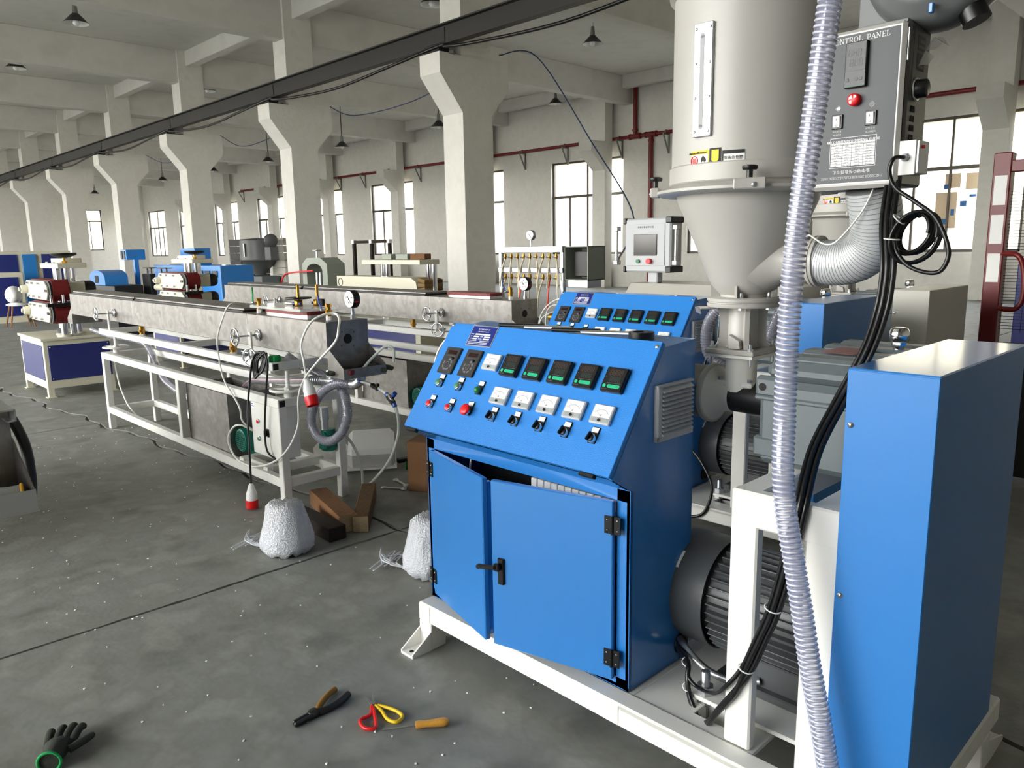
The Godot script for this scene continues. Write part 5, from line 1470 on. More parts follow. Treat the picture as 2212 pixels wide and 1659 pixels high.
func tank(label: String, frame_label: String, covered: bool) -> Array:
	var o := thing("cooling_tank", label, "water tank", V(-5.9, 0.86, -2.23), "stainless steel cooling tanks")
	part(o, "tank_body", G().span(V(-8.22, 0.926, -2.36), V(-3.575, 1.12, -2.10), 0.003), M.stainless)
	for x in [-4.495, -6.52]:
		part(o, "weld_seam", G().span(V(x - 0.003, 0.928, -2.1012), V(x + 0.003, 1.121, -2.0985), 0.0008), M.zinc)
	# lids of the long open part, with dark seals
	for q in [[-8.19, -6.54], [-6.50, -4.58]]:
		part(o, "seal_strip", G().span(V(q[0], 1.12, -2.345), V(q[1], 1.131, -2.118)), M.black_rubber)
		part(o, "lid", G().span(V(q[0], 1.131, -2.35), V(q[1], 1.147, -2.125), 0.004), M.stainless)
	# spray shields and drip trays at both ends
	for s in [1.0, -1.0]:
		var x := -3.575 if s > 0 else -8.22
		var t: float = x + s * 0.155
		var shape := [Vector2(x, 0.990), Vector2(x, 0.832), Vector2(t, 0.832), Vector2(t, 0.884)]
		for z in [-2.1, -2.358]:
			part(o, "shield_cheek", G().prism(shape, Transform3D(XY, V(0, 0, z - 0.002)), 0.003), M.stainless)
		part(o, "drip_tray", G().span(V(minf(x, t), 0.831, -2.36), V(maxf(x, t), 0.834, -2.098)).span(V(t - 0.0015, 0.832, -2.36), V(t + 0.0015, 0.884, -2.098)), M.stainless)
		part(o, "end_plate", G().span(V(x - 0.002 * s, 0.834, -2.358), V(x + 0.003 * s, 1.121, -2.099), 0.001), M.stainless)
		part(o, "pipe_opening", G().cyl(V(x + 0.003 * s, 1.022, -2.227), V(x + 0.0038 * s, 1.022, -2.227), 0.026, -1, 26), M.black_matt)
		for a in 4:
			var h := V(x, 1.022 + cos(a * TAU / 4 + 0.7) * 0.052, -2.227 + sin(a * TAU / 4 + 0.7) * 0.052)
			part(o, "bolt_hole", G().cyl(h + V(0.003 * s, 0, 0), h + V(0.0036 * s, 0, 0), 0.0035, -1, 10), M.black_matt)
	# vacuum section: raised rim, red gasket, valves and gauge
	var rim := G()
	var gas := G()
	for i in 24:
		var c := func(k: int, grow: float) -> Vector2:
			var a := TAU * k / 24.0
			var d := Vector2(signf(cos(a)) * pow(absf(cos(a)), 0.45), signf(sin(a)) * pow(absf(sin(a)), 0.45))
			return Vector2(-4.09 + d.x * (0.255 + grow), -2.21 + d.y * (0.082 + grow))
		var p: Vector2 = c.call(i, 0.0)
		var q: Vector2 = c.call(i + 1, 0.0)
		rim.quad(V(q.x, 1.118, q.y), V(p.x, 1.118, p.y), V(p.x, 1.139, p.y), V(q.x, 1.139, q.y))
		var u: Vector2 = c.call(i, 0.005)
		var w: Vector2 = c.call(i + 1, 0.005)
		gas.quad(V(w.x, 1.139, w.y), V(u.x, 1.139, u.y), V(u.x, 1.160, u.y), V(w.x, 1.160, w.y))
		gas.quad(V(u.x, 1.139, u.y), V(w.x, 1.139, w.y), V(q.x, 1.138, q.y), V(p.x, 1.138, p.y))
		gas.quad(V(w.x, 1.160, w.y), V(u.x, 1.160, u.y), V(-4.09, 1.160, -2.21), V(-4.09, 1.160, -2.21))
	part(o, "hatch_rim", rim, M.alloy)
	part(o, "hatch_gasket", gas, M.gasket_red)
	if covered:
		part(o, "acrylic_lid", G().span(V(-4.41, 1.161, -2.312), V(-3.806, 1.178, -2.085), 0.002), M.acrylic_thick)
		ball_valve(o, V(-4.462, 1.144, -2.17), [V(-4.475, 1.185, -2.14), V(-4.50, 1.21, -2.15), V(-4.515, 1.235, -2.16), V(-4.52, 1.275, -2.16)], M.glove_green)
	ball_valve(o, V(-3.648, 1.144, -2.165), [V(-3.668, 1.178, -2.135), V(-3.685, 1.20, -2.14), V(-3.700, 1.215, -2.14), V(-3.705, 1.252, -2.14)], M.lever_blue)
	# dial gauge, looking forward
	var gc := V(-3.655, 1.226, -2.30)
	var ga := part(o, "vacuum_gauge", G().cyl(gc + V(0, 0, -0.042), gc, 0.050, -1, 36, 0.004), M.black_plastic)
	part(ga, "gauge_face", G().cyl(gc, gc + V(0, 0, 0.001), 0.0455, -1, 36), M.label_white)
	var tk := G()
	for i in 27:
		var a := deg_to_rad(225 - i * 10.4)
		var u := V(cos(a), sin(a), 0)
		var w := V(-u.y, u.x, 0) * (0.0006 if i % 5 else 0.0011)
		var r0 := 0.0365 if i % 5 else 0.033
		tk.quad(gc + V(0, 0, 0.0013) + u * r0 - w, gc + V(0, 0, 0.0013) + u * 0.041 - w, gc + V(0, 0, 0.0013) + u * 0.041 + w, gc + V(0, 0, 0.0013) + u * r0 + w)
	part(ga, "gauge_ticks", tk, M.ink_black)
	for i in 5:
		var a := deg_to_rad(215 - i * 62)
		letters(ga, ["0", "0.02", "0.04", "0.08", "0.1"][i], Transform3D(Basis(), gc + V(cos(a) * 0.027, sin(a) * 0.027 - 0.003, 0.0013)), 0.0065, M.ink_black)
	letters(ga, "MPa", Transform3D(Basis(), gc + V(0, -0.02, 0.0013)), 0.006, M.ink_black)
	part(ga, "gauge_needle", G().prism([Vector2(-0.014, 0.017), Vector2(-0.010, 0.018), Vector2(0.026, -0.028), Vector2(-0.013, 0.013)], Transform3D(Basis(), gc + V(0, 0, 0.002)), 0.0006).cyl(gc + V(0, 0, 0.001), gc + V(0, 0, 0.004), 0.004, -1, 12), M.ink_black)
	part(ga, "red_print", G().box(gc + V(0.0485, -0.012, -0.02), V(0.004, 0.008, 0.022), Basis(V(0, 0, 1), -0.25)), M.tube_red)
	part(o, "gauge_stem", G().hex(V(-3.655, 1.12, -2.32), V(-3.655, 1.142, -2.32), 0.015).cyl(V(-3.655, 1.14, -2.32), V(-3.655, 1.16, -2.32), 0.011, -1, 14).hex(V(-3.655, 1.158, -2.32), V(-3.655, 1.178, -2.32), 0.009), M.zinc)

	# the white trolley frame that carries it
	var f := thing("tank_frame", frame_label, "steel frame", V(-5.55, 0, -2.22), "white tank frames")
	var w: Material = M.paint_white
	for x in [-7.12, -5.50, -4.03]:
		for z in [-2.055, -2.43]:
			var low := 0.14 if x == -5.50 else 0.0
			part(f, "leg", G().span(V(x, low, z), V(x + 0.050, 0.615, z + 0.050), 0.004), w)
	for z in [-2.056, -2.431]:
		part(f, "top_rail", G().span(V(-7.12, 0.612, z), V(-3.98, 0.664, z + 0.052), 0.004), w)
		part(f, "bottom_rail", G().span(V(-7.08, 0.140, z + 0.002), V(-4.02, 0.195, z + 0.050), 0.004), w)
	for x in [-7.119, -4.031]:
		part(f, "end_rail", G().span(V(x, 0.613, -2.39), V(x + 0.050, 0.663, -2.04), 0.004), w)
		part(f, "end_rail", G().span(V(x + 0.002, 0.141, -2.39), V(x + 0.048, 0.194, -2.04), 0.004), w)
	part(f, "pump_shelf", G().span(V(-4.60, 0.165, -2.41), V(-4.545, 0.215, -2.03), 0.003).span(V(-4.28, 0.165, -2.41), V(-4.225, 0.215, -2.03), 0.003).span(V(-4.60, 0.168, -2.10), V(-4.22, 0.212, -2.06), 0.003), w)
	part(f, "tube_end", G().span(V(-3.981, 0.620, -2.047), V(-3.9795, 0.656, -2.012)), M.black_matt)
	# upper carriage
	for z in [-2.075, -2.42]:
		part(f, "carriage_rail", G().span(V(-7.20, 0.814, z), V(-4.07, 0.861, z + 0.045), 0.004), w)
	part(f, "tube_end", G().span(V(-4.0715, 0.820, -2.069), V(-4.0695, 0.855, -2.036)), M.black_matt)
	for x in [-4.12, -5.6, -7.15]:
		part(f, "carriage_tie", G().span(V(x, 0.816, -2.385), V(x + 0.048, 0.859, -2.05), 0.004), w)
	for q in [[-4.033, -2.10], [-7.02, -2.10]]:
		part(f, "jack_screw", G().cyl(V(q[0], 0.655, q[1]), V(q[0], 0.815, q[1]), 0.0125, -1, 14), w)
		part(f, "jack_nut", G().cyl(V(q[0], 0.663, q[1]), V(q[0], 0.690, q[1]), 0.026, -1, 18), w)
		handwheel(f, V(q[0], 0.708, q[1]), UP3, 0.098, 0.0085, w).name = "jack_handwheel"
	for x in [-4.352, -6.955]:
		part(f, "clamp_post", G().span(V(x - 0.016, 0.815, -2.052), V(x + 0.016, 1.022, -2.040), 0.002), w)
		handwheel(f, V(x, 1.000, -1.952), V(0, 0, 1), 0.050, 0.0058, M.chrome)
		part(f, "clamp_screw", G().cyl(V(x, 1.000, -2.085), V(x, 1.000, -1.95), 0.006, -1, 10), M.zinc)
		part(f, "clamp_pad", G().cyl(V(x, 1.000, -2.099), V(x, 1.000, -2.090), 0.036, -1, 22).lathe(Transform3D(G().frame_of(V(0, 0, 1)), V(x, 1.000, -2.090)), [Vector2(0.033, 0), Vector2(0.028, 0.007), Vector2(0.014, 0.013), Vector2(0.008, 0.016)], 22), M.chrome)
	handwheel(f, V(-4.29, 0.878, -2.005), V(0.35, 0, 1).normalized(), 0.052, 0.0058, M.chrome)
	part(f, "traverse_shaft", G().cyl(V(-4.29, 0.878, -2.08), V(-4.29, 0.878, -2.0), 0.008, -1, 10).cyl(V(-4.29, 0.905, -2.0), V(-4.36, 0.912, -1.99), 0.0055, -1, 8), M.zinc)
	part(f, "bearing", G().span(V(-4.16, 0.861, -2.10), V(-4.10, 0.895, -2.06), 0.004).cyl(V(-4.13, 0.878, -2.11), V(-4.13, 0.878, -2.05), 0.02, -1, 14), M.glove_green)
	# water box, control cabinet and pump below
	part(f, "water_box", G().span(V(-5.44, 0.16, -2.39), V(-4.772, 0.166, -2.058)).span(V(-5.44, 0.16, -2.064), V(-4.772, 0.585, -2.058)).span(V(-5.44, 0.16, -2.39), V(-4.772, 0.585, -2.384)).span(V(-5.44, 0.16, -2.39), V(-5.434, 0.585, -2.058)).span(V(-4.778, 0.16, -2.39), V(-4.772, 0.585, -2.058)), M.stainless)
	var cb := part(f, "switch_cabinet", G().span(V(-4.381, 0.286, -2.178), V(-4.072, 0.604, -2.045), 0.004), w)
	part(cb, "cabinet_door", G().span(V(-4.385, 0.284, -2.044), V(-4.068, 0.606, -2.030), 0.005), w)
	part(cb, "door_label", G().span(V(-4.378, 0.563, -2.0302), V(-4.335, 0.600, -2.0295)), M.label_white)
	part(cb, "label_print", G().span(V(-4.375, 0.586, -2.0297), V(-4.348, 0.592, -2.0293)).span(V(-4.375, 0.574, -2.0297), V(-4.340, 0.579, -2.0293)), M.lever_blue)
	for q in [[0.492, M.button_red], [0.386, M.button_pale_green]]:
		var b := part(cb, "push_button", G().cyl(V(-4.288, q[0], -2.031), V(-4.288, q[0], -2.019), 0.0155, 0.0145, 22, 0.001), M.chrome)
		part(b, "button_cap", G().cyl(V(-4.288, q[0], -2.019), V(-4.288, q[0], -2.0165), 0.0125, -1, 20, 0.001), q[1])
	part(cb, "rotary_latch", G().span(V(-4.205, 0.412, -2.031), V(-4.165, 0.462, -2.022), 0.003).span(V(-4.192, 0.420, -2.023), V(-4.178, 0.454, -2.006), 0.003), M.black_plastic)
	var pm := part(f, "pump_motor", G().lathe(Transform3D(G().frame_of(V(0, 0, -1)), V(-4.690, 0.292, -2.085)), [Vector2(0.062, 0.0), Vector2(0.074, 0.004), Vector2(0.078, 0.02), Vector2(0.078, 0.06), Vector2(0.070, 0.075), Vector2(0.070, 0.20), Vector2(0.05, 0.22), Vector2(0.08, 0.23), Vector2(0.09, 0.27), Vector2(0, 0.28)], 30), M.paint_teal)
	part(pm, "fan_mesh_ground", G().cyl(V(-4.690, 0.292, -2.087), V(-4.690, 0.292, -2.086), 0.063, -1, 30), M.black_matt)
	var gr := G()
	for i in 9:
		var y := -0.056 + i * 0.014
		var l := sqrt(maxf(0.0, 0.064 * 0.064 - y * y))
		gr.box(V(-4.690, 0.292 + y, -2.0845), V(2 * l, 0.004, 0.003))
		gr.box(V(-4.690 + y, 0.292, -2.0845), V(0.004, 2 * l, 0.003))
	part(pm, "fan_guard", gr.ring(V(-4.690, 0.292, -2.085), V(0, 0, 1), 0.064, 0.003, 30, 6), M.paint_teal)
	part(f, "pump_foot", G().span(V(-4.72, 0.197, -2.26), V(-4.60, 0.225, -2.14), 0.003), M.paint_teal)
	part(f, "side_pump", G().span(V(-4.06, 0.30, -2.39), V(-3.99, 0.42, -2.28), 0.02).cyl(V(-4.03, 0.30, -2.34), V(-4.03, 0.43, -2.34), 0.04, -1, 18), M.paint_teal)
	part(f, "water_trap", G().cyl(V(-4.00, 0.50, -2.30), V(-4.00, 0.575, -2.30), 0.03, -1, 18).cyl(V(-4.00, 0.44, -2.30), V(-4.00, 0.50, -2.30), 0.025, -1, 18), M.zinc)
	# brass drains under the tank
	for x in [-6.35, -4.72]:
		part(f, "drain_valve", G().cyl(V(x, 0.862, -2.10), V(x, 0.926, -2.10), 0.018, -1, 14).hex(V(x, 0.88, -2.10), V(x, 0.90, -2.10), 0.024), M.brass)
		part(f, "white_socket", G().hex(V(x, 0.84, -2.10), V(x, 0.864, -2.10), 0.022), M.white_plastic)
	return [o, f]

func tank_fittings() -> void:
	# what stands on the near tank's acrylic lid
	var u := thing("sizing_cooler", "brass water-cooler fitting with a dark disc and threaded rods on the acrylic lid", "brass fitting", V(-3.99, 1.178, -2.24))
	for q in [[-4.02, -2.195], [-3.965, -2.285]]:
		part(u, "brass_collar", G().cyl(V(q[0], 1.178, q[1]), V(q[0], 1.215, q[1]), 0.024, -1, 22, 0.002), M.brass)
		part(u, "threaded_rod", G().cyl(V(q[0], 1.21, q[1]), V(q[0], 1.30, q[1]), 0.009, -1, 12), M.brass)
		for s in [-1.0, 1.0]:
			part(u, "blue_push_fitting", G().cyl(V(q[0] + s * 0.022, 1.195, q[1] + 0.006), V(q[0] + s * 0.045, 1.195, q[1] + 0.012), 0.007, -1, 12, 0.001), M.lever_blue)
	part(u, "dark_disc", G().cyl(V(-4.02, 1.221, -2.195), V(-4.02, 1.230, -2.195), 0.075, -1, 32, 0.002), M.black_plastic)
	part(u, "black_bracket", G().span(V(-4.16, 1.179, -2.20), V(-4.06, 1.187, -2.18), 0.001).span(V(-3.93, 1.18, -2.29), V(-3.89, 1.22, -2.27), 0.003), M.black_plastic)
	# white cables with their plugs
	single("white_cable", "white cable arching from the tank lid down to the white switch cabinet", "cable", G().tube(curve([V(-4.733, 1.155, -2.200), V(-4.714, 1.165, -2.10), V(-4.737, 1.067, -2.050), V(-4.712, 0.951, -2.000), V(-4.707, 0.819, -2.000), V(-4.624, 0.705, -1.985), V(-4.447, 0.571, -1.985), V(-4.425, 0.48, -1.99), V(-4.386, 0.421, -2.030)], 8), 0.0058, 8), M.cable_white, V(-4.7, 1.1, -2.05))
	var wc := thing("plug_cable", "looped white cable hung on the blue-handled valve, ending in a red and white plug", "cable", V(-3.6, 1.0, -2.0))
	part(wc, "cable", G().tube(curve([V(-3.592, 0.825, -1.980), V(-3.612, 0.926, -1.980), V(-3.625, 1.018, -1.980), V(-3.60, 1.116, -2.02), V(-3.575, 1.158, -2.08), V(-3.545, 1.165, -2.14), V(-3.455, 1.145, -2.11), V(-3.30, 1.121, -2.01), V(-3.290, 1.052, -1.980), V(-3.455, 0.945, -1.980), V(-3.590, 0.834, -1.965), V(-3.667, 0.720, -1.965), V(-3.719, 0.562, -1.980), V(-3.868, 0.395, -1.980), V(-4.055, 0.288, -1.970), V(-4.268, 0.233, -1.950), V(-4.472, 0.249, -1.950), V(-4.562, 0.341, -1.950), V(-4.484, 0.431, -1.950), V(-4.408, 0.459, -1.970), V(-4.386, 0.418, -2.030)], 9), 0.0062, 8), M.cable_white)
	var plug := func(o: Node3D, a: Vector3, d: Vector3) -> void:
		var fr := Transform3D(G().frame_of(d), a)
		var ribs := [Vector2(0.008, 0)]
		for i in 5:
			ribs.append(Vector2(0.014 + i * 0.003, 0.008 + i * 0.010))
			ribs.append(Vector2(0.0155 + i * 0.003, 0.012 + i * 0.010))
		ribs.append_array([Vector2(0.031, 0.060), Vector2(0.032, 0.100), Vector2(0.0, 0.101)])
		part(o, "plug_body", G().lathe(fr, ribs, 24, 0.5), M.white_plastic)
		part(o, "plug_sleeve", G().lathe(fr, [Vector2(0.0, 0.098), Vector2(0.0345, 0.099), Vector2(0.036, 0.104), Vector2(0.034, 0.148), Vector2(0.031, 0.150), Vector2(0.029, 0.12), Vector2(0, 0.12)], 24, 0.6), M.button_red)
	plug.call(wc, V(-3.590, 0.838, -1.975), V(0.40, -0.91, 0.02))
	var bc := thing("plug_cable", "black cable coiled on the chrome handwheel, its red and white plug hanging to the floor", "cable", V(-4.2, 0.9, -2.0))
	part(bc, "cable", G().tube(curve([V(-4.125, 0.924, -2.015), V(-4.172, 0.915, -1.99), V(-4.205, 0.869, -1.98), V(-4.225, 0.788, -1.97), V(-4.234, 0.572, -1.94), V(-4.195, 0.38, -1.915), V(-4.176, 0.16, -1.90)], 8), 0.0065, 8), M.cable_black)
	part(bc, "cable", G().tube(curve([V(-4.125, 0.925, -2.010), V(-4.085, 0.92, -2.0), V(-4.060, 0.862, -2.000), V(-4.096, 0.727, -2.000), V(-4.153, 0.490, -2.000), V(-4.149, 0.344, -2.000), V(-4.103, 0.290, -2.030)], 8), 0.0062, 8), M.cable_black)
	for i in 4:
		var e := i * 0.022
		part(bc, "coil", G().tube(curve([V(-4.175 + e, 0.922, -2.015), V(-4.206 + e * 0.8, 0.88, -1.99), V(-4.215 + e * 0.8, 0.815, -1.985), V(-4.196 + e * 0.7, 0.768 + 0.01 * i, -1.985), V(-4.165 + e * 0.6, 0.82, -2.0), V(-4.145 + e * 0.5, 0.89, -2.02)], 7, true), 0.0062, 8), M.cable_black)
	plug.call(bc, V(-4.177, 0.158, -1.90), V(-0.06, -1, 0))
	# clear hoses and galvanised fittings at the tank's end
	var hz := thing("water_hose", "clear reinforced water hose with galvanised elbow looping at the tank's tray end", "hose", V(-3.7, 0.45, -2.2))
	var p := curve([V(-3.585, 0.766, -2.245), V(-3.66, 0.770, -2.20), V(-3.789, 0.710, -2.18), V(-3.898, 0.609, -2.18), V(-3.930, 0.499, -2.18), V(-3.856, 0.434, -2.18), V(-3.733, 0.436, -2.18), V(-3.625, 0.501, -2.19), V(-3.575, 0.600, -2.20), V(-3.615, 0.685, -2.22), V(-3.719, 0.730, -2.26), V(-3.90, 0.742, -2.32), V(-4.160, 0.760, -2.36), V(-4.343, 0.792, -2.35), V(-4.405, 0.85, -2.30)], 12)
	part(hz, "hose_wall", G().tube(p, 0.0255, 16), M.hose_clear_grey)
	part(hz, "spiral_rib", spiral(p, 0.0245, 0.0022, 0.011), M.hose_wire_dark)
	var p2 := curve([V(-4.885, 0.60, -2.235), V(-4.712, 0.665, -2.22), V(-4.507, 0.690, -2.22), V(-4.273, 0.715, -2.22), V(-4.0, 0.745, -2.24)], 12)
	part(hz, "second_hose", G().tube(p2, 0.021, 14), M.hose_clear_grey)
	part(hz, "hose_stripe", G().tube(p2.map(func(q): return q + V(0, 0.004, 0.021)), 0.0016, 5), M.tube_red)
	var fit := G().cyl(V(-4.02, 0.744, -2.24), V(-3.86, 0.758, -2.245), 0.023, -1, 18)
	for i in 6:
		fit.ring(V(-4.0 + i * 0.024, 0.7455 + i * 0.0022, -2.24), V(1, 0.08, 0), 0.024, 0.004, 18, 6)
	part(hz, "ribbed_nipple", fit, M.zinc)
	part(hz, "tee_fitting", G().cyl(V(-3.87, 0.757, -2.245), V(-3.70, 0.764, -2.245), 0.030, -1, 20, 0.004).cyl(V(-3.80, 0.76, -2.245), V(-3.80, 0.83, -2.245), 0.026, -1, 18, 0.004), M.zinc)
	part(hz, "elbow_fitting", G().tube(curve([V(-3.72, 0.764, -2.245), V(-3.60, 0.768, -2.245), V(-3.555, 0.772, -2.25), V(-3.535, 0.79, -2.262), V(-3.535, 0.815, -2.275)], 6), 0.027, 16), M.zinc)
	part(hz, "blue_push_fitting", G().cyl(V(-3.52, 0.792, -2.25), V(-3.495, 0.792, -2.248), 0.010, -1, 12), M.lever_blue)
	single("clear_tube", "thin clear tube with black joints curving from the elbow to the floor", "tube", G().tube(curve([V(-3.514, 0.793, -2.250), V(-3.407, 0.788, -2.250), V(-3.290, 0.763, -2.250), V(-3.208, 0.714, -2.250), V(-3.242, 0.615, -2.300), V(-3.341, 0.491, -2.360), V(-3.549, 0.315, -2.450), V(-3.810, 0.137, -2.530), V(-4.038, 0.012, -2.580), V(-4.087, 0.096, -2.600), V(-4.156, 0.186, -2.620), V(-4.067, 0.332, -2.500), V(-4.047, 0.405, -2.400)], 9), 0.009, 8), M.tube_clear, V(-3.3, 0.6, -2.3))
	var jt := thing("tube_joint", "black push-in joint with blue collars on the thin clear tube", "tube joint", V(-3.35, 0.77, -2.25))
	part(jt, "joint_body", G().bar(V(-3.40, 0.787, -2.25), V(-3.335, 0.772, -2.25), 0.024, 0.022, 0.004).bar(V(-3.355, 0.765, -2.25), V(-3.34, 0.80, -2.25), 0.016, 0.016, 0.003).bar(V(-3.255, 0.745, -2.25), V(-3.205, 0.712, -2.25), 0.026, 0.024, 0.004).bar(V(-3.235, 0.73, -2.25), V(-3.205, 0.755, -2.25), 0.018, 0.018, 0.003), M.black_plastic)
	part(jt, "blue_collar", G().cyl(V(-3.27, 0.755, -2.25), V(-3.255, 0.745, -2.25), 0.012, -1, 12).cyl(V(-3.205, 0.755, -2.25), V(-3.19, 0.768, -2.25), 0.012, -1, 14).cyl(V(-3.205, 0.712, -2.25), V(-3.195, 0.698, -2.25), 0.012, -1, 12), M.lever_blue)
	# gloves and a red block in the tray
	var gl := thing("work_glove", "dark knitted work glove with a yellow hem lying in the tank's end tray", "glove", V(-3.49, 0.836, -2.26))
	glove_shape(gl, Transform3D(Basis(UP3, 1.2).scaled(Vector3.ONE * 0.8), V(-3.500, 0.842, -2.29)), M.glove_knit, M.glove_yellow)
	var gl2 := thing("work_glove", "crumpled dark glove under the yellow-hemmed one in the end tray", "glove", V(-3.50, 0.836, -2.18))
	glove_shape(gl2, Transform3D(Basis(UP3, -2.0).scaled(Vector3.ONE * 0.7), V(-3.505, 0.840, -2.19)), M.glove_knit, M.black_matt)
	single("red_block", "small dark red block at the front corner of the end tray", "block", G().box(V(-3.455, 0.868, -2.13), V(0.095, 0.026, 0.035), Basis(UP3, 0.35) * Basis(V(0, 0, 1), -0.1), 0.004), M.gasket_red, V(-3.455, 0.856, -2.13))
	single("clear_hose_end", "short clear tube end arching out of the tray", "tube", G().tube(curve([V(-3.45, 0.86, -2.22), V(-3.42, 0.93, -2.28), V(-3.375, 0.985, -2.33), V(-3.345, 0.97, -2.36), V(-3.36, 0.90, -2.37)], 7), 0.0075, 8), M.tube_clear, V(-3.4, 0.9, -2.3))
	# hose from the haul-off side
	single("suction_hose", "grey clear hose sagging from the far end of the near tank to its frame", "hose", G().tube(curve([V(-8.354, 0.752, -2.300), V(-8.059, 0.735, -2.300), V(-7.730, 0.725, -2.300), V(-7.4, 0.74, -2.30), V(-6.927, 0.727, -2.300), V(-6.759, 0.644, -2.300), V(-6.611, 0.506, -2.300), V(-6.453, 0.429, -2.300), V(-6.0, 0.36, -2.30), V(-5.5, 0.36, -2.3)], 7), 0.026, 12), M.hose_clear_grey, V(-7.3, 0.74, -2.3))
	single("white_cable", "thin white cable hanging down inside the left end of the white tank frame", "cable", G().tube(curve([V(-7.086, 0.60, -2.100), V(-7.075, 0.482, -2.100), V(-6.998, 0.336, -2.100), V(-6.85, 0.18, -2.12), V(-6.6, 0.05, -2.2), V(-6.3, 0.012, -2.3)], 7), 0.007, 7), M.cable_white, V(-7.0, 0.3, -2.1))

# a limp glove lying palm down: wrist at the origin, fingers along +x
func glove_shape(o: Node3D, xf: Transform3D, m: Material, hem: Material) -> void:
	var g := G()
	g.ball(xf * V(0.075, 0.014, 0), 0.045, 16, V(1.1, 0.42, 0.95))
	g.tube([xf * V(0.0, 0.016, 0), xf * V(0.03, 0.017, 0), xf * V(0.06, 0.015, 0)], [0.030, 0.028, 0.034], 14)
	for i in 4:
		var z := -0.036 + i * 0.024
		var l: float = [0.055, 0.075, 0.082, 0.068][i]
		g.tube(curve([xf * V(0.09, 0.014, z * 0.9), xf * V(0.12, 0.022, z), xf * V(0.11 + l * 0.6, 0.02, z * 1.1), xf * V(0.11 + l * 0.85, 0.008, z * 1.15)], 4), [0.012, 0.0125, 0.0125, 0.0125, 0.0125, 0.0125, 0.012, 0.0118, 0.0115, 0.011, 0.0105, 0.0095, 0.007], 10)
	g.tube(curve([xf * V(0.05, 0.014, 0.035), xf * V(0.075, 0.018, 0.062), xf * V(0.10, 0.014, 0.075), xf * V(0.118, 0.008, 0.078)], 4), [0.013, 0.013, 0.013, 0.013, 0.013, 0.013, 0.0125, 0.012, 0.0115, 0.011, 0.0105, 0.0095, 0.007], 10)
	part(o, "knit", g, m)
	part(o, "cuff_hem", G().ring(xf * V(-0.002, 0.016, 0), xf.basis.x, 0.030 * xf.basis.x.length(), 0.0045, 20, 6), hem)

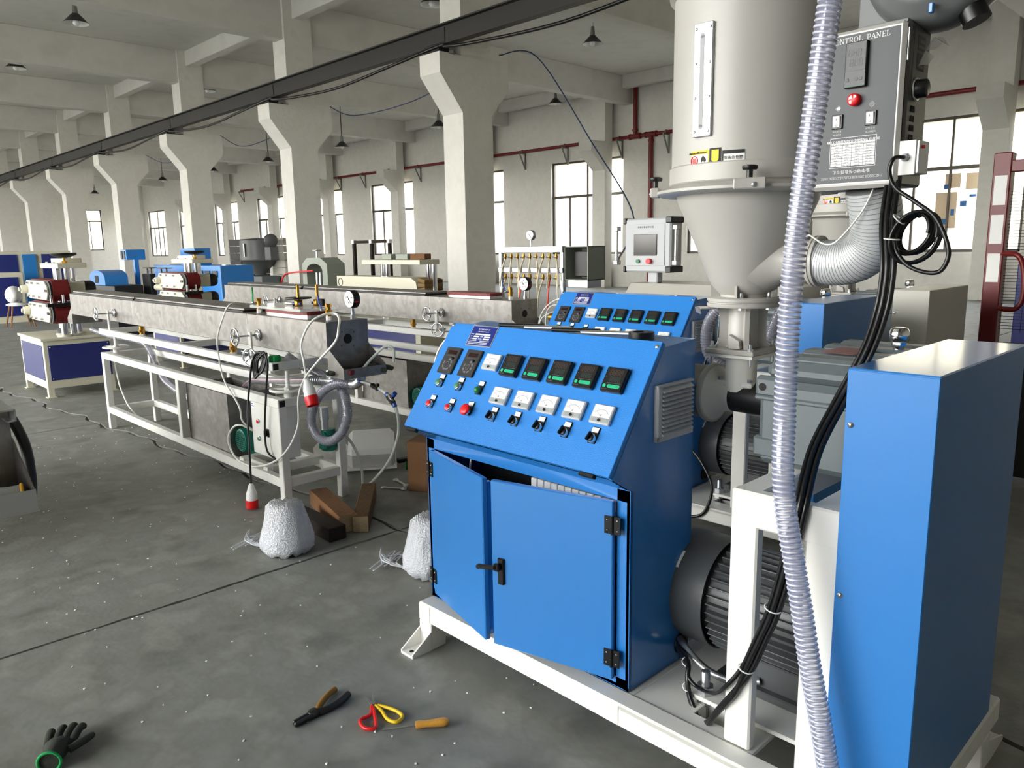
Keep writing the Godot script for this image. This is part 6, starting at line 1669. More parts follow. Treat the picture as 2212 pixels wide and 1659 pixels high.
func haul_off(label: String) -> Node3D:
	var o := thing("haul_off", label, "haul-off", V(-9.55, 0, -2.35), "cream twin-belt haul-offs")
	var c: Material = M.paint_cream
	# cabinet on feet with blue panels
	part(o, "cabinet", G().span(V(-10.06, 0.095, -2.68), V(-9.10, 0.60, -2.02), 0.004), c)
	part(o, "table_top", G().span(V(-10.08, 0.598, -2.70), V(-9.08, 0.627, -2.00), 0.004), c)
	for q in [[-10.06, -2.02], [-9.16, -2.02], [-10.06, -2.62], [-9.16, -2.62]]:
		part(o, "foot", G().span(V(q[0], 0.0, q[1] - 0.06 if q[1] > -2.3 else q[1] - 0.06), V(q[0] + 0.06, 0.10, q[1]), 0.003).span(V(q[0] - 0.02, 0.0, q[1] - 0.075), V(q[0] + 0.08, 0.008, q[1] + 0.015)), c)
	var pp := part(o, "side_panel", G().span(V(-10.00, 0.18, -2.021), V(-9.15, 0.55, -2.014), 0.002), M.paint_navy)
	var pq := part(o, "side_panel", G().span(V(-9.106, 0.18, -2.66), V(-9.094, 0.55, -2.06), 0.002), M.paint_navy)
	for q in [[0.20, -2.64], [0.53, -2.64], [0.20, -2.08], [0.53, -2.08]]:
		part(pq, "panel_screw", G().ball(V(-9.093, q[0], q[1]), 0.007, 8), M.chrome)
	for q in [[0.20, -9.98], [0.53, -9.98], [0.20, -9.17], [0.53, -9.17]]:
		part(pp, "panel_screw", G().ball(V(q[1], q[0], -2.013), 0.007, 8), M.chrome)
	# pillars, head block and black handwheel
	for q in [[-9.42, -2.30], [-9.23, -2.36], [-9.42, -2.46], [-9.19, -2.26]]:
		part(o, "chrome_pillar", G().cyl(V(q[0], 0.63, q[1]), V(q[0], 1.35, q[1]), 0.034, -1, 20), M.chrome)
		part(o, "pillar_flange", G().cyl(V(q[0], 0.626, q[1]), V(q[0], 0.645, q[1]), 0.07, -1, 24, 0.002), c)
	part(o, "black_collar", G().cyl(V(-9.42, 0.645, -2.30), V(-9.42, 0.70, -2.30), 0.05, -1, 20), M.black_rubber)
	part(o, "head_block", G().span(V(-9.72, 1.345, -2.50), V(-9.03, 1.397, -2.225), 0.004), c)
	part(o, "head_block_rear", G().span(V(-9.90, 1.397, -2.56), V(-9.40, 1.445, -2.38), 0.004), c)
	part(o, "lift_screw", G().cyl(V(-9.22, 1.39, -2.34), V(-9.22, 1.47, -2.34), 0.012, -1, 12).hex(V(-9.22, 1.396, -2.34), V(-9.22, 1.42, -2.34), 0.03), M.brass)
	part(o, "handwheel", G().lathe(Transform3D(Basis(), V(-9.22, 1.455, -2.34)), [Vector2(0.02, 0), Vector2(0.05, 0.0), Vector2(0.115, 0.022), Vector2(0.125, 0.030), Vector2(0.125, 0.048), Vector2(0.115, 0.050), Vector2(0.05, 0.035), Vector2(0, 0.035)], 32, 0.5), M.black_plastic)
	for x in [-9.62, -9.36, -9.1]:
		part(o, "head_bolt", G().hex(V(x, 1.397, -2.27), V(x, 1.41, -2.27), 0.013), M.zinc)
	# two belt units
	for k in 2:
		var y0: float = [1.018, 0.782][k]
		var y1: float = [1.216, 0.980][k]
		var ym := (y0 + y1) / 2
		var h := (y1 - y0) / 2
		var plate_poly := [Vector2(-9.93, y0 + 0.03), Vector2(-9.97, ym - 0.03), Vector2(-9.97, y1 - 0.05), Vector2(-9.93, y1 - 0.004), Vector2(-9.20, y1 - 0.004), Vector2(-9.11, y1 - 0.065), Vector2(-9.11, y0 + 0.065), Vector2(-9.17, y0 + 0.004), Vector2(-9.86, y0 + 0.004)]
		part(o, "side_plate", G().prism(plate_poly, Transform3D(XY, V(0, 0, -2.135)), 0.014), c)
		part(o, "side_plate", G().prism(plate_poly, Transform3D(XY, V(0, 0, -2.335)), 0.014), c)
		var loop := []
		for i in 13:
			var a := -PI / 2 + PI * i / 12.0
			loop.append(Vector2(-9.14 + cos(a) * (h + 0.012), ym + sin(a) * (h + 0.012)))
		for i in 13:
			var a := PI / 2 + PI * i / 12.0
			loop.append(Vector2(-9.86 + cos(a) * (h + 0.012), ym + sin(a) * (h + 0.012)))
		part(o, "red_belt", G().prism(loop, Transform3D(XY, V(0, 0, -2.315)), 0.155), M.rubber_red)
		var inner := loop.map(func(q): return Vector2(-9.5 + (q.x + 9.5) * 0.985, ym + (q.y - ym) * 0.93))
		part(o, "belt_core", G().prism(inner, Transform3D(XY, V(0, 0, -2.322)), 0.184), M.black_rubber)
		for i in 3:
			for s in [y1 - 0.03, y0 + 0.03]:
				var bx: float = -9.84 + i * 0.19 + (0.06 if i == 2 else 0.0)
				part(o, "plate_bolt", G().hex(V(bx, s, -2.122), V(bx, s, -2.095), 0.014), M.zinc)
		part(o, "bearing_hub", G().cyl(V(-9.93, ym, -2.122), V(-9.93, ym, -2.06), 0.05, 0.042, 24, 0.004).hex(V(-9.93, ym, -2.06), V(-9.93, ym, -2.04), 0.025), c)
		part(o, "tension_slot", G().span(V(-9.19, ym - 0.014, -2.121), V(-9.12, ym + 0.014, -2.112), 0.002), M.black_plastic)
		part(o, "drive_housing", G().span(V(-9.40, y0 + 0.02, -2.50), V(-9.16, y1 - 0.02, -2.345), 0.006), c)
		part(o, "drive_motor", G().lathe(Transform3D(G().frame_of(V(0, 0, -1)), V(-9.28, ym, -2.50)), [Vector2(0.085, 0), Vector2(0.085, 0.09), Vector2(0.07, 0.12), Vector2(0, 0.13)], 24), M.black_rubber)
	part(o, "guide_bar", G().span(V(-9.06, 0.955, -2.32), V(-8.985, 0.992, -2.08), 0.003), M.black_plastic)
	for z in [-2.13, -2.24]:
		part(o, "guide_roller", G().cyl(V(-9.02, 0.985, z), V(-9.02, 1.075, z), 0.013, -1, 14), M.chrome)
	return o

func neighbours() -> void:
	mat("lever_blue", Color(0.03, 0.22, 0.55), 0.35)
	var at := mat("acrylic_thick", Color(0.88, 0.90, 0.88, 0.35), 0.06)
	at.transparency = BaseMaterial3D.TRANSPARENCY_ALPHA
	var t := tank("long stainless steel cooling tank with an acrylic hatch lid and dial gauge, in front", "white welded frame on legs under the nearest steel tank", true)
	tank_fittings()
	var t2 := tank("second long steel cooling tank with an open red-gasketed hatch, behind the first", "white welded frame under the second steel tank, behind the first", false)
	for q in t2:
		q.position += V(-0.30, 0, -1.65)
	# the end of a third tank, nearest the viewer at the left edge
	var o := thing("cooling_tank", "end of a steel tank with a drip tray, cut off by the left edge", "water tank", V(-3.0, 0, -0.33))
	var s: Material = M.stainless
	part(o, "tank_body", G().span(V(-6.4, 0.90, -0.44), V(-2.46, 1.085, -0.18), 0.003), s)
	part(o, "top_channel", G().span(V(-6.4, 1.085, -0.445), V(-2.39, 1.089, -0.40)).span(V(-6.4, 1.055, -0.447), V(-2.39, 1.088, -0.443)).span(V(-6.4, 1.055, -0.447), V(-2.39, 1.058, -0.425)), M.zinc)
	part(o, "end_plate", G().span(V(-2.462, 0.835, -0.442), V(-2.456, 1.087, -0.18)), s)
	for z in [-0.444, -0.182]:
		part(o, "shield_cheek", G().prism([Vector2(-2.46, 1.0), Vector2(-2.46, 0.832), Vector2(-2.27, 0.832), Vector2(-2.27, 0.892)], Transform3D(XY, V(0, 0, z - 0.001)), 0.003), s)
	part(o, "drip_tray", G().span(V(-2.46, 0.831, -0.446), V(-2.268, 0.834, -0.18)).span(V(-2.2705, 0.832, -0.446), V(-2.2675, 0.892, -0.18)), M.alloy)
	for x in [-6.3, -4.6]:
		part(o, "frame_leg", G().span(V(x, 0, -0.5), V(x + 0.05, 0.9, -0.45), 0.003).span(V(x, 0, -0.15), V(x + 0.05, 0.9, -0.10), 0.003), M.paint_white)
	part(o, "frame_rail", G().span(V(-6.3, 0.60, -0.5), V(-4.55, 0.65, -0.45), 0.003).span(V(-6.3, 0.14, -0.5), V(-4.55, 0.19, -0.45), 0.003).span(V(-6.4, 0.84, -0.46), V(-3.1, 0.90, -0.15), 0.003), M.paint_white)  # out of view; base rails added to deepen the shadow on the floor
	part(o, "water_box", G().span(V(-6.2, 0.2, -0.5), V(-4.7, 0.6, -0.12), 0.003), s)  # unseen box under the tank, added to block light from the floor
	var gg := thing("work_glove", "grey glove with a yellow hem lying in the tray at the left edge", "glove", V(-2.36, 0.836, -0.38))
	glove_shape(gg, Transform3D(Basis(UP3, 4.55), V(-2.335, 0.848, -0.425)), M.glove_grey, M.glove_yellow)
	single("rubber_hose", "thick black rubber hose hanging behind the tank end at the left edge", "hose", G().tube(curve([V(-3.4, 0.98, -0.50), V(-3.0, 1.00, -0.52), V(-2.78, 0.92, -0.53), V(-2.74, 0.80, -0.53), V(-2.80, 0.70, -0.53)], 8), 0.016, 12), M.black_rubber, V(-2.8, 0.8, -0.5))
	var h := haul_off("cream twin-belt haul-off with red belts, left of the long steel tank")
	dup(h, V(-0.98, 0, -1.78), "second cream haul-off with red belts, behind the long steel tank")

# ================================================================ farther machines and what lies about
func far_things() -> void:
	# touch-screen box on its post above the grey machine cover
	var gc := thing("machine_cover", "light grey sloped machine cover under the touch-screen box", "machine cover", V(-3.0, 0.2, -4.8))
	part(gc, "body", G().prism([Vector2(-4.62, 0.0), Vector2(-4.62, 1.04), Vector2(-4.78, 1.205), Vector2(-5.2, 1.205), Vector2(-5.2, 0.0)], Transform3D(ZX, V(-3.62, 0, 0)), 1.35), M.paint_beige)
	var h := thing("touch_screen_box", "grey touch-screen box with black corners and side handles on a short post", "control box", V(-3.45, 1.205, -4.85))
	part(h, "housing", G().span(V(-3.70, 1.285, -4.95), V(-3.28, 1.685, -4.80), 0.012), M.grey_plastic)
	part(h, "front_plate", G().span(V(-3.675, 1.335, -4.80), V(-3.33, 1.642, -4.795), 0.002), M.grey_plastic)
	for y in [1.285, 1.645]:
		part(h, "black_corner", G().span(V(-3.325, y, -4.955), V(-3.27, y + 0.045, -4.792), 0.006), M.black_plastic)
		part(h, "black_corner", G().span(V(-3.71, y, -4.955), V(-3.682, y + 0.045, -4.792), 0.006), M.black_plastic)
	part(h, "screen", G().span(V(-3.608, 1.41, -4.795), V(-3.396, 1.567, -4.79), 0.003), M.black_gloss)
	for x in [-3.775, -3.235]:
		part(h, "side_handle", G().span(V(x - 0.02, 1.34, -4.83), V(x + 0.02, 1.375, -4.78), 0.004).span(V(x - 0.02, 1.595, -4.83), V(x + 0.02, 1.63, -4.78), 0.004).cyl(V(x, 1.36, -4.80), V(x, 1.61, -4.80), 0.012, -1, 12), M.alloy)
	part(h, "green_button", G().cyl(V(-3.564, 1.368, -4.795), V(-3.564, 1.368, -4.78), 0.015, -1, 16), M.button_green)
	part(h, "red_button", G().cyl(V(-3.457, 1.368, -4.795), V(-3.457, 1.368, -4.765), 0.02, -1, 18), M.button_red)
	part(h, "post", G().span(V(-3.51, 1.205, -4.91), V(-3.42, 1.29, -4.84), 0.008), M.grey_plastic)
	part(h, "name_print", strokes("机械机械有限公司", move(-3.50, 1.612, -4.794), 0.016), M.ink_black)
	# valve manifold with gauge and switch box
	var m := thing("valve_manifold", "galvanised stand with two rows of brass valves and clear tubes, a dial gauge on top", "valve manifold", V(-5.4, 0, -5.5))
	for q in [[1.43, 1.49], [1.235, 1.285]]:
		part(m, "header_pipe", G().span(V(-5.84, q[0], -5.53), V(-4.95, q[1], -5.47), 0.004), M.zinc)
	for x in [-5.84, -4.99]:
		part(m, "upright", G().span(V(x, 0.0, -5.52), V(x + 0.04, 1.46, -5.48), 0.003), M.zinc)
	for r in 2:
		for i in 9:
			var x := -5.74 + i * 0.088
			var y := 1.42 - r * 0.20
			part(m, "brass_valve", G().cyl(V(x, y - 0.055, -5.48), V(x, y, -5.48), 0.011, -1, 10).hex(V(x, y - 0.04, -5.48), V(x, y - 0.02, -5.48), 0.017), M.brass)
			part(m, "valve_lever", G().bar(V(x - 0.02, y - 0.035, -5.455), V(x + 0.03, y - 0.04, -5.455), 0.012, 0.012), M.black_plastic)
			var tm: Material = M.tube_milky if (i + r) % 4 else M.tube_orange
			part(m, "valve_tube", G().tube(curve([V(x, y - 0.05, -5.48), V(x + 0.03 * (i % 3 - 1), y - 0.15, -5.46), V(x + 0.05 * (i % 3 - 1), y - 0.33, -5.44)], 4), 0.008, 6), tm if r else M.tube_milky)
	var gq := V(-5.38, 1.598, -5.47)
	var ga := part(m, "dial_gauge", G().cyl(gq - V(0, 0, 0.04), gq, 0.05, -1, 28, 0.004).cyl(V(-5.38, 1.48, -5.49), V(-5.38, 1.56, -5.49), 0.01, -1, 10), M.zinc)
	part(ga, "gauge_face", G().cyl(gq, gq + V(0, 0, 0.002), 0.045, -1, 28), M.label_white)
	part(ga, "gauge_needle", G().bar(gq + V(-0.01, 0.012, 0.004), gq + V(0.025, -0.028, 0.004), 0.003, 0.002), M.ink_black)
	var sb := thing("switch_box", "open grey switch box with dark insides beside the valve manifold", "switch box", V(-4.8, 1.15, -5.6))
	part(sb, "box_shell", G().span(V(-4.95, 1.17, -5.75), V(-4.66, 1.485, -5.742)).span(V(-4.95, 1.17, -5.75), V(-4.66, 1.178, -5.50)).span(V(-4.95, 1.477, -5.75), V(-4.66, 1.485, -5.50)).span(V(-4.95, 1.17, -5.75), V(-4.942, 1.485, -5.50)).span(V(-4.668, 1.17, -5.75), V(-4.66, 1.485, -5.50)), M.paint_grey_green)
	part(sb, "inverter_unit", G().span(V(-4.90, 1.20, -5.74), V(-4.72, 1.44, -5.58), 0.008), M.black_plastic)
	part(sb, "bracket", G().span(V(-4.95, 1.10, -5.72), V(-4.68, 1.17, -5.52), 0.003), M.zinc)
	# big caterpillar haul-off
	var c := thing("caterpillar", "big cream caterpillar haul-off with brown pads behind the steel tanks", "haul-off", V(-8.2, 0, -5.7))
	part(c, "base", G().span(V(-9.1, 0.1, -6.0), V(-7.3, 0.62, -5.55), 0.004), M.paint_cream)
	part(c, "side_panel", G().span(V(-9.0, 0.18, -5.552), V(-7.4, 0.55, -5.545), 0.002), M.paint_navy)
	for k in 2:
		var y0: float = [0.82, 0.97][k]
		part(c, "track_housing", G().prism([Vector2(-9.17, y0), Vector2(-9.17, y0 + 0.17), Vector2(-7.52, y0 + 0.17), Vector2(-7.42, y0 + 0.12), Vector2(-7.39, y0)], Transform3D(XY, V(0, 0, -5.9)), 0.3), M.paint_cream)
		for i in 3:
			part(c, "track_pad", G().box(V(-7.33, y0 + 0.03 + i * 0.055, -5.75), V(0.14, 0.045, 0.28), Basis(V(0, 0, 1), 0.2 * (1 - i)), 0.005), M.belt_brown)
	for x in [-8.3, -8.2, -7.35, -7.25]:
		part(c, "chrome_pillar", G().cyl(V(x, 0.62, -5.75), V(x, 1.30, -5.75), 0.035, -1, 16), M.chrome)
	part(c, "head_beam", G().span(V(-8.55, 1.297, -5.9), V(-7.33, 1.352, -5.6), 0.004), M.paint_cream)
	part(c, "hub_arc", G().ring(V(-9.08, 1.06, -5.598), V(0, 0, 1), 0.05, 0.006, 20, 6), M.paint_grey)
	for i in 3:
		single("parts_box", ["small olive box on the caterpillar's head beam, leftmost", "olive box in the middle of the caterpillar's head beam", "crumpled brown parcel at the right end of the caterpillar's head beam"][i], "box", G().box(V(-8.1 + i * 0.3, 1.389, -5.75), V(0.2, 0.07, 0.16), Basis(UP3, 0.2 * i), 0.006), M.cardboard if i == 2 else M.paint_grey_green, V(-8.1 + i * 0.3, 1.353, -5.75), "boxes on the caterpillar")
	# brown frame stand
	var fs := thing("frame_stand", "dark brown square-tube frame stand with white corner joints before a window", "stand", V(-10.4, 0, -7.0))
	for x in [-10.887, -10.385, -9.902]:
		part(fs, "upright", G().span(V(x - 0.025, 0, -7.03), V(x + 0.025, 1.60, -6.98), 0.003), M.wood_dark)
		part(fs, "corner_joint", G().span(V(x - 0.032, 1.57, -7.04), V(x + 0.032, 1.63, -6.97), 0.005), M.white_plastic)
	part(fs, "top_bar", G().span(V(-10.9, 1.575, -7.03), V(-9.9, 1.62, -6.98), 0.003), M.wood_dark)
	# grey arched cutter
	var a := thing("arched_cutter", "grey-green arched cutting machine with a chrome handwheel on top", "cutting machine", V(-10.5, 0, -6.2))
	var ap := [Vector2(-10.81, 0.0), Vector2(-10.80, 1.28), Vector2(-10.65, 1.367), Vector2(-10.27, 1.371), Vector2(-10.08, 1.28), Vector2(-10.07, 0.0), Vector2(-10.21, 0.0), Vector2(-10.22, 1.18)]
	for i in range(1, 9):
		var t := PI * i / 9.0
		ap.append(Vector2(-10.447 + cos(t) * 0.227, 1.18 + sin(t) * 0.105))
	ap.append_array([Vector2(-10.674, 1.18), Vector2(-10.67, 0.0)])
	part(a, "arch_housing", G().prism(ap, Transform3D(XY, V(0, 0, -6.3)), 0.3), M.paint_grey_green)
	part(a, "back_plate", G().span(V(-10.7, 0.3, -6.31), V(-10.2, 1.3, -6.29)), M.paint_dark_grey)
	for x in [-10.55, -10.45, -10.35]:
		part(a, "clamp_rod", G().cyl(V(x, 0.9, -6.1), V(x, 1.15, -6.1), 0.022, -1, 10), M.zinc)
	part(a, "screw", G().cyl(V(-10.515, 1.36, -6.1), V(-10.515, 1.48, -6.1), 0.018, -1, 10), M.zinc)
	handwheel(a, V(-10.515, 1.48, -6.1), UP3, 0.06, 0.01, M.chrome)
	single("red_air_hose", "thin red air hose looping before the arched cutter", "hose", G().tube(curve([V(-10.4, 1.18, -5.95), V(-10.9, 1.15, -5.9), V(-11.2, 1.10, -5.9), V(-11.35, 0.9, -5.9)], 8), 0.013, 6), M.tube_red, V(-10.9, 1.1, -5.9))
	# stacked bins and far dryer
	for k in 3:
		for i in 8:
			var x: float = [-26.2, -25.3, -23.1][k]
			var y := 0.235 * i
			var b := single("storage_bin", "%s bin, %s from the floor, by far windows" % [["dark grey, outer column,", "dark grey, inner column,", "beige, right of the far dryer,"][k], ["first", "second", "third", "fourth", "fifth", "sixth", "seventh", "topmost"][i]], "bin", G().span(V(x - 0.42, y, -12.6), V(x + 0.42, y + 0.225, -12.0), 0.01), M.paint_beige if k == 2 else M.dark_plastic, V(x, y, -12.3), "stacked storage bins")
			part(b, "rim_lip", G().span(V(x - 0.43, y + 0.2, -12.0), V(x + 0.43, y + 0.224, -11.985)), M.paint_beige if k == 2 else M.dark_plastic)
	var fd := thing("far_dryer", "far grey hopper dryer with a snail blower, before the stacked bins", "hopper dryer", V(-23.6, 0, -11.6))
	part(fd, "hopper", G().lathe(Transform3D(Basis(), V(-23.6, 0, -11.6)), [Vector2(0.15, 0.70), Vector2(0.55, 1.16), Vector2(0.62, 1.17), Vector2(0.57, 1.20), Vector2(0.57, 1.80), Vector2(0.62, 1.83), Vector2(0, 1.88)], 32), M.blower_grey)
	part(fd, "stand", G().span(V(-24.2, 0.0, -11.9), V(-22.9, 0.68, -11.3), 0.01), M.paint_grey)
	part(fd, "sight_glass", G().span(V(-23.45, 1.3, -11.045), V(-23.38, 1.7, -11.02)), M.alloy)
	part(fd, "control_box", G().span(V(-22.6, 1.18, -11.6), V(-22.25, 1.6, -11.3), 0.02), M.paint_dark_grey)
	part(fd, "blower", G().cyl(V(-22.6, 1.78, -11.5), V(-22.3, 1.78, -11.4), 0.2, -1, 24, 0.03), M.paint_dark_grey)
	# blue row at the left
	var e := thing("sound_enclosure", "cream-framed enclosure with blue panels at the far left, one panel door standing ajar", "enclosure", V(-20.8, 0, -4.6))
	part(e, "frame", G().span(V(-21.4, 0, -5.45), V(-20.85, 1.56, -3.6), 0.004), M.paint_cream)
	for q in [[-3.75, -4.33], [-4.42, -4.70], [-4.82, -5.36]]:
		part(e, "blue_panel", G().span(V(-20.85, 0.12, q[1]), V(-20.82 if q[0] != -4.42 else -20.79, 1.49, q[0]), 0.003), M.paint_navy if q[0] != -4.42 else M.paint_blue)
	var sc := thing("small_cabinet", "low cream-framed cabinet with a blue panel, before the enclosure", "cabinet", V(-19.9, 0, -3.9))
	part(sc, "frame", G().span(V(-20.4, 0, -4.2), V(-19.9, 1.10, -3.5), 0.004), M.paint_cream)
	part(sc, "blue_panel", G().span(V(-19.9, 0.15, -4.1), V(-19.87, 1.0, -3.6), 0.003), M.paint_navy)
	var ch := thing("shell_chair", "white plastic shell chair on wooden legs by the blue cabinets", "chair", V(-18.7, 0, -3.8))
	part(ch, "back_shell", G().ball(V(-18.85, 0.66, -3.77), 0.22, 16, V(0.25, 0.85, 0.75)), M.white_plastic)
	part(ch, "seat", G().ball(V(-18.65, 0.47, -3.77), 0.22, 16, V(1.0, 0.16, 0.95)), M.white_plastic)
	for q in [[-0.13, -0.13], [0.13, -0.13], [-0.13, 0.13], [0.13, 0.13]]:
		part(ch, "leg", G().cyl(V(-18.7 + q[0] * 1.7, 0, -3.8 + q[1] * 1.7), V(-18.7 + q[0], 0.45, -3.8 + q[1]), 0.014, 0.018, 10), M.wood_pale)
	var p := thing("control_pendant", "blue pendant control box on a slim blue post", "control box", V(-15.5, 0, -5.1))
	part(p, "box_body", G().span(V(-15.85, 1.355, -5.35), V(-15.56, 1.545, -5.0), 0.006), M.paint_blue)
	for x in [-15.78, -15.64]:
		part(p, "meter", G().span(V(x - 0.045, 1.37, -5.0), V(x + 0.045, 1.52, -4.985), 0.003), M.black_plastic)
	part(p, "post", G().span(V(-15.58, 0, -5.2), V(-15.50, 1.36, -5.12), 0.004), M.paint_blue)
	var bc := thing("far_console", "long blue console with a row of black controllers behind the second haul-off", "control console", V(-14, 0, -5.8))
	part(bc, "body", G().span(V(-15.9, 0.0, -6.2), V(-12.85, 1.25, -5.6), 0.01), M.paint_blue)
	for i in 5:
		part(bc, "controller", G().span(V(-14.35 + 0.3 * i, 1.05, -5.6), V(-14.15 + 0.3 * i, 1.16, -5.58), 0.004), M.black_plastic)
	part(bc, "top_box", G().span(V(-14.75, 1.25, -6.0), V(-14.1, 1.55, -5.7), 0.006), M.paint_blue)
	var rl := thing("roller_straightener", "black roller straightener with two pairs of pale rollers", "roller machine", V(-14.6, 0, -5.2))
	part(rl, "side_frame", G().span(V(-15.25, 0.0, -5.25), V(-14.85, 1.10, -5.15), 0.006), M.black_matt)
	part(rl, "side_frame", G().span(V(-14.25, 0.0, -5.55), V(-14.0, 1.10, -5.15), 0.006), M.black_matt)
	for y in [0.86, 0.98]:
		part(rl, "pale_roller", G().cyl(V(-14.7, y, -5.2), V(-14.3, y, -5.2), 0.055, -1, 18), M.paint_cream)
	for x in [-15.1, -14.9, -14.4, -14.15]:
		part(rl, "handwheel", G().cyl(V(x, 1.1, -5.2), V(x, 1.2, -5.2), 0.015, -1, 8).cyl(V(x, 1.2, -5.2), V(x, 1.215, -5.2), 0.1, -1, 18), M.dark_steel)
	var ba := thing("arched_guard", "blue round-topped guard on a steel table left of the pendant box", "machine guard", V(-15.7, 0, -4.7))
	var bp := [Vector2(-16.15, 0.91), Vector2(-15.26, 0.91)]
	for i in 11:
		var t := PI * i / 10.0
		bp.append(Vector2(-15.705 + cos(t) * 0.445, 1.03 + sin(t) * 0.15))
	part(ba, "hood", G().prism(bp, Transform3D(XY, V(0, 0, -4.9)), 0.4), M.paint_blue)
	part(ba, "slot", G().span(V(-15.82, 0.94, -4.5), V(-15.62, 1.08, -4.495)), M.black_matt)
	part(ba, "table", G().span(V(-16.3, 0.0, -5.0), V(-14.8, 0.91, -4.5), 0.01), M.dark_steel)
	# red lift at the right
	var l := thing("pallet_lift", "dark red hand-operated pallet lift with a mesh guard at the right", "lift", V(-1.0, 0, -5.6))
	for x in [-1.42, -0.95]:
		part(l, "mast", G().span(V(x - 0.05, 0.05, -5.75), V(x + 0.05, 2.02 if x < -1 else 1.95, -5.65), 0.006), M.paint_red)
	part(l, "cross_bar", G().span(V(-1.40, 1.90, -5.74), V(-0.93, 1.97, -5.66), 0.004), M.paint_red)
	part(l, "cross_bar", G().span(V(-1.40, 0.55, -5.74), V(-0.93, 0.65, -5.66), 0.004), M.paint_red)
	part(l, "handle", G().tube(curve([V(-1.36, 1.40, -5.6), V(-1.27, 1.39, -5.56), V(-1.23, 1.30, -5.56), V(-1.22, 1.14, -5.56), V(-1.26, 1.06, -5.56), V(-1.36, 1.06, -5.6)], 6), 0.016, 10), M.paint_red)
	var ms := G()
	for i in 44:
		ms.span(V(-1.38, 0.92 + i * 0.02, -5.702), V(-0.96, 0.923 + i * 0.02, -5.699))
	for x in [-1.25, -1.1]:
		ms.span(V(x, 0.9, -5.702), V(x + 0.003, 1.8, -5.699))
	part(l, "mesh_guard", ms, M.black_matt)
	part(l, "pump_body", G().span(V(-1.35, 0.05, -5.6), V(-0.95, 0.85, -5.35), 0.02), M.black_matt)
	for i in 3:
		part(l, "safety_label", G().span(V(-1.455, 1.70 - i * 0.24, -5.649), V(-1.385, 1.88 - i * 0.24, -5.647)), M.label_white)
	var rt := thing("far_cabinet", "dark blue cabinet standing behind the red lift", "cabinet", V(-1.6, 0, -9))
	part(rt, "body", G().span(V(-2.0, 0, -9.3), V(-1.2, 1.25, -8.8), 0.01), M.paint_navy)
	part(rt, "grip", G().span(V(-1.7, 1.05, -8.8), V(-1.4, 1.12, -8.78)), M.zinc)
	# boxes under the second line
	single("carton", "open brown carton under the second line, left of the console", "carton", G().box(V(-3.7, 0.16, -2.95), V(0.35, 0.32, 0.3), Basis(UP3, 0.5), 0.004), M.cardboard, V(-3.7, 0, -2.95))

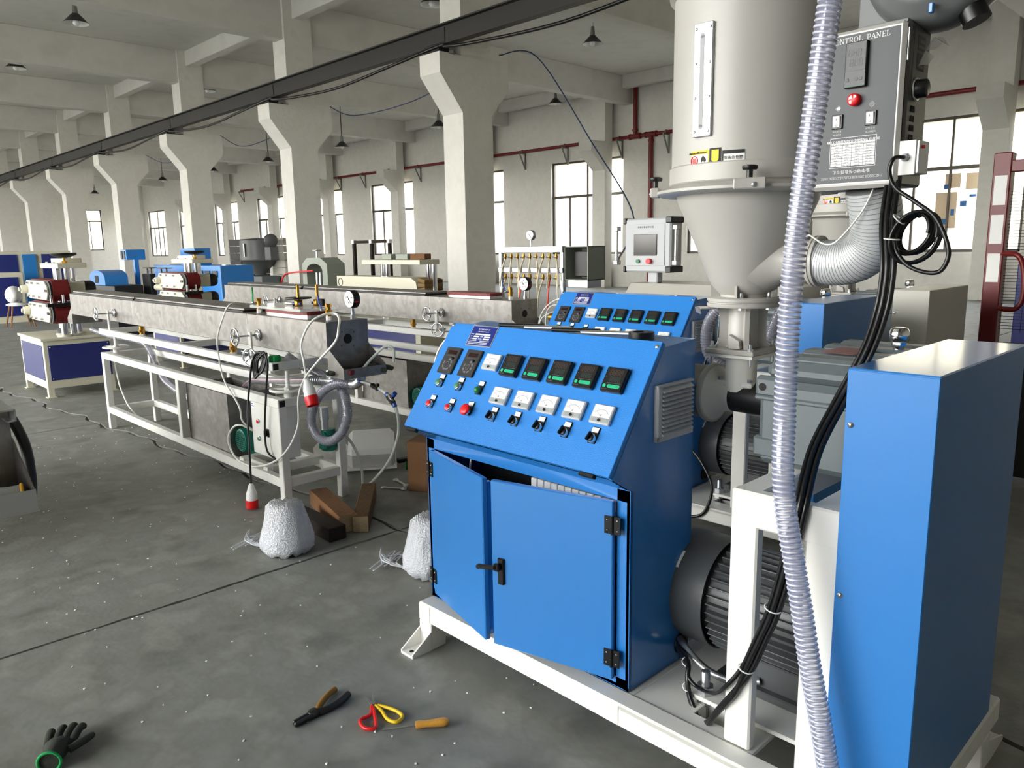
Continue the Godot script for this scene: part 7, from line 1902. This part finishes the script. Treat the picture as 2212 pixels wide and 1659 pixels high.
func floor_things() -> void:
	# pliers
	var o := thing("pliers", "combination pliers with black and ochre handles on the floor, left of the scissors", "pliers", V(-2.1, 0, -1.1))
	part(o, "jaw", G().bar(V(-2.104, 0.012, -1.103), V(-2.100, 0.010, -1.030), 0.014, 0.016, 0.004).bar(V(-2.090, 0.012, -1.103), V(-2.086, 0.010, -1.028), 0.014, 0.016, 0.004).cyl(V(-2.100, 0.003, -1.105), V(-2.100, 0.021, -1.105), 0.019, -1, 18, 0.002), M.dark_steel)
	part(o, "handle", G().tube(curve([V(-2.104, 0.012, -1.12), V(-2.128, 0.013, -1.148), V(-2.155, 0.013, -1.19), V(-2.172, 0.011, -1.228)], 5), 0.0105, 10), M.tool_ochre)
	part(o, "handle", G().tube(curve([V(-2.094, 0.012, -1.12), V(-2.085, 0.013, -1.15), V(-2.094, 0.013, -1.20), V(-2.112, 0.012, -1.243)], 5), 0.0115, 10), M.black_rubber)
	# scissors
	var s := thing("scissors", "scissors with one red and one yellow handle loop on the floor", "scissors", V(-2.0, 0, -1.25))
	part(s, "blade", G().prism([Vector2(-2.005, -1.262), Vector2(-2.074, -1.281), Vector2(-2.012, -1.275)], Transform3D(Basis(V(1, 0, 0), V(0, 0, 1), V(0, 1, 0)), V(0, 0.006, 0)), 0.003), M.zinc)
	part(s, "blade", G().prism([Vector2(-2.004, -1.268), Vector2(-2.061, -1.305), Vector2(-2.012, -1.279)], Transform3D(Basis(V(1, 0, 0), V(0, 0, 1), V(0, 1, 0)), V(0, 0.010, 0)), 0.003), M.zinc)
	part(s, "pivot", G().cyl(V(-2.006, 0.003, -1.270), V(-2.006, 0.016, -1.270), 0.009, -1, 14), M.zinc)
	part(s, "red_loop", G().tube(curve([V(-1.998, 0.010, -1.262), V(-1.965, 0.008, -1.233), V(-1.962, 0.008, -1.193), V(-1.918, 0.008, -1.180), V(-1.895, 0.008, -1.204), V(-1.935, 0.009, -1.232)], 6, true), 0.006, 8), M.button_red)
	part(s, "yellow_loop", G().tube(curve([V(-1.992, 0.010, -1.274), V(-1.955, 0.008, -1.270), V(-1.905, 0.008, -1.258), V(-1.872, 0.008, -1.270), V(-1.885, 0.008, -1.302), V(-1.935, 0.009, -1.300)], 6, true), 0.006, 8), M.tool_yellow)
	# screwdriver
	var d := thing("screwdriver", "cross-head screwdriver with an amber wooden-looking handle on the floor", "screwdriver", V(-1.8, 0, -1.3))
	part(d, "shaft", G().cyl(V(-1.869, 0.008, -1.213), V(-1.805, 0.013, -1.300), 0.0032, -1, 10), M.chrome)
	part(d, "handle", G().lathe(Transform3D(G().frame_of(V(0.06, 0.0, -0.085)), V(-1.808, 0.0145, -1.296)), [Vector2(0, 0), Vector2(0.012, 0.001), Vector2(0.0125, 0.012), Vector2(0.0105, 0.03), Vector2(0.0125, 0.065), Vector2(0.0140, 0.09), Vector2(0.011, 0.103), Vector2(0, 0.108)], 20, 0.4), M.handle_amber)
	# timber blocks
	var tb := [["dark stained timber block lying on the floor, nearest the film bundle", V(-3.83, 0, -1.99), V(-3.38, 0, -1.985), 0.10, 0.075, "wood_dark"], ["pale squared timber, the middle one of the three blocks", V(-3.98, 0, -2.22), V(-3.44, 0, -2.09), 0.105, 0.095, "wood_pale"], ["weathered squared timber pointing towards the console, rightmost of the three", V(-3.86, 0, -2.50), V(-3.39, 0, -2.13), 0.085, 0.09, "wood_weathered"]]
	for q in tb:
		var t := thing("timber_block", q[0], "timber", q[1])
		part(t, "block", G().bar(q[1] + V(0, q[4] / 2, 0), q[2] + V(0, q[4] / 2, 0), q[3], q[4], 0.004), M[q[5]])
		var dir: Vector3 = (q[2] - q[1]).normalized()
		if q[5] != "wood_dark":
			part(t, "sawn_end", G().bar(q[2] + V(0, q[4] / 2, 0), q[2] + dir * 0.002 + V(0, q[4] / 2, 0), q[3] * 0.96, q[4] * 0.94, 0.001), M.wood_end)
	# bundles of wrinkled film
	for q in [["wrinkled ball of clear plastic film on the floor by the dark timber", V(-3.44, 0, -1.73), 0.135], ["wrinkled ball of clear plastic film half hidden by the blue console", V(-2.70, 0, -2.08), 0.145]]:
		var c: Vector3 = q[1]
		var r: float = q[2]
		var t := thing("film_bundle", q[0], "plastic film", c, "balls of plastic film")
		var nz := FastNoiseLite.new()
		nz.frequency = 9.0
		nz.fractal_octaves = 4
		var g := G().lathe(Transform3D(Basis(), c), [Vector2(0, 0.002), Vector2(r * 0.75, 0.005), Vector2(r, r * 0.35), Vector2(r * 0.95, r * 0.7), Vector2(r * 0.8, r * 1.25), Vector2(r * 0.66, r * 1.75), Vector2(r * 0.45, r * 1.95), Vector2(0, r * 1.85)], 48, -1.0)
		for i in g.v.size():
			var w: Vector3 = (g.v[i] - c - V(0, r, 0)) * (1.0 + 0.16 * nz.get_noise_3dv(g.v[i] * 5.0))
			g.v[i] = c + V(0, r, 0) + w
			g.v[i].y = maxf(g.v[i].y, 0.002)
		part(t, "film", g, M.plastic_film)
		var rr := RandomNumberGenerator.new()
		rr.seed = 12
		for i in 7:
			var a := c + V(-r * 0.9, 0.01, r * 0.5)
			part(t, "film_strand", G().tube(curve([a, a + V(-0.05 - 0.1 * rr.randf(), 0.012, 0.05 * rr.randf()), a + V(-0.12 - 0.16 * rr.randf(), 0.006, 0.10 * rr.randf() - 0.1), a + V(-0.05 * rr.randf() - 0.06, 0.006, 0.15 * rr.randf())], 6), 0.0035, 6), M.film_strand)
	# white trays, tools by the tank, gloves
	for q in [["white plastic tray lying flat under the tank's right end", V(-4.72, 0.055, -2.78), Basis(UP3, -0.35), V(0.36, 0.11, 0.24)], ["white plastic tray turned over and leaning on the flat one", V(-4.45, 0.12, -2.92), Basis(UP3, -0.6) * Basis(V(0, 0, 1), -0.15), V(0.42, 0.14, 0.32)]]:
		var t := thing("plastic_tray", q[0], "tray", q[1])
		part(t, "tray_shell", G().box(q[1], q[3], q[2], 0.03), M.white_plastic)
		part(t, "rim_lip", G().box(q[1] - q[2].y * q[3].y * 0.45, q[3] * V(1.04, 0.08, 1.04), q[2], 0.004), M.white_plastic)
	var pw := thing("pipe_wrench", "red-handled pipe wrench on the dark floor left of the console", "wrench", V(-4.3, 0, -3.15))
	part(pw, "jaw", G().bar(V(-4.31, 0.03, -3.03), V(-4.29, 0.03, -3.13), 0.05, 0.03, 0.006), M.dark_steel)
	part(pw, "handle", G().bar(V(-4.29, 0.03, -3.12), V(-4.36, 0.03, -3.36), 0.035, 0.03, 0.008), M.paint_red)
	for q in [["ring spanner lying behind the weathered timber", V(-3.94, 0.006, -2.66), V(-3.82, 0.006, -2.73)], ["second spanner crossing the first behind the timber", V(-4.02, 0.006, -2.81), V(-3.85, 0.012, -2.77)]]:
		var t := thing("spanner", q[0], "spanner", q[1])
		part(t, "shank", G().bar(q[1], q[2], 0.014, 0.008, 0.002), M.zinc)
		part(t, "ring_end", G().ring(q[2], UP3, 0.016, 0.006, 18, 6).ring(q[1], UP3, 0.014, 0.005, 18, 6), M.zinc)
	var rs := thing("red_driver", "red-handled screwdriver beside the spanners", "screwdriver", V(-3.8, 0.01, -2.8))
	part(rs, "handle", G().cyl(V(-3.805, 0.014, -2.77), V(-3.795, 0.014, -2.87), 0.013, -1, 14, 0.003), M.button_red)
	part(rs, "shaft", G().cyl(V(-3.795, 0.014, -2.87), V(-3.785, 0.012, -2.97), 0.004, -1, 8), M.chrome)
	var g1 := thing("work_glove", "dark knitted glove with a green hem at the bottom left corner of the floor", "glove", V(-2.5, 0, -0.42))
	glove_shape(g1, Transform3D(Basis(UP3, 2.6).scaled(Vector3.ONE * 1.05), V(-2.42, 0.012, -0.42)), M.glove_knit, M.glove_green)
	var g2 := thing("work_glove", "dark glove with a green hem lying by the red pipe wrench", "glove", V(-4.15, 0, -3.1))
	glove_shape(g2, Transform3D(Basis(UP3, 0.9), V(-4.19, 0.004, -3.02)), M.glove_knit, M.glove_green)
	single("hanging_cable", "thin white cord hanging at the left side of the nearest console", "cord", G().tube(curve([V(-2.26, 0.82, -1.82), V(-2.275, 0.70, -1.80), V(-2.30, 0.50, -1.80), V(-2.33, 0.30, -1.80), V(-2.30, 0.14, -1.80), V(-2.28, 0.006, -1.78)], 7), 0.005, 7), M.cable_white, V(-2.28, 0.4, -1.8))
	# tools and tape on top of the nearest console
	var tl := thing("tape_roll", "black roll of tape on top of the nearest console", "tape", V(-1.42, 1.212, -1.93))
	part(tl, "roll", G().pipe(V(-1.42, 1.212, -1.93), V(-1.42, 1.232, -1.93), 0.04, 0.026, 24), M.black_plastic)
	for i in 4:
		var x := -1.95 + i * 0.13
		var t := single("hand_tool", ["long black pliers at the left on the console's top", "adjustable spanner second from the left on the console's top", "black-handled cutter third along the console's top", "screwdriver next to the tape roll on the console's top"][i], "tool", G().bar(V(x - 0.08, 1.219, -1.90), V(x + 0.09, 1.221, -1.95), 0.02, 0.013, 0.004), M.black_plastic if i % 2 == 0 else M.zinc, V(x, 1.212, -1.93), "tools on the console")
	# chips swept nowhere
	var chips := G()
	var r2 := RandomNumberGenerator.new()
	r2.seed = 9
	for i in 260:
		var u := V(-1.6 - 5.5 * r2.randf(), 0.002, -0.6 - 1.7 * r2.randf())
		chips.box(u, V(0.003 + 0.006 * r2.randf(), 0.003, 0.003 + 0.004 * r2.randf()), Basis(UP3, 6.0 * r2.randf()))
	var cs := single("plastic_chips", "tiny white plastic chips scattered over the concrete floor", "litter", chips, M.label_white, V(-4, 0, -1.4))
	cs.set_meta("kind", "stuff")
